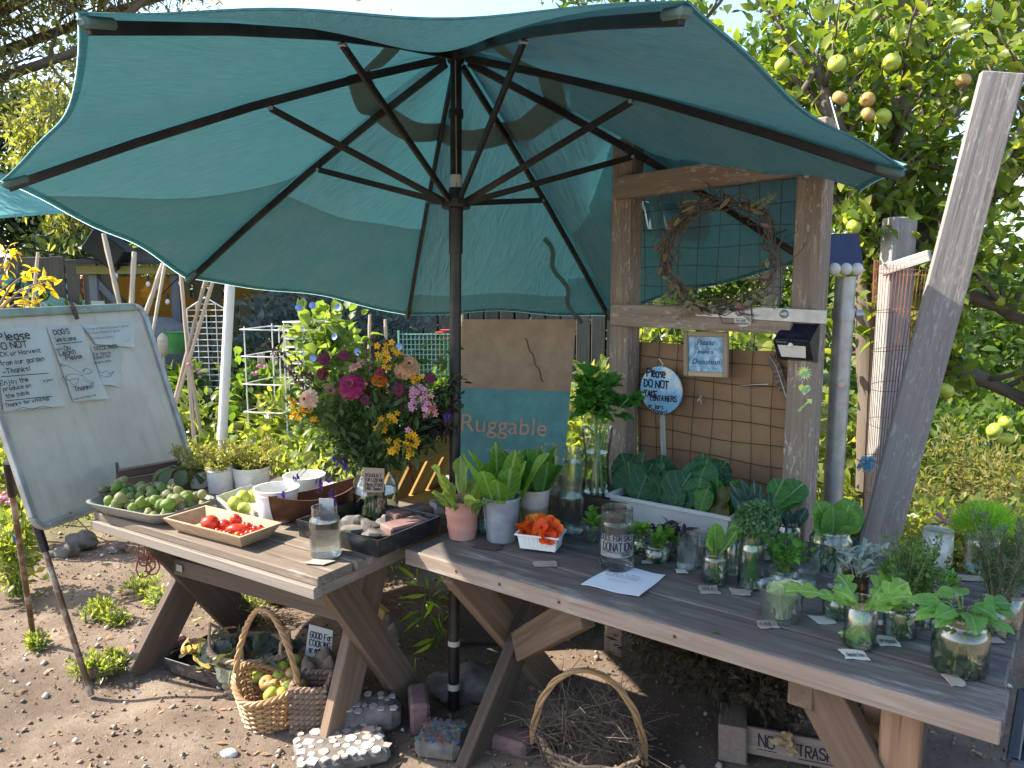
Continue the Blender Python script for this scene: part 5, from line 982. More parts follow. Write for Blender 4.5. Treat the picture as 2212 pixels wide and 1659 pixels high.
# ================================================================ trays and bowls on the short table
def tray(name, label, a, bb, c, zr, slope, zb, mat, wall=.008, cat='tray', rounded=.0):
    A, B, C = (G(*q, zr) for q in (a, bb, c)); u = (B-A); v = (C-B); v = v-u.normalized()*v.dot(u.normalized()); lu, lv = u.length, v.length; u.normalize(); v.normalize(); ctr = A+u*lu/2+v*lv/2
    def ring(e, z):
        w_, d_ = lu/2+e, lv/2+e
        if not rounded: return [V((ctr.x, ctr.y, z))+u*x*w_+v*y*d_ for x, y in ((-1, -1), (1, -1), (1, 1), (-1, 1))]
        pts = []
        for cx, cy, a0 in ((1, -1, -PI/2), (1, 1, 0), (-1, 1, PI/2), (-1, -1, PI)):
            for t in np.linspace(0, PI/2, 6): pts.append(V((ctr.x, ctr.y, z))+u*(cx*(w_-rounded)+rounded*math.cos(a0+t))+v*(cy*(d_-rounded)+rounded*math.sin(a0+t)))
        return pts
    rs = [ring(-slope, zb), ring(0, zr-.004), ring(.001, zr), ring(-wall, zr), ring(-slope-wall*.9, zb+.007)]; n = len(rs[0]); T = thing(name, V((ctr.x, ctr.y, zb)), label, cat); b = MB()
    b.add([p for q in rs for p in q], [tuple(range(n-1, -1, -1))]+[(i*n+j, i*n+(j+1) % n, (i+1)*n+(j+1) % n, (i+1)*n+j) for i in range(4) for j in range(n)]+[tuple(range(4*n, 5*n))]); b.build('tray_body', mat, T, ang=35); return ctr, u, v, lu, lv
M_btray = wood('painted bamboo tray', (.4, .3, .19), (.6, .48, .33), cracks=.1, bmp=.15); M_gtray = plain('grey-green tray enamel', (.22, .23, .2), .5, dirt=(.3, .24, .17), dirt_amt=.5)
fc, fu, fv, flu, flv = tray('rounded_tray', 'large rounded tray heaped with green tomatillos', (168, 1083), (346, 1118), (478, 1074), TZ+.05, .04, TZ+.002, M_gtray, rounded=.07)
tc_, tu, tv, tlu, tlv = tray('wooden_tray', 'square wooden tray with sloping sides holding red tomatoes', (352, 1119), (518, 1161), (612, 1130), TZ+.05, .03, TZ+.002, wood('tray wood', (.3, .19, .11), (.52, .38, .25), cracks=.15, bmp=.2))
bc = G(258, 1073, TZ+.03); b = MB(); b.lathe([(0, 0), (.04, 0), (.06, .015), (.072, .045), (.075, .046), (.069, .046), (.056, .02), (0, .01)], bc-Z*.015, 28); b.build('brown_bowl', plain('brown bowl clay', (.13, .085, .06), .7), label='shallow brown bowl of tomatillos at the back of the rounded tray', cat='bowl', org=bc-Z*.015)
# tomatillos: fruit inside papery husks
L_tom = [leafm('tomatillo husk %d' % i, a, b_, .35, .55) for i, (a, b_) in enumerate((((.15, .2, .07), (.25, .29, .13)), ((.19, .2, .12), (.33, .31, .2)), ((.11, .18, .05), (.19, .26, .09))))]
M_fruit = plain('green tomatillo skin', (.2, .32, .06), .3, var=.15)
protos = []
for v_ in range(6):
    b = MB(); n = 16; nv = 9; vs, F = [], []; el = ru(.95, 1.25); ph = ru(0, 6)
    for i in range(nv+1):
        th = PI*i/nv; rr = math.sin(th)**.85
        for k_ in range(n): g = 2*PI*k_/n; m_ = 1+.17*abs(math.sin(g*2.5+ph))-.1+.07*math.sin(g*2+th*3+ph); z_ = math.cos(th)*el*(1.4 if th > 2.7 else 1); vs.append((rr*m_*math.cos(g)*.018, rr*m_*math.sin(g)*.018, z_*.018))
    for i in range(nv):
        for k_ in range(n): F.append((i*n+k_, (i+1)*n+k_, (i+1)*n+(k_+1) % n, i*n+(k_+1) % n))
    b.rnd = random.random(); b.add(vs, F); o = b.build('tomatillo', L_tom[v_ % 3], label='x', cat='tomatillo', ang=70); protos.append(o)
heap = []
def put_heap(ctr, u, v, w_, d_, n, z0, r, zmax):
    out_ = []
    for _ in range(4000):
        if len(out_) >= n: break
        p = ctr+u*ru(-w_, w_)+v*ru(-d_, d_); z = z0+r
        for q in out_:
            dd = (V((p.x, p.y, 0))-V((q.x, q.y, 0))).length
            if dd < 2*r*.92: z = max(z, q.z+math.sqrt(max(0, (2*r*.9)**2-dd*dd)))
        if z <= zmax+r: out_.append(V((p.x, p.y, z)))
    return out_
pts = put_heap(fc+fu*.03, fu, fv, flu*.36, flv*.34, 78, TZ+.008, .0165, TZ+.06)
first = [True]*6
def place(protos, used, P, label, group, sc=(.9, 1.2)):
    j = random.randrange(len(protos)); o = protos[j]
    if used[j]: used[j] = False
    else: o = link(o.copy())
    o.location = P; o.rotation_euler = (ru(0, 6.28), ru(0, 6.28), ru(0, 6.28)); s = ru(*sc); o.scale = (s, s, s); o['label'] = label; o['group'] = group; return o
for i, P in enumerate(pts): place(protos, first, P, 'green papery-husked tomatillo loose in the rounded tray', 'tomatillos in the rounded tray')
for P in put_heap(bc, fu, fv, .05, .045, 14, TZ+.02, .0155, TZ+.085): place(protos, first, P, 'dull husked tomatillo piled in the brown bowl', 'tomatillos in the brown bowl', (.8, 1.0))
# tomatoes
M_tomr = plain('red tomato skin', (.62, .045, .018), .22, var=.12, scale=20, bmp=0, spec=.5); M_tomo = plain('orange tomato skin', (.75, .2, .02), .22, var=.1, scale=20, bmp=0)
def px_t(px, py, z=TZ+.03): return G(px, py, z)
big = [(455, 1131, .034, .03, 'fat round red tomato at the tray corner'), (485, 1135, .024, .022, 'medium oval red tomato beside the fat one'), (509, 1124, .021, .024, 'small upright red tomato at the back of the heap'), (513, 1143, .042, .018, 'long plum-shaped red tomato lying across the cherries')]
for px, py, rx, rz, lb in big:
    o = G(px, py, TZ+.008+rz); b = MB(); b.blob(o, rx, rx*.85 if rx < .04 else .021, rz, 16, 10, .05); b.build('tomato', M_tomr, label=lb, cat='tomato', org=o-Z*rz)
    
b = MB(); b.blob((0, 0, 0), .0115, .0115, .011, 12, 8, .02); ch = b.build('cherry_tomato', M_tomr, label='small round red cherry tomato in the wooden tray', cat='tomato', group='cherry tomatoes in the wooden tray')
cc = [(470, 1143), (478, 1148), (487, 1149), (494, 1152), (501, 1155), (524, 1155), (535, 1149), (545, 1148), (540, 1142), (550, 1140), (528, 1131), (536, 1132), (543, 1135), (547, 1132), (555, 1134), (562, 1137), (520, 1127), (532, 1126), (541, 1127), (480, 1128), (570, 1141)]
for i, (px, py) in enumerate(cc):
    o = ch if i == 0 else link(ch.copy()); o.location = G(px, py+3, TZ+.021+(.012 if i % 4 == 3 else 0)); s = ru(.9, 1.15); o.scale = (s, s, s)
b = MB(); o = G(513, 1156, TZ+.022); b.blob(o, .012, .012, .012, 12, 8, .02); b.build('cherry_tomato', M_tomo, label='single orange cherry tomato at the front of the heap', cat='tomato', org=o)
# white tubs
def wtub(px, py, wt, wb_, h, label, mat=M_white, z=TZ):
    c = G(px, py, z)+Z*.0015; k = mpp(c); r0, r1, H = wb_*k/2, wt*k/2, h*k*1.05; T = thing('plastic_tub', c, label, 'tub'); b = MB()
    b.lathe([(0, 0), (r0, 0), (r0+.002, .004), (lerp(r0, r1, .8), H*.8), (lerp(r0, r1, .8)+.003, H*.805), (lerp(r0, r1, .84)+.003, H*.84), (lerp(r0, r1, .85), H*.845), (r1, H*.96), (r1+.003, H*.97), (r1+.003, H), (r1-.002, H), (lerp(r0, r1, .5)-.002, H*.5), (r0-.002, .006), (0, .006)], c, 36); b.build('tub_wall', mat, T); return c, r1, H
wtub(600, 1122, 93, 72, 68, 'large empty white plastic tub lit by the sun on the short table'); wtub(659, 1073, 87, 70, 46, 'low empty white tub behind the wooden boat bowl')
M_white2 = plain('grey white plastic', (.62, .62, .6), .45, dirt=(.4, .36, .3), dirt_amt=.3)
herbtubs = [(431, 1052, 42, 36, 34, 'small white tub of thyme next to the wooden crate', .0), (479, 1062, 60, 50, 56, 'middle white tub planted with straggly thyme', 1), (545, 1060, 80, 64, 52, 'wide white tub with trailing thyme beside the apples', 1)]
L_thy = leafm('dry thyme leaf', (.13, .14, .04), (.27, .26, .1), .4, .6)
for i, (px, py, wt, wbt, h, lb, _) in enumerate(herbtubs):
    c, r, H = wtub(px, py, wt, wbt, h, lb, M_white2); T = thing('thyme_plant', c+Z*H*.8, ['sparse thyme in the small white tub', 'thick straggly thyme in the middle white tub', 'trailing yellow-green thyme spilling from the wide white tub'][i], 'herb')
    b = MB(); b.lathe([(0, H*.86), (r*.92, H*.86)], c, 20); b.build('soil', plain('potting soil', (.05, .035, .025), .95), T); en = []; b = MB()
    for j in range(34):
        a = ru(0, 2*PI); q = c+V((r*.7*math.cos(a)*ru(.1, 1), r*.7*math.sin(a)*ru(.1, 1), H*.86)); tip = q+V((math.cos(a)*ru(.02, .11)+(.05 if i == 2 else 0)*ru(0, 1), math.sin(a)*ru(.02, .08), ru(-.02, .13))); b.tube([q, q.lerp(tip, .5)+Z*.03, tip], .0013, 5); en.append((q, tip, (tip-q).normalized()))
    b.build('stems', leafm('thyme stem', (.2, .16, .08), (.32, .28, .13), .2), T); P, D = around(en, 55, .012, .1, .9, .3); tuft(T, 'tiny_leaves', P, D, .012+.008*rng.random(len(P)), L_thy, .45, 'quad')
# brown pot with drooping chard leaves, crate behind
c = G(398, 1054, TZ)+Z*.0015; b = MB(); b.lathe([(0, 0), (.03, 0), (.042, .085), (.045, .085), (.04, .082), (0, .06)], c, 20); b.build('clay_pot', plain('brown clay', (.16, .075, .045), .8), label='small brown clay pot with drooping leaves beside the crate', cat='pot', org=c)
T = thing('drooping_leaves', c+Z*.08, 'wilted broad green leaves drooping over the brown clay pot', 'leaves')
for i, (dx, dy) in enumerate(((-.8, -.5), (.3, -1), (-.3, -.8), (.7, -.2), (-.9, .3), (.1, .6))): b = MB(); b.blade(c+Z*.07, V((dx, dy, 1.1)), V((-dx*.2, -dy*.2, 1)), ru(.13, .17), .055, 'spoon', ru(2.2, 2.9), .2, .05, nl=10, nc=4); b.build('leaf', leafm('wilted dark leaf', (.05, .08, .04), (.1, .15, .08), .3, .6), T)
T = thing('slatted_crate', G(330, 1060, TZ), 'low dark wooden crate with a pale rim behind the tomatillo tray', 'crate'); a0, a1 = G(258, 1056, TZ+.0), G(392, 1040, TZ+.0); d_ = (a1-a0).normalized(); e_ = V((-d_.y, d_.x, 0))
for off, zz, mt in ((0, .022, M_legd), (0, .062, M_legd), (.12, .03, M_legd)): b = MB(); b.beam(a0+e_*off+Z*zz, a1+e_*off+Z*zz+Z*.015, .01, .034); b.build('slat', mt, T)
b = MB(); b.beam(a0-e_*.008+Z*.082, a1-e_*.008+Z*.1, .022, .007); b.build('rim', M_tleft, T)
for q in (a0, a1): b = MB(); b.beam(q+e_*.0+Z*.045, q+e_*.13+Z*.045, .012, .085); b.build('end_board', M_legd, T)
jar(472, 1062, 32, 24, 'straight', 'tiny empty tumbler in front of the middle white tub', 'small_glass', water=0)
# box lid of green apples
T = thing('open_carton', G(530, 1090, TZ), 'torn white carton tray holding green apples', 'carton'); a0, a1, a2 = G(468, 1100, TZ), G(566, 1121, TZ), G(640, 1075, TZ); u_, = ((a1-a0).normalized(),); v_ = V((-u_.y, u_.x, 0)); w_, d_ = (a1-a0).length, .17
for p, q in ((a0, a0+u_*w_), (a0+v_*d_, a0+u_*w_+v_*d_), (a0, a0+v_*d_), (a0+u_*w_, a0+u_*w_+v_*d_)): b = MB(); n = 9; vs = []; 
for e, (p, q) in enumerate(((a0, a0+u_*w_), (a0+v_*d_, a0+u_*w_+v_*d_), (a0, a0+v_*d_), (a0+u_*w_, a0+u_*w_+v_*d_))):
    n_ = v_ if e < 2 else u_; b = MB(); tp = [p.lerp(q, t)+Z*(.055-(.03*math.sin(PI*min(1, t*1.3))*(e == 0))+ru(-.003, .003)) for t in np.linspace(0, 1, 9)]; b.poly([p+Z*.002, q+Z*.002]+tp[::-1], n_, .003); b.build('side', M_white2, T, smooth=False)
b = MB(); b.poly([a0+Z*.002, a0+u_*w_+Z*.002, a0+u_*w_+v_*d_+Z*.002, a0+v_*d_+Z*.002], Z, .003); b.build('base', M_white2, T, smooth=False)
m, N, L, out = newmat('green apple skin'); p = N('BsdfPrincipled'); tcx = N('TexCoord').outputs['Object']; n1 = noise(N, L, tcx, 14, 4); L(mixc(N, L, ramp(N, L, n1, [(.35, (.32, .4, .04)), (.65, (.46, .5, .08))]), (.5, .28, .05), ramp(N, L, noise(N, L, tcx, 9, 3), [(.6, (0, 0, 0)), (.75, (.6, .6, .6))])), p.inputs['Base Color']); p.inputs['Roughness'].default_value = .3; L(p.outputs[0], out.inputs[0]); M_gapp = m
m, N, L, out = newmat('blushed apple skin'); p = N('BsdfPrincipled'); tcx = N('TexCoord').outputs['Object']; n1 = noise(N, L, tcx, 11, 4); L(ramp(N, L, n1, [(.4, (.4, .4, .1)), (.62, (.5, .13, .07))]), p.inputs['Base Color']); p.inputs['Roughness'].default_value = .35; L(p.outputs[0], out.inputs[0]); M_rapp = m
def apple_mesh(mat, name='apple'):
    b = MB(); P = []
    for i in range(17):
        t = PI*i/16; r = math.sin(t)**.9; z = -math.cos(t)*.9; z -= .25*math.exp(-((r)/.28)**2)*(1 if z > 0 else -.8); P.append((max(r, .002), z))
    b.lathe(P, (0, 0, 0), 18); o = b.build(name, mat, label='x', cat='apple', ang=80); s = MB(); s.tube([(0, 0, .55), (.05, 0, .8), (.12, .02, 1.05)], [.05, .04, .05], 6); st = s.build('stalk', M_twig, o); return o
AP = [apple_mesh(M_gapp), apple_mesh(M_rapp)]; usedA = [True, True]
def apple(P, r, kind, label, group=None):
    o = AP[kind]
    if usedA[kind]: usedA[kind] = False
    else: o = copy_tree(o)
    o.location = P; o.scale = (r, r, r*.95); o.rotation_euler = (ru(-1, 1), ru(-1, 1), ru(0, 6.3)); o['label'] = label
    if group: o['group'] = group
    elif 'group' in o: del o['group']
    return o
for px, py, r, k_ in ((523, 1077, .034, 0), (549, 1073, .032, 0), (508, 1088, .03, 0), (527, 1098, .024, 0)): apple(G(px, py, TZ+.04), r, k_, 'green apple lying in the torn white carton', 'apples in the torn carton')
# lid / white card under the rear tub
b = MB(); b.lathe([(0, 0), (.1, 0), (.102, .003), (.1, .006), (0, .006)], G(700, 1058, TZ)+Z*.001, 28); b.build('white_disc_plate', M_white, label='flat white round plate lying behind the low white tub', cat='plate', org=G(700, 1058, TZ))
# boat-shaped wooden bowl
o = G(690, 1118, TZ); a_ = (G(760, 1080, TZ)-G(636, 1112, TZ)).normalized(); T = thing('wooden_boat_bowl', o, 'dark polished boat-shaped wooden bowl with a raised prow', 'bowl'); s_ = V((-a_.y, a_.x, 0)); b = MB(); ns, nc = 18, 12; Lb = .36
for l, th in ((0, 0.), (1, .006)):
    pass
vs, F = [], []
for l in (0, 1):
    for i in range(ns+1):
        t = i/ns*2-1; w2 = .075*max(.02, (1-abs(t)**2.2)); sh_ = .085+.035*t*t
        for j in range(nc+1):
            x = j/nc*2-1; zz = sh_*abs(x)**2.2+.012+.03*t*t*(1-abs(x)); vs.append(o+a_*(t*Lb/2*(1+.12*abs(x)))+s_*(x*(w2-l*.006))+Z*(zz-.01+l*.006*(1-abs(x))+.003))
n1_ = (ns+1)*(nc+1)
for l in (0, 1):
    for i in range(ns):
        for j in range(nc): a = l*n1_+i*(nc+1)+j; f = (a, a+1, a+nc+2, a+nc+1); F.append(f if l else f[::-1])
for i in range(ns):
    for j in (0, nc): a = i*(nc+1)+j; F.append((a, a+nc+1, n1_+a+nc+1, n1_+a))
b.add(vs, F); b.build('hull', wood('dark bowl wood', (.055, .022, .012), (.16, .07, .035), rough=.35, cracks=.1, bmp=.1), T, ang=60)
# water jar with a card behind
c, R, H, T = jar(704, 1200, 66, 104, 'mason', 'big jar of clear water on the corner of the short table', water=.72, th=.0035, mat=M_glassR, wmat=M_waterR)
b = MB(); o = c+V((.0, .0, .0)); b.box(c+V((0, .03, H*.8)), V((.98, -.17, 0)), V((.17, .98, 0)), Z, .05, .0012, H*.62, .0003); b.build('paper_slip', plain('printed slip', (.42, .43, .43), .8, var=.04, scale=60), label='printed white paper slip standing inside the water jar', cat='paper', org=c)
o = G(690, 1212, TZ+.003); b = MB(); b.poly([o+V((-.045, -.02, 0)), o+V((.02, -.035, 0)), o+V((.05, .0, 0)), o+V((-.01, .03, 0))], Z, .002); b.build('card_scrap', M_cardg, label='grey card scrap under the jar of clear water', cat='card', org=o)
# black tray with stones and bricks
kc, ku, kv, klu, klv = tray('black_tray', 'deep black plastic tray weighted with stones and bricks', (640, 1122), (817, 1168), (962, 1117), TZ+.062, .006, TZ+.002, M_bp, wall=.005)
M_stone = plain('grey field stone', (.14, .13, .12), .85, var=.3, scale=14, bmp=.6, dirt=(.24, .22, .19)); M_brick = plain('dusty red brick', (.2, .115, .11), .9, var=.15, scale=30, bmp=.6, dirt=(.28, .22, .2)); M_stonel = plain('pale stone', (.33, .3, .27), .85, var=.2, scale=10, bmp=.5)
for px, py, rx, ry, rz, lb in ((762, 1128, .05, .036, .026, 'flat grey stone resting on slate in the black tray'), (798, 1143, .045, .035, .03, 'lumpy grey stone at the front of the black tray'), (757, 1145, .05, .03, .016, 'thin slate stone under the flat one in the black tray'), (832, 1130, .035, .03, .022, 'small rough stone beside the bouquet jar foot'), (812, 1153, .045, .025, .016, 'low flat stone against the tray front wall'), (942, 1104, .04, .035, .036, 'knobbly pale stone in the far corner of the black tray')):
    o = G(px, py, TZ+.03); b = MB(); b.blob(o, rx, ry, rz, 9, 6, .3); b.build('stone', M_stone if 'pale' not in lb else M_stonel, label=lb, cat='stone', org=o-Z*rz, ang=22)
for px, py, w_, lb in ((876, 1136, .17, 'reddish brick lying lengthwise in the black tray'), (885, 1108, .17, 'second brick behind the bouquet in the black tray')):
    o = G(px, py, TZ+.04); b = MB(); b.box(o-Z*.008, kv*.9+ku*.25, ku*.9-kv*.25, Z, w_, .085, .05, .006); b.build('brick', M_brick, label=lb, cat='brick', org=o-Z*.03)
# ================================================================ bouquet
c, R, H, T = jar(813, 1117, 97, 112, 'shoulder', 'large clear jug-like jar holding the mixed flower bouquet', 'bouquet_jar', z=TZ+.01, water=.5); BC = c
T = thing('bouquet_tag', c+Z*.05, 'brown card tag with handwriting hung on the bouquet jar', 'tag'); o = AT(808, 1036, c.y-R-.006); rr_, uu_ = V((.995, -.02, -.05)).normalized(), V((.05, 0, 1)).normalized(); nn = V((0, -1, 0)); k = mpp(o)
b = MB(); b.poly([o+rr_*x*k+uu_*y*k for x, y in ((-23, -30), (22, -26), (22, 26), (-23, 26))], nn, .0015); b.build('card', plain('tan tag card', (.36, .26, .19), .9), T, smooth=False); b = MB()
for s, y, mw in (('BOUQUET', 6, 36), ('FOR LOOKING', -4, 40), ('Please DO NOT', -14, 40), ('TAKE Thanks!', -23, 38)): hand(b, s, o+rr_*-19*k+uu_*y*k+nn*.0022, rr_, uu_, 7*k, 1.1*k, maxw=mw*k)
b.build('lettering', M_ink, T, smooth=False)
BQ = thing('flower_bouquet', c+Z*.02, 'tall loose bouquet of zinnias, phlox, marigolds and dark foliage in the clear jar', 'bouquet'); BY0 = c.y
L_bq = leafm('bouquet foliage', (.032, .06, .024), (.075, .125, .045), .4, .45, c=(.12, .16, .075)); L_dry = leafm('dark dry foliage', (.02, .016, .016), (.05, .04, .035), .2, .7); M_bst = leafm('bouquet stem', (.07, .12, .04), (.15, .2, .07), .2)
def bq_pt(px, py, dy=0): return AT(px, py, BY0+dy)
mouth = c+Z*H*.97; stems = []
def bstem(tip, r=.0022, mat=None):
    a = ru(0, 6.28); p0 = c+V((R*.55*math.cos(a), R*.55*math.sin(a), .012)); m0 = mouth+V((ru(-.025, .025), ru(-.025, .025), 0)); mid = m0.lerp(tip, .55)+V((0, 0, .03)); b = MB(); b.tube([p0, p0.lerp(m0, .5), m0, mid, tip], [r, r, r, r*.85, r*.6], 6); b.build('stem', mat or M_bst, BQ); stems.append((m0, tip, (tip-m0).normalized()))
def fl(px, py, dy): p = bq_pt(px, py, dy); bstem(p); return p
def zinnia(px, py, size, mat, face, dy=-.1, layers=5, name='zinnia_flower', center=None, petals=14, droop=.5):
    p = fl(px, py, dy); k = mpp(p); Rf = size*k*.58; n = V(face).normalized(); a_ = n.orthogonal().normalized(); b_ = n.cross(a_); b = MB()
    for l in range(layers):
        f_ = 1-l*.17; cnt = max(6, int(petals*(1-.08*l)))
        for j in range(cnt):
            g = 2*PI*(j+.5*(l % 2))/cnt+ru(-.1, .1); dd = a_*math.cos(g)+b_*math.sin(g); b.blade(p+dd*Rf*.12+n*l*Rf*.09, dd+n*(l*.22-.05), n, Rf*f_*.95, Rf*.42, 'petal', droop, .2, .05, nl=4, nc=2)
    b.build(name, mat, BQ); b = MB(); b.blob(p+n*Rf*.3, Rf*.22, Rf*.22, Rf*.2, 8, 5, .1); b.build('flower_centre', center or plain('dark flower centre', (.08, .03, .02), .9), BQ)
pm = lambda n, a, b_: leafm(n, a, b_, .3, .6)
zinnia(757, 832, 54, pm('magenta petal', (.22, .012, .075), (.36, .03, .13)), (-.1, -1, .5)); zinnia(664, 863, 42, pm('peach petal', (.6, .4, .3), (.75, .56, .43)), (-.6, -1, .3), center=plain('red flower centre', (.3, .02, .03), .9)); zinnia(769, 786, 40, pm('faded pink petal', (.5, .26, .23), (.68, .42, .34)), (-.5, -.2, 1), layers=2)
zinnia(881, 790, 50, pm('tan petal', (.42, .22, .12), (.62, .38, .22)), (.4, -.9, .6), layers=6, petals=18); zinnia(864, 800, 34, pm('brown faded petal', (.25, .13, .08), (.4, .25, .15)), (-.5, -.8, .2), layers=4); zinnia(820, 822, 30, pm('orange straw petal', (.7, .12, .02), (.8, .3, .04)), (.2, -.6, .9), layers=6, petals=20, droop=.1)
zinnia(695, 807, 26, pm('burgundy petal', (.08, .012, .015), (.15, .03, .03)), (-.3, -1, .2), layers=4); zinnia(715, 842, 28, pm('withered petal', (.14, .09, .06), (.25, .17, .11)), (-.2, -1, -.2), layers=3); zinnia(821, 805, 20, pm('dark red petal', (.16, .02, .025), (.25, .05, .05)), (.1, -1, .1), layers=3)
Mpl = pm('plum petal', (.1, .015, .05), (.18, .04, .09))
for x_, y_, s_ in ((700, 775, 26), (742, 768, 22), (862, 842, 28), (790, 862, 20), (930, 815, 22)): zinnia(x_, y_, s_, Mpl, (ru(-.5, .5), -1, ru(0, .6)), layers=4)

def cluster(px, py, n, spread, sz, mat, ctr, dy=-.1, npet=5, name='blossom'):
    p = fl(px, py, dy); k = mpp(p); n = int(n*1.5); sz *= 1.15
    for i in range(n):
        q = p+V((ru(-1, 1), ru(-.6, .3), ru(-1, 1)))*spread*k; nrm = (V((ru(-.6, .6), -1, ru(-.2, .9)))).normalized(); a_ = nrm.orthogonal().normalized(); b_ = nrm.cross(a_); b = MB()
        for j in range(npet): g = 2*PI*j/npet; dd = a_*math.cos(g)+b_*math.sin(g); b.blade(q, dd+nrm*.25, nrm, sz*k/2, sz*k*.26, 'petal', .3, .1, .02, nl=3, nc=2)
        b.mi = 1; b.blob(q+nrm*.001, sz*k*.09, sz*k*.09, sz*k*.08, 6, 4, 0); b.build(name, [mat, ctr], BQ)
        b = MB(); b.tube([p-Z*.03, q], .0009, 4); b.build('pedicel', M_bst, BQ)
My = pm('marigold yellow petal', (.72, .36, .008), (.8, .45, .02)); Myc = plain('amber centre', (.35, .14, .01), .9)
for a in ((836, 756, 9, 22, 13), (858, 762, 4, 9, 12), (839, 786, 4, 11, 12), (660, 880, 6, 15, 13), (670, 898, 6, 14, 14), (628, 868, 4, 10, 11), (824, 916, 6, 14, 14), (846, 897, 5, 13, 13), (852, 965, 6, 14, 15), (888, 950, 4, 14, 14), (893, 974, 5, 12, 14), (903, 815, 4, 12, 11), (886, 940, 2, 5, 13), (640, 900, 4, 10, 12)): cluster(*a, My, Myc)
Mp = pm('phlox pink petal', (.58, .25, .4), (.72, .4, .55)); cluster(912, 860, 20, 24, 13, Mp, plain('phlox eye', (.45, .1, .25), .9)); cluster(930, 885, 9, 13, 13, pm('salmon phlox petal', (.6, .22, .25), (.7, .32, .33)), Myc); cluster(908, 840, 4, 9, 12, Mp, Myc); cluster(881, 928, 2, 4, 12, Mp, Myc)
# foliage
for i in range(75): bstem(bq_pt(813+np.clip(random.gauss(0, 100), -190, 180), 865+np.clip(random.gauss(0, 62), -130, 110), ru(-.1, .14)), ru(.0012, .0024))
P, D = around(stems, 20, .026, .05, .8, .0); b_ = np.array([tuple(V(p)) for p in P]); tuft(BQ, 'foliage', P, D, .03+.03*rng.random(len(P)), L_bq, .36)
for i in range(70):
    m0, tip, d = random.choice(stems); b = MB(); q = m0.lerp(tip, ru(.05, .8)); b.blade(q, d*.4+V((ru(-1, 1), ru(-1, .4), ru(-.8, .5))), Z+V((0, -.6, 0)), ru(.045, .085), ru(.018, .034), 'ovate', ru(.2, 1.1), .3, .03, nl=5, nc=2); b.build('leaf', L_bq, BQ)
ds = []; n0 = len(stems)
for i in range(14): bstem(bq_pt(ru(940, 1012), ru(800, 930), ru(-.03, .1)), .0012, L_dry)
P, D = around(stems[n0:], 60, .02, .45, .7, -.5); tuft(BQ, 'dark_dry_foliage', P, D, .02+.022*rng.random(len(P)), L_dry, .25); n0 = len(stems)
for x, y in ((575, 745), (600, 752), (640, 770), (650, 800), (612, 790), (790, 735), (806, 728), (835, 735)): bstem(bq_pt(x, y, ru(-.05, .1)), .0012, L_dry)
P, D = around(stems[n0:], 60, .006, .55, .5, .2); tuft(BQ, 'dry_plumes', P, D, .012+.012*rng.random(len(P)), leafm('dusty mauve plume', (.07, .045, .045), (.17, .11, .1), .25, .8), .4)['kind'] = 'stuff'; n0 = len(stems)
M_amar = leafm('amaranth red', (.12, .012, .03), (.24, .03, .06), .2, .8)
for (x0, y0, x1, y1) in ((830, 840, 870, 880), (842, 850, 812, 900), (876, 960, 890, 1040), (815, 905, 822, 950)):
    b = MB(); q0, q1 = bq_pt(x0, y0, -.07), bq_pt(x1, y1, -.08); ps = [q0.lerp(q1, t)+Z*.025*math.sin(PI*t) for t in np.linspace(0, 1, 14)]; b.tube(ps, [.004+.002*math.sin(i*2.1) for i in range(14)], 6); b.build('amaranth_tassel', M_amar, BQ)
M_salv = leafm('violet salvia petal', (.035, .012, .11), (.08, .03, .2), .2, .6)
for x, y in ((728, 990), (742, 985), (690, 1035), (688, 1048), (715, 1062), (720, 1078), (613, 1064), (640, 1025), (748, 1000), (968, 888), (962, 894), (708, 1030)):
    p = bq_pt(x, y, -.09); b = MB()
    for j in range(4): b.blade(p+V((ru(-.01, .01), ru(-.006, .006), ru(-.012, .012))), V((ru(-.4, .4), ru(-.4, .4), -1)), V((0, -1, .2)), .026, .008, 'lance', .4, .3, nl=4, nc=2)
    b.build('salvia_floret', M_salv, BQ); b = MB(); b.tube([bq_pt(ru(760, 800), 960, 0), bq_pt((x+770)/2, (y+930)/2-12, -.06), p], .0011, 5); b.build('salvia_stem', L_dry, BQ)

# ================================================================ baskets and things beneath the short table
m, N, L, out = newmat('willow cane'); p = N('BsdfPrincipled'); tcx = N('Attribute', attribute_name='uvw').outputs['Vector']; L(ramp(N, L, noise(N, L, mapping(N, L, tcx, (8, 300, 300)), 1, 4), [(.3, (.27, .145, .06)), (.7, (.5, .31, .15))]), p.inputs['Base Color']); p.inputs['Roughness'].default_value = .5; L(p.outputs[0], out.inputs[0]); M_cane = m
M_caneg = wood('weathered cane', (.2, .14, .09), (.4, .3, .2), cracks=.1, bmp=.3); M_sea = wood('braided seagrass', (.13, .085, .06), (.3, .21, .15), cracks=.2)
def woven(T, c, prof, H, rows, stakes, mat, u=V((1, 0, 0)), v=V((0, 1, 0)), cr=.0045, topz=lambda a: 0):
    """canes woven in and out of upright stakes; prof(t) gives half-widths at height t"""
    def pt(a, t, o=0.): w_, d_ = prof(t); return c+u*((w_+o)*math.cos(a))+v*((d_+o)*math.sin(a))+Z*(H*t+topz(a)*t)
    for s in range(stakes): a = 2*PI*s/stakes; b = MB(); b.tube([pt(a, t) for t in np.linspace(0, 1, 6)], cr*.8, 5); b.build('stake', mat, T)
    for r in range(rows):
        t = (r+.5)/rows; n = stakes*4; b = MB(); b.tube([pt(2*PI*i/n, t, cr*1.25*math.cos(PI*(i/4+r))) for i in range(n+1)], cr*1.05, 5, cap=False); b.build('weaver', mat, T)
    return pt
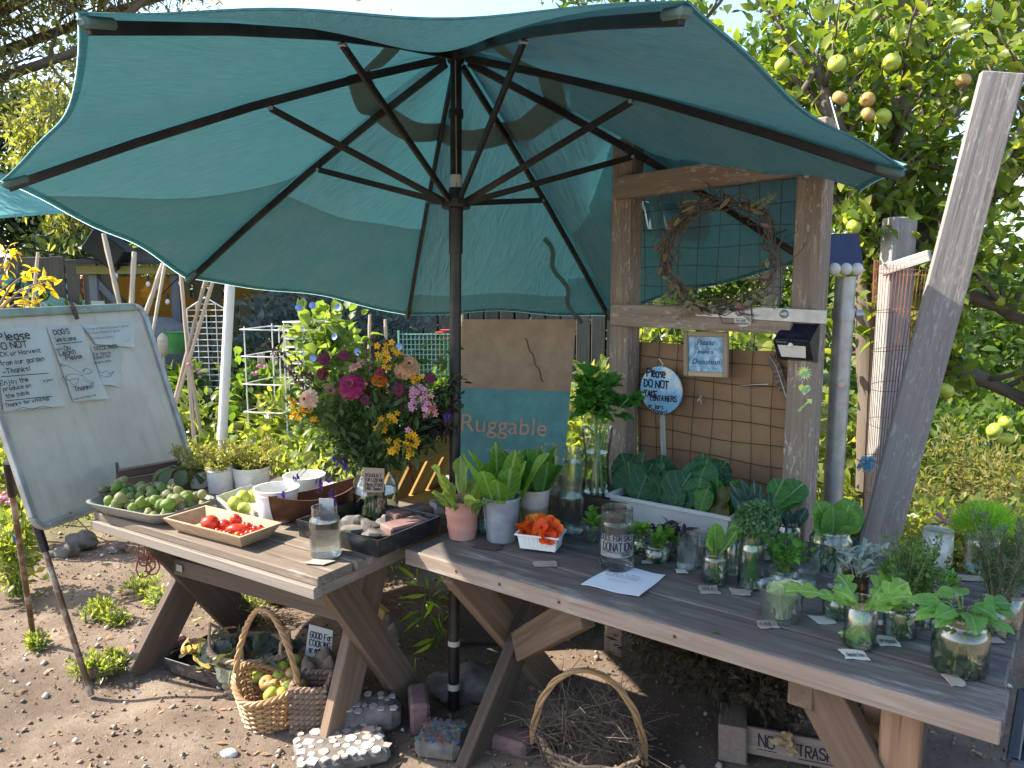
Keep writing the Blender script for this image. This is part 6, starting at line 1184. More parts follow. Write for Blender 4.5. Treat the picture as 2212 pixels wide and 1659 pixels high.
def braid(T, pt, mat, n=80, r=.006, t=1.0, name='rim_braid'):
    for k_ in range(3): b = MB(); b.tube([pt(2*PI*i/n, t, .007*math.cos(2*PI*i/n*11+k_*2.1))+Z*.006*math.sin(2*PI*i/n*11+k_*2.1) for i in range(n+1)], r, 6, cap=False); b.build(name, mat, T)
def base(T, c, w_, d_, mat, u, v): b = MB(); b.poly([c+u*w_*math.cos(a)+v*d_*math.sin(a)+Z*.002 for a in np.linspace(0, 2*PI, 25)[:-1]], Z, .005); b.build('base', mat, T, smooth=False)
# handled willow basket
c = G(583, 1562); u, v = V((.9, -.44, 0)), V((.44, .9, 0)); T = thing('willow_basket', c, 'golden willow basket with a tall twisted handle holding apples', 'basket'); pf = lambda t: (lerp(.085, .125, t), lerp(.075, .105, t))
tz = lambda a: .055*abs(math.cos(a))**1.5*(1 if math.cos(a) < 0 else .6)-.02
pt = woven(T, c, pf, .15, 13, 22, M_cane, u, v, topz=tz); braid(T, pt, M_cane); base(T, c, .084, .074, M_cane, u, v)
hp = lambda s: c+v*(.105*math.cos(PI*s))*.98-u*.055*math.cos(0)+u*.05*math.sin(PI*s)+Z*(.12+.27*math.sin(PI*s)**.8)
h0, h1, hm = pt(PI+.35, 1), pt(.0-.1, 1)+v*.03, None
hp = lambda s: h0.lerp(h1, s)+Z*(.27*math.sin(PI*s)**.75)
for k_ in range(3): b = MB(); b.tube([hp(s)+u*.006*math.cos(s*40+k_*2.1)+v*.006*math.sin(s*40+k_*2.1) for s in np.linspace(0, 1, 60)], .0065, 6); b.build('handle_cane', M_cane, T)
for i, (px, py, r, kd) in enumerate(((633, 1430, .032, 0), (608, 1444, .03, 0), (602, 1464, .028, 0), (633, 1458, .034, 1), (630, 1487, .034, 0), (611, 1499, .026, 0), (577, 1476, .03, 1), (594, 1482, .026, 1), (556, 1462, .026, 0), (615, 1478, .024, 1), (585, 1500, .028, 0), (650, 1475, .03, 0))):
    apple(G(px, py, .13), r, kd, 'green cooking apple heaped in the handled willow basket' if kd == 0 else 'brown-red bruised apple heaped in the handled willow basket', 'green apples in the willow basket' if kd == 0 else 'bruised apples in the willow basket')
# oval basket of wilted greens
c = G(540, 1400, .17)*V((1, 1, 0)); u, v = V((.97, -.2, 0)), V((.2, .97, 0)); T = thing('oval_basket', c, 'wide oval wicker basket lined with wilted grey-green leaves', 'basket'); pf = lambda t: (lerp(.1, .16, t), lerp(.08, .115, t)); pt = woven(T, c, pf, .17, 13, 26, M_caneg, u, v); braid(T, pt, M_caneg, r=.007); base(T, c, .1, .08, M_caneg, u, v)
for sg in (0, PI): b = MB(); b.tube([pt(sg-.35, 1), pt(sg-.3, 1)+Z*.05, pt(sg, 1, .01)+Z*.085, pt(sg+.3, 1)+Z*.05, pt(sg+.35, 1)], .007, 6); b.build('side_handle', M_caneg, T)
L_wilt = leafm('wilted grey leaf', (.06, .075, .06), (.13, .15, .12), .2, .8, vein=((.16, .18, .14), .002, .03)); T = thing('wilted_collards', c+Z*.12, 'limp grey-green collard leaves heaped in the oval basket', 'leaves')
for i in range(18): a = ru(0, 6.3); r_ = ru(.0, .1); b = MB(); b.blade(c+u*r_*1.2*math.cos(a)+v*r_*.8*math.sin(a)+Z*.14, V((math.cos(a), math.sin(a), ru(.2, .8))), Z+V((ru(-.8, .8), ru(-.8, .8), 0)), ru(.09, .14), ru(.08, .12), 'round', ru(.4, 1.6), .3, .14, nl=9, nc=6, twist=ru(-.8, .8)); b.build('leaf', L_wilt, T)
# seagrass basket, burlap and sign
c = G(678, 1568); T = thing('seagrass_basket', c, 'narrow square brown seagrass basket with torn burlap', 'basket'); pf = lambda t: (lerp(.06, .07, t), lerp(.06, .07, t))
def sq(a): m_ = max(abs(math.cos(a)), abs(math.sin(a))); return 1/m_**.8
for r in range(9):
    for s in range(2):
        b = MB(); n = 48; b.tube([c+V((.063*sq(a)*math.cos(a), .063*sq(a)*math.sin(a), .012+r*.02))+V((math.cos(a), math.sin(a), 0))*.006*math.cos(a*12+r*PI+s*PI)+Z*.005*math.sin(a*12+r*PI+s*PI) for a in np.linspace(0, 2*PI, n+1)], .0085, 6, cap=False); b.build('braid_row', M_sea, T)
b = MB(); b.poly([c+V((x, y, .003)) for x, y in ((-.05, -.05), (.05, -.05), (.05, .05), (-.05, .05))], Z, .006); b.build('base', M_sea, T, smooth=False)
M_burl = plain('burlap', (.17, .13, .1), .95, var=.2, scale=40, bmp=.6)
for i, (px, py, z_, lb) in enumerate(((695, 1420, .19, 'frayed burlap rag draped over the seagrass basket'), (820, 1420, .22, 'grey burlap bundle behind the table leg'))):
    o = G(px, py, z_) if i == 0 else V((-.52, 2.95, .2)); b = MB(); n = 16; vs, F = [], []
    for a in range(n+1):
        for d_ in range(n+1): x, y = a/n*2-1, d_/n*2-1; vs.append(o+V((x*.075, y*.075, .02*math.sin(x*5+y*3)+.018*math.sin(y*7-x*2)-.05*max(abs(x), abs(y))**3)))
    for a in range(n):
        for d_ in range(n): q = a*(n+1)+d_; F.append((q, q+n+1, q+n+2, q+1))
    b.add(vs, F); b.build('burlap_rag', M_burl, label=lb, cat='rag', org=o)
o = AT(690, 1388, G(690, 1500).y+.05); T = thing('cooking_sign', o-Z*.06, 'white card reading GOOD FOR COOKING propped behind the apples', 'sign'); rr_, uu_, nn = V((.97, -.15, -.12)).normalized(), V((.1, .1, 1)).normalized(), V((-.14, -.98, .1)).normalized(); k = mpp(o)
b = MB(); b.poly([o+rr_*x*k+uu_*y*k for x, y in ((-30, -42), (30, -38), (28, 32), (-26, 36))], nn, .003); b.build('card', plain('sign card', (.55, .53, .5), .8, var=.05), T, smooth=False); b = MB()
for s, y, mw in (('GOOD For', 8, 50), ('COOKING', -9, 48), ('or eating', -24, 40)): hand(b, s, o+rr_*-21*k+uu_*y*k+nn*.004, rr_, uu_, 13*k, 2*k, maxw=mw*k)
b.build('lettering', M_ink, T, smooth=False)
# seed tray of dry leaves
A, B = G(356, 1448), G(508, 1497); u = (B-A).normalized(); v = V((-u.y, u.x, 0)); T = thing('seed_tray', (A+B)/2+v*.12, 'black nursery seed tray full of dry curled leaves', 'tray'); w_ = (B-A).length
for p0, p1 in ((A, B), (A+v*.25, B+v*.25), (A, A+v*.25), (B, B+v*.25)): b = MB(); b.beam(p0+Z*.03, p1+Z*.03, .005, .055); b.build('tray_side', M_bp, T)
b = MB(); b.poly([A+Z*.004, B+Z*.004, B+v*.25+Z*.004, A+v*.25+Z*.004], Z, .004); b.build('tray_floor', M_bp, T, smooth=False)
L_dryl = leafm('dry tan leaf', (.25, .17, .1), (.46, .35, .23), .3, .8, vein=((.5, .4, .28), .0015, .02)); T = thing('dry_leaves', (A+B)/2+v*.12+Z*.01, 'pile of crisp tan leaves in the black seed tray', 'leaves')
for i in range(50): b = MB(); b.blade(A+u*ru(.02, w_-.03)+v*ru(.02, .23)+Z*ru(.03, .075), V((ru(-1, 1), ru(-1, 1), ru(-.1, .8))), Z+V((ru(-1, 1), ru(-1, 1), 0)), ru(.06, .12), ru(.025, .05), 'ovate', ru(-1.5, 2.2), .6, .14, nl=7, nc=4, twist=ru(-1.2, 1.2)); b.build('leaf', L_dryl if i % 4 else L_wilt, T)
# red twine on the table leg
o = AT(325, 1195, lt(.02, .4, .5).y-.13); T = thing('red_twine', o, 'tangle of rust-red twine knotted round the short table leg', 'twine'); b = MB(); M_tw = plain('rust red twine', (.27, .085, .05), .9)
for i in range(6): b = MB(); cc_ = o+V((ru(-.02, .03), -.045, ru(-.05, .04))); r_ = ru(.02, .035); a0 = ru(0, 6); b.tube([cc_+V((r_*math.cos(a)*ru(.7, 1), -.01*math.sin(a*2), r_*1.3*math.sin(a))) for a in np.linspace(a0, a0+ru(4, 7), 18)], .0032, 6); b.build('loop', M_tw, T)
b = MB(); b.tube([o+V((0, -.04, 0)), lt(-.2, .1, .56), WH(150, 1105, .0)], .0022, 5); b.build('tail', M_tw, T)
# ================================================================ trees, beds and garden behind
L_lit = leafm('sunlit bed leaf', (.075, .12, .03), (.16, .19, .055), .45, .35, c=(.23, .23, .08), spec=.5); L_mid = leafm('mid green leaf', (.045, .09, .02), (.1, .15, .035), .45, .45)
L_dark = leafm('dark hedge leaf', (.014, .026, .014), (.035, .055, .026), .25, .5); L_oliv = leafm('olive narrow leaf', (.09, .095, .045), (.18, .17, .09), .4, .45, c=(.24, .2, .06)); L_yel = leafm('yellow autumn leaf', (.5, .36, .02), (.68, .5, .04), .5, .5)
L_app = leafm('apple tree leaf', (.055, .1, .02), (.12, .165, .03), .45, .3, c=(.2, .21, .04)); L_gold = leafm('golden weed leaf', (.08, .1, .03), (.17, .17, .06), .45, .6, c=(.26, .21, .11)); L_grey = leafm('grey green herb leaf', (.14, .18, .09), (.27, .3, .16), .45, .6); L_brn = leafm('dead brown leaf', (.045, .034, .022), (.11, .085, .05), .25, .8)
M_bark = wood('rough bark', (.075, .06, .048), (.22, .18, .145), gs=.5, cracks=.6, bmp=1.0); M_twg = plain('grey twig bark', (.22, .17, .14), .9, bmp=.3)
def grow(b, p, d, L, r, depth, tips, spread=.7, segs=4, up=.12, kids=(2, 4)):
    pts = [p]; rs = [r]
    for i in range(segs):
        d = (d+V((ru(-1, 1), ru(-1, 1), ru(-1, 1)))*.22+Z*up).normalized(); p = p+d*(L/segs); pts.append(p); rs.append(r*(1-.45*(i+1)/segs))
    b.tube(pts, rs, 7 if r > .02 else 5)
    if depth == 0: tips.append((pts[1], p, d)); return
    for k in range(random.randint(*kids)):
        j = random.randint(1, segs); dd = (d+V((ru(-1, 1), ru(-1, 1), ru(-.5, 1)))*spread).normalized(); grow(b, pts[j], dd, L*ru(.55, .8), rs[j]*.62, depth-1, tips, spread, segs, up, kids)
    tips.append((pts[-2], p, d))
def tree(name, base, limbs, label, leaf, size, W, per, tw=.1, mat=None, group=None, spread=.13, droop=0., tpl='leaf', cat='tree', depth=2, r=.12, kids=(2, 4)):
    """limbs: list of points each main limb passes through, from the base"""
    T = thing(name, base, label, cat, group); b = MB(); tips = []
    for lim in limbs:
        pts = [V(base)]+[V(q) for q in lim]; rr = [r*(1-.6*i/len(pts)) for i in range(len(pts))]; f = []
        for i in range(len(pts)-1):
            for s in range(4): f.append(pts[i].lerp(pts[i+1], s/4)+V((ru(-1, 1), ru(-1, 1), 0))*.03*(i+s > 0))
        f.append(pts[-1]); b.tube(f, [lerp(r, r*.3, i/(len(f)-1)) for i in range(len(f))], 9)
        for i in range(len(f)//3, len(f)):
            for _ in range(2): grow(b, f[i], V((ru(-1, 1), ru(-1, 1), ru(-.4, .9))).normalized(), tw*ru(3.5, 6), r*.22, depth, tips, kids=kids)
    b.build('trunk', mat or M_bark, T)
    P, D = around(tips, per, spread, .0, .9, -droop); cloud('crown', P, D, size*(.7+.6*rng.random(len(P))), leaf_tpl(1, W, .25, .3) if tpl == 'leaf' else leaf_quad(1, W), leaf, T, up=.9); return T, tips
def bush(px, top, wpx, Y, mat, size, n, label, W=.5, z0=0., stems=10, cat='shrub', name='leafy_shrub', group=None, tpl='leaf', clump=.32, bottom=None, upb=.3, depthf=.8):
    t = AT(px, top, Y); c = V((t.x, Y, 0)); k = mpp(AT(px, top, Y)); rx = wpx*k/2; zt = max(.08, t.z); T = thing(name, c, label, cat, group); zb = z0 if bottom is None else AT(px, bottom, Y).z
    K = max(6, int(n/45)); cen = sph(K)*(rng.random((K, 1))**.4); cen = cen*np.array([rx, rx*depthf, (zt-zb)/2])*.86+np.array([c.x, c.y, (zt+zb)/2]); idx = rng.integers(0, K, n); off = rng.normal(size=(n, 3))*min(rx, (zt-zb)/2)*clump
    P = cen[idx]+off; P[:, 2] = np.clip(P[:, 2], .02, zt+size); D = off*2/max(rx, .05)+rng.normal(size=(n, 3))*.5+np.array([0, 0, upb]); b = MB()
    for i in range(stems): q = V(cen[rng.integers(0, K)]); a = c+V((ru(-.3, .3)*rx, ru(-.3, .3)*rx, 0)); b.tube([a, a.lerp(q, .5)+V((ru(-.05, .05), 0, .03)), q], [.006, .004, .002], 5)
    b.build('stems', M_stemg if mat not in (L_brn, L_gold) else M_twg, T); cloud('foliage', P, D, size*(.65+.7*rng.random(n)), leaf_tpl(1, W, .25, .3) if tpl == 'leaf' else leaf_quad(1, W), mat, T, up=.8); return T
def G3(x, y, z): return V((x, y, z))
# apple tree on the right
b0 = V((AT(1905, 900, 3.9).x, 3.9, 0))
AT_, tips = tree('apple_tree', b0, [[AT(1890, 640, 3.9), AT(1880, 480, 3.8), AT(1830, 300, 3.7), AT(1760, 150, 3.7)], [AT(1890, 640, 3.9), AT(1900, 420, 3.9), AT(1960, 200, 3.8), AT(2000, -40, 3.8)], [AT(1900, 600, 3.9), AT(2060, 440, 3.7), AT(2200, 300, 3.6), AT(2330, 150, 3.7)], [AT(1905, 700, 3.9), AT(2060, 620, 3.6), AT(2230, 700, 3.5)], [AT(1880, 480, 3.9), AT(1700, 330, 4.1), AT(1600, 150, 4.2)], [AT(1905, 760, 3.9), AT(2080, 800, 3.7), AT(2240, 880, 3.7)], [AT(1890, 500, 4.1), AT(2050, 250, 4.4), AT(2160, 60, 4.5)]],
    'gnarled apple tree laden with fruit behind the leaning plank', L_app, .078, .5, 12, tw=.055, spread=.09, r=.075, depth=1, kids=(2, 3))
app = [(1939, 69, 0), (2043, 52, 0), (2072, 58, 0), (1860, 110, 0), (1808, 137, 0), (1927, 134, 0), (1814, 211, 1), (1874, 215, 1), (1875, 247, 1), (1907, 252, 0), (2081, 174, 1), (1837, 472, 0), (2013, 29, 1), (2187, 362, 0), (2181, 440, 0), (2157, 649, 0), (1977, 614, 0), (2043, 843, 0), (2172, 912, 0), (2148, 929, 0), (2174, 949, 0), (1690, 140, 0), (2110, 560, 0), (1845, 490, 0)]
for px, py, kd in app: apple(AT(px, py, ru(3.3, 3.65)), ru(.03, .038), kd, 'yellow-green apple hanging on the apple tree' if not kd else 'pink-blushed apple hanging on the apple tree', 'green apples on the tree' if not kd else 'blushed apples on the tree')
# olive-leaved tree over the back, left and top
tree('narrow_leaved_tree', V((-8.2, 10, 0)), [[(-7.4, 9.6, 3.6), (-4.6, 9, 4.2), (-3.2, 8.6, 5.2)], [(-7.6, 9.5, 3.0), (-5.9, 9, 4.3), (-6.5, 8.6, 5.6)], [(-7.2, 9.7, 4.0), (-4.2, 9.6, 4.9), (-1.8, 9.6, 5.4)], [(-7.6, 9.4, 2.4), (-6.8, 8.8, 3.0), (-7.2, 8.2, 3.4)], [(-7, 9.4, 4.2), (-3.6, 9.2, 5.6), (-2.6, 9.4, 6.6)], [(-7.4, 9.2, 3.9), (-5.0, 8.6, 5.6), (-4.6, 8.2, 6.8)]], 'tall grey-green narrow-leaved tree rising behind the umbrella', L_oliv, .12, .22, 46, tw=.2, spread=.3, r=.085, depth=2, tpl='quad', droop=.25)
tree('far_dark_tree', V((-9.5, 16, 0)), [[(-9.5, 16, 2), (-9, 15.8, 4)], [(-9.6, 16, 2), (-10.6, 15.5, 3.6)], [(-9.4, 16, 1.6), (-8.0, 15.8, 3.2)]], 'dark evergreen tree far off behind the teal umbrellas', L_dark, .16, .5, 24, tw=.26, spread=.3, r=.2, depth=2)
tree('drooping_tree', V((-5.6, 11, 0)), [[(-5.6, 11, 2), (-5.3, 10.6, 3.2), (-4.7, 10.2, 3.1)], [(-5.6, 11, 2.2), (-6.2, 10.6, 3.3)]], 'yellow-green drooping tree beside the shelter roof', leafm('yellow drooping leaf', (.1, .12, .045), (.19, .2, .08), .45, .4), .13, .28, 20, tw=.15, spread=.16, r=.1, depth=2, droop=.9)
tree('back_tree', V((3.2, 9.5, 0)), [[(3.2, 9.5, 2), (3.6, 9.3, 4), (4.2, 9.2, 5.4)], [(3.2, 9.5, 1.6), (2.2, 9.3, 3), (1.8, 9.2, 4.1)], [(3.2, 9.5, 2), (4.6, 9.2, 3.4), (5.6, 9, 4.2)]], 'green tree beyond the apple tree with reddish flower plumes', L_mid, .12, .45, 22, tw=.2, spread=.2, r=.13, depth=2)
# yellow-leaved sapling at the left
T = thing('yellow_sapling', V((AT(-30, 900, 4.6).x, 4.6, 0)), 'bare-twigged sapling with bright yellow leaves above the whiteboard', 'sapling'); b = MB(); tips = []; o = V((AT(-40, 900, 4.6).x, 4.6, 0)); q0 = AT(-20, 690, 4.6); b.tube([o, q0], [.02, .013], 7)
for x, y in ((30, 550), (70, 580), (100, 610), (60, 640), (40, 670), (10, 620), (90, 660), (110, 600), (20, 530)): q = AT(x, y, 4.6+ru(-.2, .2)); b.tube([q0, q0.lerp(q, .5)+V((0, 0, .05)), q], [.009, .006, .003], 6); tips.append((q0.lerp(q, .6), q, (q-q0).normalized()))
b.build('branches', M_twg, T); P, D = around(tips, 10, .05, .3, .8, -.3); cloud('yellow_leaves', P, D, .065*(.7+.5*rng.random(len(P))), leaf_tpl(1, .5, .3, .3), L_yel, T)
# dark hedge far back, one shrub at a time
hed = [(-7.5, 13.5, 2.4), (-5.6, 13.8, 2.6), (-3.9, 13.4, 2.9), (-2.3, 13.2, 2.7), (-.7, 13.4, 2.5), (.9, 13.0, 2.7), (2.6, 12.6, 2.6), (4.4, 12.0, 2.8), (6.4, 11.5, 2.9), (8.6, 11, 3.0), (-11.5, 14, 2.6)]
hl = ['beside the shelter', 'behind the shelter roof', 'behind the wire trellis', 'behind the square cages', 'behind the morning glory', 'behind the bouquet', 'behind the teal carton', 'behind the timber frame', 'behind the apple tree', 'beyond the golden grasses', 'behind the teal umbrellas']
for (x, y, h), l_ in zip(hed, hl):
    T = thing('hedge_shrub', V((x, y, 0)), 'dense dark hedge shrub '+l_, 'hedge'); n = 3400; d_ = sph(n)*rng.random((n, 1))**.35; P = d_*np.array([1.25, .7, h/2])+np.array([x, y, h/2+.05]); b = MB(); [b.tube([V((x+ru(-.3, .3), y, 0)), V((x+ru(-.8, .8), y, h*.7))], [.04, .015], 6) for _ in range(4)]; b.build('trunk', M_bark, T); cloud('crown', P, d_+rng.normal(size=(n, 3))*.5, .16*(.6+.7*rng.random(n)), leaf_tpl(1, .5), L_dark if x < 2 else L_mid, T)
# wooden fence in front of it
T = thing('board_fence', V((-1.5, 12, 0)), 'old dark board fence at the far end of the garden', 'fence')
for i in range(46): x = -8+i*.24; b = MB(); b.box(V((x, 12+.05*math.sin(i), .95+ru(-.03, .03))), Z, V((1, 0, 0)), V((0, 1, 0)), 1.9, .21, .02, .004); b.build('fence_board', M_fence, T)
# shelter with a sagging yellow cloth
SY = 9.2; T = thing('garden_shelter', V((AT(300, 800, SY).x, SY, 0)), 'open timber shelter with a sagging brown-yellow cloth and string lights', 'shelter'); M_ply = wood('olive beam', (.2, .17, .06), (.36, .3, .12)); M_grp = wood('grey shelter post', (.13, .13, .15), (.26, .26, .29))
pl_, pr_ = AT(205, 700, SY), AT(420, 700, SY); zb = AT(300, 592, SY).z; zt2 = AT(300, 574, SY).z
for px in (212, 386): q = AT(px, 700, SY); b = MB(); b.box(V((q.x, SY, zb/2)), Z, V((1, 0, 0)), V((0, 1, 0)), zb, .1, .1); b.build('post', M_grp, T)
b = MB(); b.beam(V((pl_.x-.1, SY-.1, (zb+zt2)/2)), V((pr_.x+.6, SY-.1, (zb+zt2)/2)), .06, zt2-zb); b.build('front_beam', M_ply, T)
b = MB(); b.beam(V((pl_.x, SY, zb-.02)), V((pl_.x+.55, SY, zb-.62)), .06, .08); b.build('knee_brace', M_grp, T)
b = MB(); b.add([V((pl_.x-.25, SY-.25, zt2+.02)), V((pr_.x+.9, SY-.25, zt2+.0)), V((pr_.x+.9, SY+2.2, zt2+.35)), V((pl_.x-.25, SY+2.2, zt2+.35))], [(0, 1, 2, 3)]); b.build('roof', plain('dark roof sheet', (.03, .028, .028), .8), T)
b = MB(); n = 14; vs, F = [], []
for i in range(n+1):
    for j in range(n+1): x, y = i/n, j/n; vs.append(V((lerp(pl_.x+.15, pr_.x+.5, x), SY+.1+y*1.6, zb-.03-.62*math.sin(PI*x)**.8*(1-.3*y))))
for i in range(n):
    for j in range(n): a = i*(n+1)+j; F.append((a, a+n+1, a+n+2, a+1))
b.add(vs, F); b.build('sagging_cloth', fabric('mustard cloth', (.36, .19, .035), (.4, .2, .03), .4), T)
b = MB(); q = AT(246, 540, SY); b.box(q+V((0, -.1, .0)), V((.8, 0, -.6)), V((0, 1, 0)), V((.6, 0, .8)), .45, .3, .3, .02); b.build('roof_lantern', plain('black ironwork', (.02, .02, .02), .5), T)
q = AT(212, 661, SY-.12); b = MB(); b.box(q, V((1, 0, 0)), V((0, 0, 1)), V((0, -1, 0)), .16, .12, .006, .001); b.build('notice_board', M_paper, label='small white notice fixed on the shelter post', cat='sign', org=q)
sl = [AT(0, 527, 8.4), AT(110, 545, 8.6), AT(215, 563, 8.9)]; b = MB(); b.tube(sl, .009, 5); T = thing('string_light', sl[1], 'sagging string of clear bulbs running to the shelter roof', 'string lights'); b.build('cable', M_bp, T)
for px, py in ((250, 596), (320, 614), (342, 618), (390, 612), (362, 652), (224, 690)):
    q = AT(px, py, 8.7); b = MB(); b.blob(q, .024, .024, .032, 10, 7, 0); bl_ = b.build('bulb', M_white, T); b = MB(); b.tube([q+Z*.04, q+Z*.1], .015, 6); b.build('socket', M_bp, bl_)
b = MB(); b.tube([AT(200, 700, 8.7), AT(280, 680, 8.7), AT(345, 640, 8.7), AT(385, 600, 8.7)], .008, 5); b.build('cable', M_bp, T)
# cob oven and torch, green bucket
q = AT(332, 790, 8.6); b = MB(); T = thing('cob_oven', V((q.x, 8.6, 0)), 'grey domed clay oven with a dark mouth in the shelter', 'oven'); zq = AT(332, 790, 8.6).z; b.lathe([(.46, 0), (.48, .1), (.46, .3), (.36, .46), (.2, .54), (0, .56)], V((q.x, 8.6, zq)), 24); b.build('dome', plain('grey clay', (.2, .19, .19), .9, bmp=.5), T); b = MB(); b.poly([V((q.x-.12+.17*math.cos(a), 8.12, zq+.06+.26*max(0, math.sin(a)))) for a in np.linspace(-.01, PI+.01, 14)], V((0, -1, 0)), .02); b.build('mouth', plain('oven mouth black', (.008, .007, .007), .95), T, smooth=False)  # flat near-black panel on the closed dome stands for the opening
for i in range(8): b = MB(); b.box(V((q.x-.6+i*.17, 8.3, zq-.07+(i % 2)*.0)), V((1, 0, 0)), V((0, 1, 0)), Z, .16, .5, .12, .02); b.build('hearth_stone', M_stone, T)
b = MB(); b.box(V((q.x, 8.5, (zq-.15)/2)), V((1, 0, 0)), V((0, 1, 0)), Z, 1.4, .8, zq-.16, .02); b.build('plinth', M_stone, T)
q = AT(352, 745, 7.4); T = thing('tiki_torch', V((q.x, 7.4, 0)), 'bamboo garden torch with woven head in front of the clay oven', 'torch'); b = MB(); b.tube([V((q.x, 7.4, 0)), q-Z*.1], .014, 7); b.build('stake', M_bamboo, T); b = MB(); b.lathe([(.02, -.11), (.045, -.08), (.05, .06), (.04, .08), (.015, .11), (0, .12)], q, 12); b.build('head', M_bamboo, T)
q = AT(376, 738, 8.0); b = MB(); b.lathe([(.09, -.12), (.13, .1), (.14, .1), (.12, .09), (0, 0)], q, 16); b.build('green_bucket', plain('green plastic', (.1, .3, .08), .5), label='green plastic bucket beside the clay oven', cat='bucket', org=q-Z*.12)
# distant teal umbrellas, white wall and roof
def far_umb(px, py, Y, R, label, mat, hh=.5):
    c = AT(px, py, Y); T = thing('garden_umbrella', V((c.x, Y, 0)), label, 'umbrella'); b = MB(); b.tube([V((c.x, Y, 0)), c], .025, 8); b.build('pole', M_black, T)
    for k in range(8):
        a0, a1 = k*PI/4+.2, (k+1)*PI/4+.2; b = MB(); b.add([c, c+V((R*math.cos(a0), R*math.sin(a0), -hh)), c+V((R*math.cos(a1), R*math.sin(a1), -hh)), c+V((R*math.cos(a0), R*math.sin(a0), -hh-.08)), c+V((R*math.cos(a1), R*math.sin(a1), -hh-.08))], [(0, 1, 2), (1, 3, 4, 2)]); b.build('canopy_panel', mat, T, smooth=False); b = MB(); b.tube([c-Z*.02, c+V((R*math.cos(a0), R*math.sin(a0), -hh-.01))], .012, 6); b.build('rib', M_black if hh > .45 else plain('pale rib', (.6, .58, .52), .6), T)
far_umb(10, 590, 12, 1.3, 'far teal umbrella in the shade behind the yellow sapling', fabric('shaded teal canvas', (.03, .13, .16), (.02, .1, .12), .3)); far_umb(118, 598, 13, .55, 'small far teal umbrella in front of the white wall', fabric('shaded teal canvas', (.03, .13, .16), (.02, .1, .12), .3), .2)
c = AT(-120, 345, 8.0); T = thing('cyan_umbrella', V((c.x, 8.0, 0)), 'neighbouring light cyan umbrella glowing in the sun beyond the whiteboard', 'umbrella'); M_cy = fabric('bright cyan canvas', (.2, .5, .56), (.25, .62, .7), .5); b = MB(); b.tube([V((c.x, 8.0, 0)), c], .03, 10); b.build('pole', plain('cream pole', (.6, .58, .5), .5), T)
tips_ = [AT(28, 462, 7.3), AT(175, 452, 8.0), AT(150, 410, 9.0), AT(-80, 400, 9.5), AT(-300, 410, 9.2), AT(-400, 440, 8.2), AT(-330, 470, 7.2), AT(-150, 480, 6.8)]
for k in range(8):
    a_, d_ = tips_[k], tips_[(k+1) % 8]; b = MB(); b.add([c, a_, d_, a_-Z*.03, d_-Z*.03], [(0, 1, 2), (1, 3, 4, 2)]); b.build('canopy_panel', M_cy, T, smooth=False); b = MB(); b.beam(c-Z*.03, a_-Z*.015, .018, .02); b.build('rib', plain('cream pole', (.6, .58, .5), .5), T)
T = thing('white_outbuilding', V((-8.6, 17, 0)), 'white-walled outbuilding with grey shingle roof beyond the trees', 'building'); a_, d_ = AT(90, 640, 17), AT(235, 640, 17); zr = AT(150, 615, 17).z; b = MB(); b.box(V(((a_.x+d_.x)/2, 17.5, zr/2)), V((1, 0, 0)), V((0, 1, 0)), Z, d_.x-a_.x+1, 1, zr, .01); b.build('wall', plain('white wall paint', (.6, .62, .68), .8), T); b = MB(); zr2 = AT(150, 585, 17).z; b.add([V((a_.x-.4, 16.7, zr)), V((d_.x+.5, 16.7, zr)), V((d_.x, 18.4, zr2+.5)), V((a_.x, 18.4, zr2+.5))], [(0, 1, 2, 3)]); b.build('roof', plain('grey shingle', (.17, .15, .16), .9, var=.3, scale=3), T)
q = AT(188, 645, 13); b = MB(); b.blob(q, .28, .2, .38, 12, 8, .15); b.build('orange_tarp', plain('orange tarp', (.55, .14, .06), .6), label='orange-red tarpaulin bundle hanging near the shelter', cat='tarp', org=q)
# bamboo canes
def cane(a, c_, Y0, Y1, label, r=.014, group='bamboo canes'):
    p, q = AT(*a, Y0), AT(*c_, Y1); d = q-p; g = q if q.z < .02 else q+d*(q.z/-d.z) if d.z < 0 else q; b = MB(); ps = [p.lerp(g, t) for t in np.linspace(0, 1, 15)]; b.tube(ps, [r*(1.12 if i % 2 else .95) for i in range(15)], 8); b.build('bamboo_cane', M_bamboo, label=label, cat='cane', org=g, group=group)
cl = 'thick pale bamboo cane of the tepee behind the whiteboard'
for a, c_ in (((224, 505), (266, 692)), ((290, 545), (282, 690)), ((352, 570), (310, 692)), ((358, 560), (335, 690))): cane(a, c_, 6.6, 6.4, cl, .021 if a[0] < 355 else .014, 'canes of the near tepee')
for a, c_ in (((390, 585), (406, 770)), ((404, 770), (418, 935)), ((445, 600), (402, 770)), ((462, 600), (370, 905)), ((408, 770), (432, 925))): cane(a, c_, 5.2, 5.2, 'slim bamboo cane crossing in the far tepee by the white trellis', .013, 'canes of the far tepee')
for a, c_ in (((1000-2, 680), (995, 940)), ((832, 690), (843, 950)), ((799, 680), (796, 800))): cane(a, c_, 6, 6, 'single bamboo stake standing behind the bouquet', .012, 'stakes behind the bouquet')
cane((82, 545), (68, 690), 4.9, 4.9, 'thin bamboo stake above the whiteboard edge', .01)
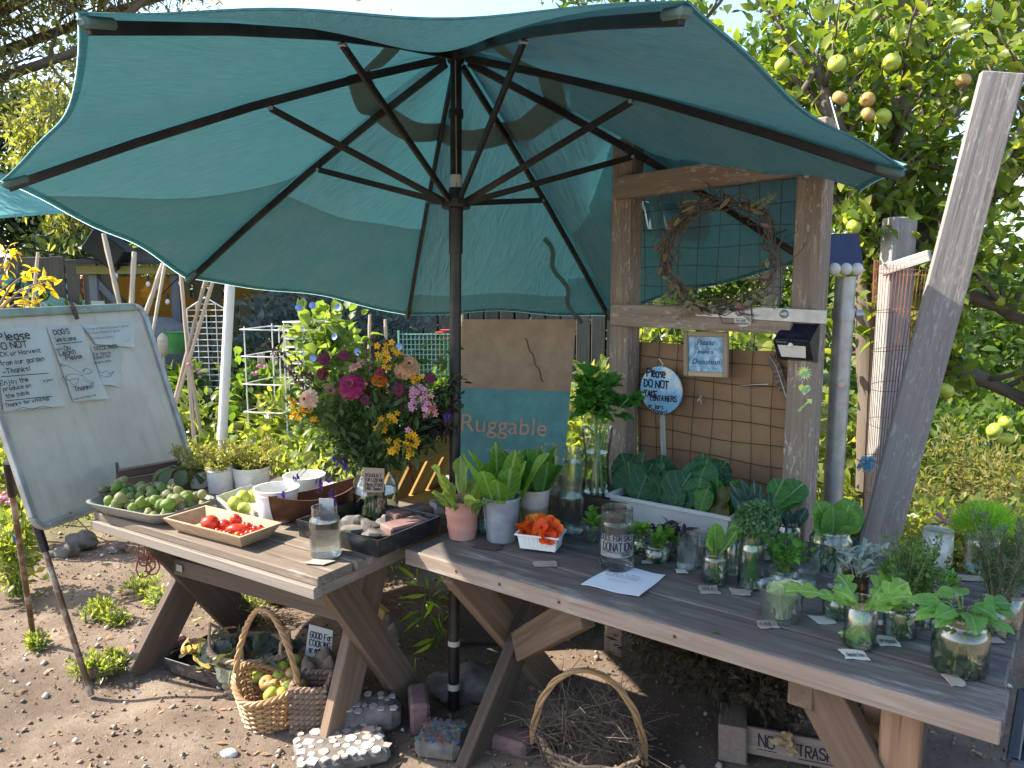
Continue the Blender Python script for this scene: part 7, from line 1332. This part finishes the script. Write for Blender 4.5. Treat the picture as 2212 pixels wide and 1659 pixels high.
# white pipe
p, q = AT(498, 600, 4.3), AT(480, 945, 4.3); d = q-p; g = q+d*(q.z/-d.z); b = MB(); b.tube([p, q, q+d.normalized()*.0], .027, 14); T = thing('white_plastic_pipe', g, 'leaning white plastic pipe rising behind the white herb tubs', 'pipe'); b.build('upper_pipe', M_white, T); b = MB(); b.tube([q, g], .02, 12); b.build('lower_pipe', plain('grey pipe', (.5, .5, .48), .5), T); b = MB(); b.tube([q-d.normalized()*.06, q+d.normalized()*.01], .03, 14); b.build('collar', M_white, T)
# white trellis panel
T = thing('wire_trellis', V((AT(447, 800, 7).x, 7, 0)), 'white pointed wire trellis panel by the bamboo tepee', 'trellis'); M_ww = plain('white coated wire', (.75, .75, .73), .5, bmp=0); x0, x1 = AT(405, 700, 7).x, AT(488, 700, 7).x; zt3, zs = AT(447, 642, 7).z, AT(447, 668, 7).z; zbm = AT(447, 860, 7).z
xm = (x0+x1)/2
for i in range(5): x = lerp(x0, x1, i/4); top = zt3-(abs(x-xm)/(x1-xm))*(zt3-zs); b = MB(); b.tube([V((x, 7, 0)), V((x, 7, top))], .006 if i in (0, 4) else .004, 5); b.build('upright_wire', M_ww, T)
for s in (x0, x1): b = MB(); b.tube([V((s, 7, zs)), V((xm, 7, zt3))], .006, 5); b.build('gable_wire', M_ww, T)
for i in range(18): z_ = lerp(zbm, zs+.1, i/17); hw = (x1-xm)*(1 if z_ < zs else (zt3-z_)/(zt3-zs)); b = MB(); b.tube([V((xm-hw, 7, z_)), V((xm+hw, 7, z_))], .004, 5); b.build('cross_wire', M_ww, T)
# square cages
def cage(px0, px1, Y, ys, label, side=.35):
    T = thing('tomato_cage', V(((AT(px0, 900, Y).x+AT(px1, 900, Y).x)/2, Y, 0)), label, 'cage'); xa, xb = AT(px0, 800, Y).x, AT(px1, 800, Y).x; cs = [(xa, Y), (xb, Y-.06), (xb+.08, Y+side), (xa+.08, Y+side)]
    for y in ys:
        z_ = AT(px0, y, Y).z; b = MB(); pts = [V((x, yy, z_)) for x, yy in cs]; 
        for i in range(4): b.tube([pts[i], pts[(i+1) % 4]], .0045, 6)
        b.build('ring', M_ww, T)
    for x, yy in cs:
        for t in (.12,): b = MB(); b.tube([V((x+.03, yy, 0)), V((x+.03, yy, AT(px0, ys[0], Y).z+.02))], .0045, 6); b.build('upright', M_ww, T)
cage(522, 612, 5.2, (712, 770, 830, 890), 'square white wire cage closest to the leaning white pipe'); cage(597, 672, 5.6, (714, 772, 828, 885), 'second square white wire cage beside the morning glory')
# round cage with morning glory
T = thing('round_wire_cage', V((AT(690, 900, 5.4).x, 5.4, 0)), 'round galvanised wire cage overgrown by the morning glory', 'cage'); cx = AT(665, 800, 5.5); 
for i in range(9): z_ = AT(690, 700+i*18, 5.4).z; b = MB(); r_ = .16-.008*i; b.tube([V((cx.x+r_*math.cos(a), 5.5+r_*math.sin(a), z_+.02*a/6)) for a in np.linspace(0, 2*PI, 28)], .005, 5); b.build('ring', M_ww, T)
for a in (0, 1.6, 3.2, 4.8): b = MB(); b.tube([V((cx.x+.1*math.cos(a), 5.5+.1*math.sin(a), 0)), V((cx.x+.16*math.cos(a), 5.5+.16*math.sin(a), AT(690, 695, 5.4).z)) ], .004, 5); b.build('upright', M_ww, T)
MG = bush(710, 650, 170, 5.35, leafm('morning glory leaf', (.085, .14, .035), (.16, .21, .06), .45, .4), .085, 520, 'bright morning glory vine with blue flowers climbing behind the bouquet', .85, cat='vine', name='morning_glory_vine', bottom=850, clump=.3)
M_mg = leafm('morning glory blue', (.26, .34, .58), (.45, .52, .75), .3, .6)
for px, py in ((645, 665), (675, 660), (730, 664), (862, 748), (772, 760), (722, 727), (676, 774), (765, 836)):
    q = AT(px, py, 5.0+ru(-.1, .1)); b = MB(); n_ = V((ru(-.6, .6), -1, ru(-.2, .4))).normalized(); b.lathe([(.004, -.035), (.006, -.02), (.009, -.008), (.022, 0), (.023, .0006), (.009, -.006), (0, -.015)], q, 14, R=n_.to_track_quat('Z', 'Y').to_matrix()); b.build('trumpet_flower', M_mg, MG)
# green wire fence and straw heap
T = thing('green_wire_fence', V((AT(917, 800, 6.2).x, 6.2, 0)), 'green-coated square wire fence panel behind the umbrella pole', 'fence'); M_gw = plain('green coated wire', (.2, .45, .33), .5, bmp=0); xa, xb, za, zb_ = AT(862, 750, 6.2).x, AT(985, 750, 6.2).x, AT(900, 722, 6.2).z, AT(900, 810, 6.2).z
for i in range(15): x = lerp(xa, xb, i/14); b = MB(); b.tube([V((x, 6.2, zb_)), V((x, 6.2, za+.01*math.sin(i)))], .0035, 4); b.build('upright_wire', M_gw, T)
for i in range(9): z_ = lerp(zb_, za, i/8); b = MB(); b.tube([V((xa, 6.2, z_)), V((xb, 6.2, z_))], .0035, 4); b.build('cross_wire', M_gw, T)
for x in (xa, xb): b = MB(); b.tube([V((x, 6.2, 0)), V((x, 6.2, za+.03))], .008, 6); b.build('stake', M_gw, T)
n = 5000; q = AT(935, 725, 9); d_ = sph(n); d_[:, 2] = np.abs(d_[:, 2]); P = d_*np.array([.7, .5, q.z])*(.85+.15*rng.random((n, 1)))+np.array([q.x, 9, 0]); T = thing('straw_heap', V((q.x, 9, 0)), 'rounded brown straw heap beyond the green wire fence', 'heap'); b = MB(); b.blob(V((q.x, 9, .0)), .66, .46, q.z*.92, 16, 10, .1); b.build('core', plain('straw', (.17, .13, .075), .95, bmp=.6), T); o = cloud('straw', P, np.cross(d_, rng.normal(size=(n, 3))), .22*(.6+.6*rng.random(n)), leaf_quad(1, .05), leafm('straw stalk', (.15, .115, .06), (.32, .26, .15), .2, .7), T); o['kind'] = 'stuff'
# low wooden bed edging
T = thing('bed_railing', V((AT(680, 900, 6.6).x, 6.6, 0)), 'low rustic wooden railing around the raised bed', 'railing'); 
for i in range(6): q = AT(565+i*28, 792, 6.6); b = MB(); b.box(V((q.x, 6.6, (q.z+.12)/2)), Z, V((1, 0, 0)), V((0, 1, 0)), q.z+.12, .05, .05); b.build('stake', M_bamboo, T)
b = MB(); b.beam(AT(535, 808, 6.58), AT(712, 798, 6.58), .03, .05); b.build('rail', M_bamboo, T)
# beds of plants, one bush after another
beds = [(600, 830, 170, 5.3, L_lit, .1, 620, 'bright bean plants among the square cages'), (400, 835, 150, 5.6, L_lit, .1, 520, 'sunlit leafy plants at the foot of the bamboo tepee'), (545, 780, 130, 6.3, L_mid, .1, 500, 'leafy bed plants behind the white pipe'), (440, 890, 150, 4.7, L_lit, .085, 560, 'low bright greens in front of the tepee'), (655, 890, 130, 4.6, L_lit, .11, 340, 'big-leaved squash below the second cage'), (560, 930, 190, 4.3, L_lit, .085, 620, 'sprawling squash vine behind the herb tubs'),
 (720, 905, 120, 4.5, L_lit, .09, 360, 'broad-leaved plant beside the bouquet'), (520, 700, 120, 7.6, L_dark, .1, 500, 'dark shrub between trellis and cages'), (610, 600, 200, 8.5, leafm('blue grey shrub leaf', (.04, .06, .055), (.1, .13, .12), .3, .5), .1, 1500, 'blue-grey shrub against the board fence'), (820, 590, 280, 8.8, leafm('blue grey shrub leaf', (.04, .06, .055), (.1, .13, .12), .3, .5), .1, 1900, 'second blue-grey shrub near the straw heap'), (405, 760, 80, 6.8, L_mid, .11, 360, 'tall leafy stalk plant beside the trellis'), (350, 800, 90, 6.4, L_mid, .1, 360, 'bushy plant in front of the clay oven'), (930, 905, 110, 5.2, L_lit, .07, 520, 'light green herb mound behind the umbrella pole'), (850, 860, 120, 6.4, L_mid, .09, 420, 'tangled greens behind the bouquet'), (950, 780, 80, 7, L_mid, .09, 300, 'red-flowered bush by the green wire fence'),
 (640, 1000, 190, 4.0, L_grey, .045, 1700, 'fine-leaved grey-green herb carpet behind the low tub'), (790, 1000, 160, 4.1, L_grey, .045, 1500, 'fine-leaved herb carpet behind the bouquet jar'), (900, 1010, 100, 4.3, L_lit, .05, 700, 'small bright shrub beside the garden chair'), (480, 990, 120, 4.2, L_lit, .06, 500, 'yellow-green ground plants behind the herb pots'), (20, 900, 120, 4.4, L_lit, .06, 700, 'sunlit weeds seen past the whiteboard edge'), (15, 1060, 90, 3.7, L_lit, .05, 600, 'pink-flowering weeds beside the whiteboard leg'), (110, 640, 140, 8, L_mid, .12, 600, 'dense bush behind the whiteboard top'), (30, 620, 150, 9, L_dark, .14, 600, 'dark bush below the far umbrellas'), (200, 690, 110, 7, L_mid, .1, 420, 'yellowish shrub beneath the shelter notice'),
 (1285, 700, 110, 4.8, L_lit, .085, 520, 'tall sunlit shrub between carton and timber frame'), (1262, 800, 90, 4.1, L_lit, .06, 520, 'lower sunlit plants behind the celery'), (1300, 930, 100, 4.0, L_mid, .06, 460, 'shady plants behind the celery vase'), (1420, 690, 160, 5.2, L_lit, .11, 560, 'bright broad-leaved shrub behind the framed sign'), (1560, 680, 160, 5.0, L_lit, .11, 560, 'bright leafy shrub behind the round sign panel'), (1690, 680, 150, 5.2, L_lit, .11, 520, 'sunlit shrub behind the black solar lamp'), (1820, 830, 120, 4.6, L_lit, .09, 420, 'yellow-green bush between pipe and wire roll'), (1840, 1010, 110, 3.9, L_lit, .085, 300, 'large-leaved plant at the foot of the wire roll'), (1480, 560, 120, 7.5, L_mid, .11, 420, 'tall green growth glimpsed through the mesh'), (1700, 590, 140, 7, L_mid, .11, 420, 'green growth beyond the wreath'),
 (1960, 985, 170, 4.2, L_gold, .05, 1500, 'dry golden weeds beside the leaning plank'), (2090, 930, 170, 4.9, L_gold, .05, 1500, 'seed-headed golden weeds under the apple boughs'), (2190, 960, 170, 4.4, L_gold, .05, 1500, 'tall golden grasses beyond the fennel jar'), (2020, 1090, 190, 3.6, L_lit, .05, 1300, 'lush low weeds behind the pressed-glass jar'), (2180, 1080, 170, 3.5, L_lit, .05, 1300, 'lush low weeds behind the fennel'), (1940, 1120, 110, 3.4, L_gold, .045, 700, 'pinkish dry flower heads beside the plank foot'), (2060, 880, 200, 6, L_mid, .1, 700, 'green thicket behind the golden weeds'), (2230, 800, 160, 6, L_mid, .1, 500, 'bushy thicket below the apple boughs'), (2170, 540, 340, 7.6, L_mid, .13, 1500, 'tall thicket closing the garden beyond the apple tree'), (1980, 620, 240, 6.9, L_mid, .12, 1000, 'green thicket behind the wire roll'), (2120, 900, 260, 5.4, L_mid, .09, 1000, 'leafy undergrowth below the lowest apple boughs')]
for px, top, w_, Y, mt, sz, n, lb in beds: bush(px, top, w_, Y, mt, sz, n, lb, W=.3 if mt in (L_gold, L_grey) else .55, tpl='quad' if sz <= .05 else 'leaf')
for px, top, Y in ((760, 660, 6.4), (1590, 120, 8.8)): pass
# red flowers by the fence, pink flowers
for px, py, Y, col, lb in ((950, 717, 6.0, (.7, .04, .03), 'tall red zinnia'), (962, 712, 6.0, (.7, .05, .04), 'taller red zinnia'), (970, 730, 6.0, (.6, .03, .04), 'small red zinnia')):
    q = AT(px, py, Y); T = thing('red_zinnia', V((q.x, Y, 0)), lb+' standing by the green wire fence', 'flower'); b = MB(); b.tube([V((q.x, Y, 0)), q], .005, 5); b.build('stem', M_stemg, T); b = MB()
    for j in range(12): g = 2*PI*j/12; b.blade(q, V((math.cos(g), math.sin(g), .2)), Z, .045, .022, 'petal', .4, .1, nl=3, nc=2)
    b.build('petals', leafm('red petal%d' % px, col, col, .3), T)
for px, py, Y, lb in ((10, 1075, 3.5, 'beside the whiteboard leg'), (560, 800, 5, 'near the cages'), (420, 800, 5.2, 'near the tepee'), (2040, 1120, 3.3, 'beside the plank foot')):
    T = thing('pink_blossoms', AT(px, py, Y), 'cluster of tiny pink blossoms '+lb, 'flowers')
    for i in range(9): b = MB(); b.blob(AT(px+ru(-14, 14), py+ru(-14, 14), Y+ru(-.05, .05)), .012, .012, .009, 7, 5, .2); b.build('blossom', leafm('weed pink', (.5, .22, .35), (.65, .4, .5), .4), T)
# ================================================================ yellow garden chair
T = thing('garden_chair', V((-.48, 3.6, 0)), 'yellow-brown slatted wooden garden chair behind the umbrella pole', 'chair')
for i in range(5): y = 3.3+i*.115; b = MB(); b.beam(V((-.66, y, .3)), V((-.24-.02*abs(i-2), y, .97-.03*abs(i-2))), .095, .02, up=(-.8, 0, .5)); b.build('back_slat', M_chair, T)
for z_, x in ((.52, -.49), (.8, -.32)): b = MB(); b.beam(V((x, 3.24, z_)), V((x, 3.82, z_)), .03, .07); b.build('back_rail', M_chair, T)
for y in (3.22, 3.84):
    b = MB(); b.beam(V((-1.12, y, .36)), V((-.28, y, .1)), .03, .12); b.build('side_rail', M_chair, T); b = MB(); b.beam(V((-1.1, y-.02, .6)), V((-.36, y-.02, .58)), .11, .022); b.build('arm', M_postg if y > 3.5 else M_chair, T); b = MB(); b.box(V((-1.02, y-.02, .29)), Z, V((1, 0, 0)), V((0, 1, 0)), .585, .08, .03); b.build('front_leg', M_chair, T); b = MB(); b.box(V((-.42, y+.0, .29)), Z, V((1, 0, 0)), V((0, 1, 0)), .57, .08, .03); b.build('arm_support', M_chair, T)
for i in range(6): b = MB(); x = -1.08+i*.085; b.beam(V((x, 3.2, .425-i*.026)), V((x, 3.86, .425-i*.026)), .075, .02); b.build('seat_slat', M_chair, T)
T.rotation_euler = (0, 0, rad(-38)); bush(935, 1245, 75, 3.15, leafm('glossy lime leaf', (.16, .28, .03), (.28, .4, .05), .5, .35), .085, 30, 'young lime-green plant growing beside the umbrella pole', .2, stems=5, name='young_plant', cat='plant', clump=.5)
# ================================================================ under and around the tables
M_mort = plain('grey concrete', (.17, .155, .14), .95, var=.3, scale=16, bmp=1.0, dirt=(.1, .075, .055), dirt_amt=.8)
def mosaic(name, c, u, v, w_, d_, h, label, mats, n, top=True, sz=(.018, .05)):
    T = thing(name, c, label, 'stone'); b = MB(); b.box(c+Z*h/2, u, v, Z, w_, d_, h, .03); b.build('slab', M_mort, T); pl_ = []
    for _ in range(900):
        if len(pl_) >= n: break
        x, y, r_ = ru(-w_/2+.01, w_/2-.01), ru(-d_/2+.01, d_/2-.01), ru(*sz)/2
        if all((x-a)**2+(y-e)**2 > (r_+q)**2*.95 for a, e, q in pl_): pl_.append((x, y, r_))
    for x, y, r_ in pl_:
        b = MB(); k_ = random.randint(4, 7); a0 = ru(0, 6); pts = [c+u*(x+r_*1.05*math.cos(a0+2*PI*i/k_)*ru(.85, 1.15))+v*(y+r_*1.05*math.sin(a0+2*PI*i/k_)*ru(.85, 1.15))+Z*(h-.003) for i in range(k_)]; b.poly(pts, Z+V((ru(-.1, .1), ru(-.1, .1), 0)), .0035+ru(0, .003)); b.build('tile', random.choice(mats), T, smooth=False)
mt = [plain('mosaic rose stone', (.46, .33, .28), .7), plain('mosaic white stone', (.66, .62, .56), .6), plain('mosaic tan stone', (.52, .43, .35), .7), plain('mosaic mauve stone', (.4, .32, .31), .7)]
md = [plain('mosaic teal glass', (.07, .17, .16), .2), plain('mosaic dark pebble', (.1, .09, .085), .6), plain('mosaic blue glass', (.07, .12, .22), .2), plain('mosaic brown pebble', (.14, .09, .07), .6), plain('mosaic rust pebble', (.2, .1, .08), .6)]
u = V((.93, .36, 0)).normalized(); v = V((-u.y, u.x, 0)); mosaic('mosaic_stone', G(738, 1634), u, v, .3, .2, .055, 'sunlit mosaic paving stone set with pale stone chips', mt, 70, sz=(.02, .05)); u2 = V((.97, -.2, 0)).normalized(); mosaic('pebble_mosaic_stone', G(955, 1622), u2, V((-u2.y, u2.x, 0)), .16, .15, .075, 'mosaic stone with dark pebbles and glass beads under the umbrella', md, 60, sz=(.012, .026)); mosaic('tiled_block', G(800, 1572), V((.99, .1, 0)), V((-.1, .99, 0)), .22, .13, .1, 'rough concrete block topped with tile chips behind the pale mosaic', mt[2:]+md[1:2], 22, sz=(.02, .035))
for px, py, w_, d_, h, a, mm, lb in ((215, 1452, .13, .1, .05, .5, M_brick, 'sun-faded paver beside the whiteboard leg'), (262, 1425, .13, .1, .05, .5, M_brick, 'second faded paver against the crossed table leg'), (905, 1560, .07, .16, .12, .2, M_brick, 'upright grey-red brick beside the umbrella pole'), (1100, 1620, .16, .08, .07, -.5, M_brick, 'red brick lying under the long table'), (375, 1395, .1, .06, .05, .8, M_brick, 'broken red brick between the crossed legs')):
    o = G(px, py); u = V((math.cos(a), math.sin(a), 0)); b = MB(); b.box(o+Z*(h/2-.008), u, V((-u.y, u.x, 0)), Z, w_, d_, h, .012); b.build('brick', mm, label=lb, cat='brick', org=o)
o = G(1005, 1530)+V((0, .12, 0)); b = MB(); b.blob(o+Z*.02, .15, .1, .07, 26, 16, .3); b.build('concrete_footing', M_mort, label='lumpy concrete footing holding the umbrella pole', cat='footing', org=o)
for px, py, r_, lb in ((177, 1170, .09, 'tall grey rock beyond the whiteboard legs'), (145, 1190, .07, 'flat blue-grey rock beyond the whiteboard'), (112, 1192, .05, 'rounded rock beside the whiteboard leg sleeve'), (60, 1200, .05, 'small rock behind the whiteboard leg'), (20, 1190, .06, 'pale rock at the edge of the path'), (255, 1180, .05, 'little rock behind the short table')):
    o = G(px, py+14); b = MB(); b.blob(o+Z*r_*.45, r_, r_*.7, r_*.7, 14, 9, .25); b.build('rock', M_stonel if 'pale' in lb else M_stone, label=lb, cat='rock', org=o)
# weeds
wd = [(205, 1315, 80, L_lit), (300, 1262, 60, L_lit), (255, 1330, 40, L_lit), (240, 1430, 60, L_lit), (75, 1390, 25, L_lit), (180, 1440, 40, L_lit), (340, 1285, 40, L_grey)]
for i, (px, py, w_, mt_) in enumerate(wd):
    Y = G(px, py+22).y; bush(px, py, w_*1.5, Y, mt_, .028, 420 if w_ > 50 else 220, ['feathery green weed clump on the bare path', 'feathery weed clump behind the crossed legs', 'small weed beside the feathery clump', 'low weeds round the sunny pavers', 'grass tuft at the rear whiteboard leg', 'weeds at the front whiteboard leg', 'grey weed behind the table leg'][i], .35, stems=8, name='weed', cat='weed', tpl='quad', upb=.7, clump=.4)
bush(512, 1262, 130, G(520, 1345).y, L_grey, .03, 1500, 'silvery feathery herb bush beneath the short table', .25, name='herb_bush', cat='herb', tpl='quad', upb=.8); bush(620, 1290, 90, 3.6, L_brn, .05, 300, 'brown dead stalks behind the willow basket', .25, name='dead_stalks', cat='stalks', tpl='quad')
for i, (px, top, w_, Y, mt_, n) in enumerate(((1120, 1190, 140, 3.5, L_mid, 1300), (1230, 1200, 150, 3.4, L_mid, 1300), (1330, 1200, 110, 3.4, L_mid, 900), (1010, 1250, 80, 3.8, L_lit, 500), (1450, 1230, 190, 2.9, L_brn, 2400), (1570, 1270, 190, 2.72, L_brn, 2400), (1850, 1400, 200, 2.4, L_brn, 1600), (1680, 1300, 170, 2.58, L_brn, 2000))):
    bush(px, top, w_, Y, mt_, .04, n, ['low green shade plants behind the crossed legs', 'seedy green plants behind the twig basket', 'shade plants at the timber post foot', 'bright weeds behind the umbrella pole', 'dry brown stalks hanging behind the long table', 'withered brown growth behind the rubbish box', 'dead stalks under the table end', 'brown withered growth between the posts'][i], .3, name='shade_plant' if i < 4 else 'dry_growth', cat='plant', tpl='quad')
# twig basket
c = G(1272, 1650); T = thing('twig_basket', c, 'round wicker basket with an arched handle under the long table', 'basket'); pf = lambda t: (lerp(.14, .18, t), lerp(.11, .145, t)); pt = woven(T, c, pf, .1, 7, 20, M_caneg, RU, RV, cr=.005); base(T, c, .12, .1, M_caneg, RU, RV)
h0, h1 = c+V((-.185, .03, .06)), c+V((.18, -.03, .02))
for k_ in range(3): b = MB(); b.tube([h0.lerp(h1, (1-math.cos(PI*s))/2)+Z*(.29*math.sin(PI*s))+V((.008*math.cos(s*16+k_*2.1), .008*math.sin(s*16+k_*2.1), 0)) for s in np.linspace(0, 1, 50)], .0062, 6); b.build('handle_cane', M_cane, T)
TW = thing('dried_herb_twigs', c+Z*.05, 'tangled bundle of dry brown herb stalks filling the arched basket', 'twigs'); M_dt = plain('dry herb stalk', (.14, .105, .08), .9, var=.3, scale=30)
for i in range(290):
    b = MB(); a = ru(0, 6.3); r_ = .18*math.sqrt(random.random()); p = c+V((r_*math.cos(a), r_*math.sin(a)*.8, ru(.03, .27-.75*r_))); d = V((ru(-1, 1), ru(-1, 1), ru(-.1, .8))).normalized(); L_ = ru(.08, .2); b.tube([p, p+d*L_*.5+V((ru(-1, 1), ru(-1, 1), ru(-1, 1)))*.02, p+d*L_+V((0, 0, -.02))], [ru(.0014, .0026), .0013, .0007], 4); b.build('stalk', M_dt, TW)
# rubbish box and board, black crates
o = AT(1725, 1618, 2.35); T = thing('rubbish_box', V((o.x, 2.35, 0)), 'low wooden box with a NO TRASH board under the long table', 'box'); rr_ = V((.94, -.3, -.02)).normalized(); uu_ = V((.0, .15, 1)).normalized(); nn = rr_.cross(uu_); k = mpp(o)
M_tb = wood('pinkish worn board', (.2, .14, .115), (.36, .28, .23)); b = MB(); b.box(o, rr_, nn, uu_, 235*k, .02, 58*k, .004); b.build('sign_board', M_tb, T); b = MB(); b.box(o-rr_*125*k+V((0, .06, -.02)), nn, rr_, uu_, .2, 60*k, 80*k, .004); b.build('end_block', M_tb, T); b = MB(); b.box(o+V((0, .12, -.06)), rr_, nn, uu_, 220*k, .02, 60*k, .004); b.build('back_board', M_legd, T)
b = MB(); hand(b, 'NO', o-rr_*82*k-uu_*8*k+nn*-.0112*(1 if nn.y > 0 else -1), rr_, uu_, 26*k, 3.2*k, maxw=36*k); sg = -.0112*(1 if nn.y > 0 else -1)
hand(b, 'TRASH', o-rr_*2*k-uu_*12*k+nn*sg, rr_, uu_, 24*k, 3.2*k, maxw=74*k); ribbon(b, [o-rr_*86*k-uu_*14*k+nn*sg, o-rr_*46*k-uu_*14*k+nn*sg], -nn if nn.y > 0 else nn, 2*k); ribbon(b, [o+rr_*0*k-uu_*18*k+nn*sg, o+rr_*68*k-uu_*18*k+nn*sg], -nn if nn.y > 0 else nn, 2*k)
for a in np.linspace(0, 2*PI, 14)[:-1]: p = o+rr_*(88+9*math.cos(a))*k+uu_*(-6+9*math.sin(a))*k+nn*sg; q = o+rr_*(88+9*math.cos(a+.48))*k+uu_*(-6+9*math.sin(a+.48))*k+nn*sg; ribbon(b, [p, q], nn, 2*k)
b.build('lettering', M_ink, T, smooth=False)
b = MB(); q = o-rr_*28*k+uu_*26*k+V((0, -.02, 0)); [b.blade(q+V((ru(-.02, .02), ru(-.02, 0), ru(-.02, .02))), V((ru(-1, 1), ru(-.6, .2), ru(-1, .4))), V((ru(-.6, .6), -1, ru(-.3, .6))), ru(.03, .055), ru(.02, .032), 'ovate', ru(-1.2, 1.6), .5, .15, nl=6, nc=4) for _ in range(12)]; b.build('dried_leaf_wad', L_dryl, label='dried leaf wad stuck to the NO TRASH board', cat='leaf', org=q)
c = rt(RL+.17, .22, 0); M_cr = plain('blue black crate plastic', (.022, .026, .04), .4, dirt=(.09, .09, .1), dirt_amt=.4)
for s_ in range(4):
    T = thing('plastic_crate', c+Z*(s_*.155), ['blue-black plastic crate at the bottom of the stack', 'second crate up in the blue-black stack', 'third crate up in the blue-black stack', 'blue-black plastic crate on top of the stack by the table end'][s_], 'crate')
    for x, y, l_, d_ in ((0, -.17, .3, RU), (0, .17, .3, RU), (-.145, 0, .34, RV), (.145, 0, .34, RV)):
        for h_, th in ((.012, .02), (.05, .012), (.085, .012), (.138, .028)): b = MB(); q = c+RU*x+RV*y+Z*(s_*.155+h_); b.beam(q-d_*l_/2, q+d_*l_/2, .014 if h_ < .13 else .024, th); b.build('rail', M_cr, T)
        for t in (-.45, -.15, .15, .45): b = MB(); q = c+RU*x+RV*y+d_*l_*t; b.beam(q+Z*(s_*.155+.005), q+Z*(s_*.155+.13), .012, .016); b.build('rib', M_cr, T)
    b = MB(); b.box(c+Z*(s_*.155+.006), RU, RV, Z, .28, .33, .006, .001); b.build('floor', M_cr, T)
# pebbles, wood chips and crumbs of earth, past counting
def litter(name, label, n, mat, smin, smax, xs, ys, tpl, kind_mesh='blob'):
    X = rng.uniform(*xs, n); Y_ = rng.uniform(*ys, n); P = np.stack([X, Y_, np.array([hgt(a, b_) for a, b_ in zip(X, Y_)])], 1); P[:, 2] += smin*.2; D = rng.normal(size=(n, 3))*np.array([1, 1, .15]); o = cloud(name, P, D, smin+(smax-smin)*rng.random(n)**3, tpl, mat, None, up=.35, label=label, cat='litter', kind='stuff'); return o
oct_v = np.array([(0, 0, 0), (1, 0, .1), (.5, -.4, .15), (.5, .4, .1), (.5, 0, .45), (.45, .05, -.2)]); oct_f = [(0, 2, 4), (2, 1, 4), (1, 3, 4), (3, 0, 4), (2, 0, 5), (1, 2, 5), (3, 1, 5), (0, 3, 5)]
litter('gravel', 'small stones scattered over the bare earth', 2600, leafm('pebble', (.16, .12, .09), (.36, .3, .25), .0, .8, c=(.6, .57, .52)), .006, .04, (-3, 2.2), (1.2, 5.5), (oct_v, oct_f)); litter('earth_crumbs', 'clods and crumbs of dry earth', 16000, leafm('earth clod', (.1, .065, .045), (.26, .18, .13), .0, .9), .004, .022, (-3, 2.2), (1.2, 5.5), (oct_v, oct_f)); litter('leaf_litter', 'dry leaf scraps and chips on the earth', 4200, leafm('litter scrap', (.2, .12, .07), (.42, .3, .18), .2, .8), .012, .05, (-3, 2.2), (1.2, 5.5), leaf_quad(1, .4, .3)); litter('ground_sprouts', 'tiny green sprouts scattered over the earth', 900, L_lit, .01, .03, (-3, 1.5), (1.8, 5.2), leaf_quad(1, .35, .3))
for px, py, r_, lb in ((495, 1632, .03, 'white pebble on the open earth before the baskets'), (345*.55+10, 1655, .016, 'small white pebble lying alone on the trodden earth'), (300, 1500, .012, 'white pebble on the curved leg shadow')):
    o = G(px, py); b = MB(); b.blob(o+Z*.008, r_, r_*.7, r_*.45, 12, 8, .12); b.build('pebble', plain('white pebble', (.62, .6, .56), .6), label=lb, cat='pebble', org=o)
# mown grass and ground cover beyond
n = 26000; X = rng.uniform(-9, 9, n); Y_ = 4.9+rng.random(n)**1.6*7; P = np.stack([X, Y_, np.zeros(n)], 1); cloud('grass', P, rng.normal(size=(n, 3))*.5+np.array([0, 0, 1]), .05+.07*rng.random(n), leaf_quad(1, .14), leafm('grass blade', (.09, .12, .025), (.22, .23, .06), .45, .6), None, label='rough grass and ground cover between the garden beds', cat='grass', kind='stuff')
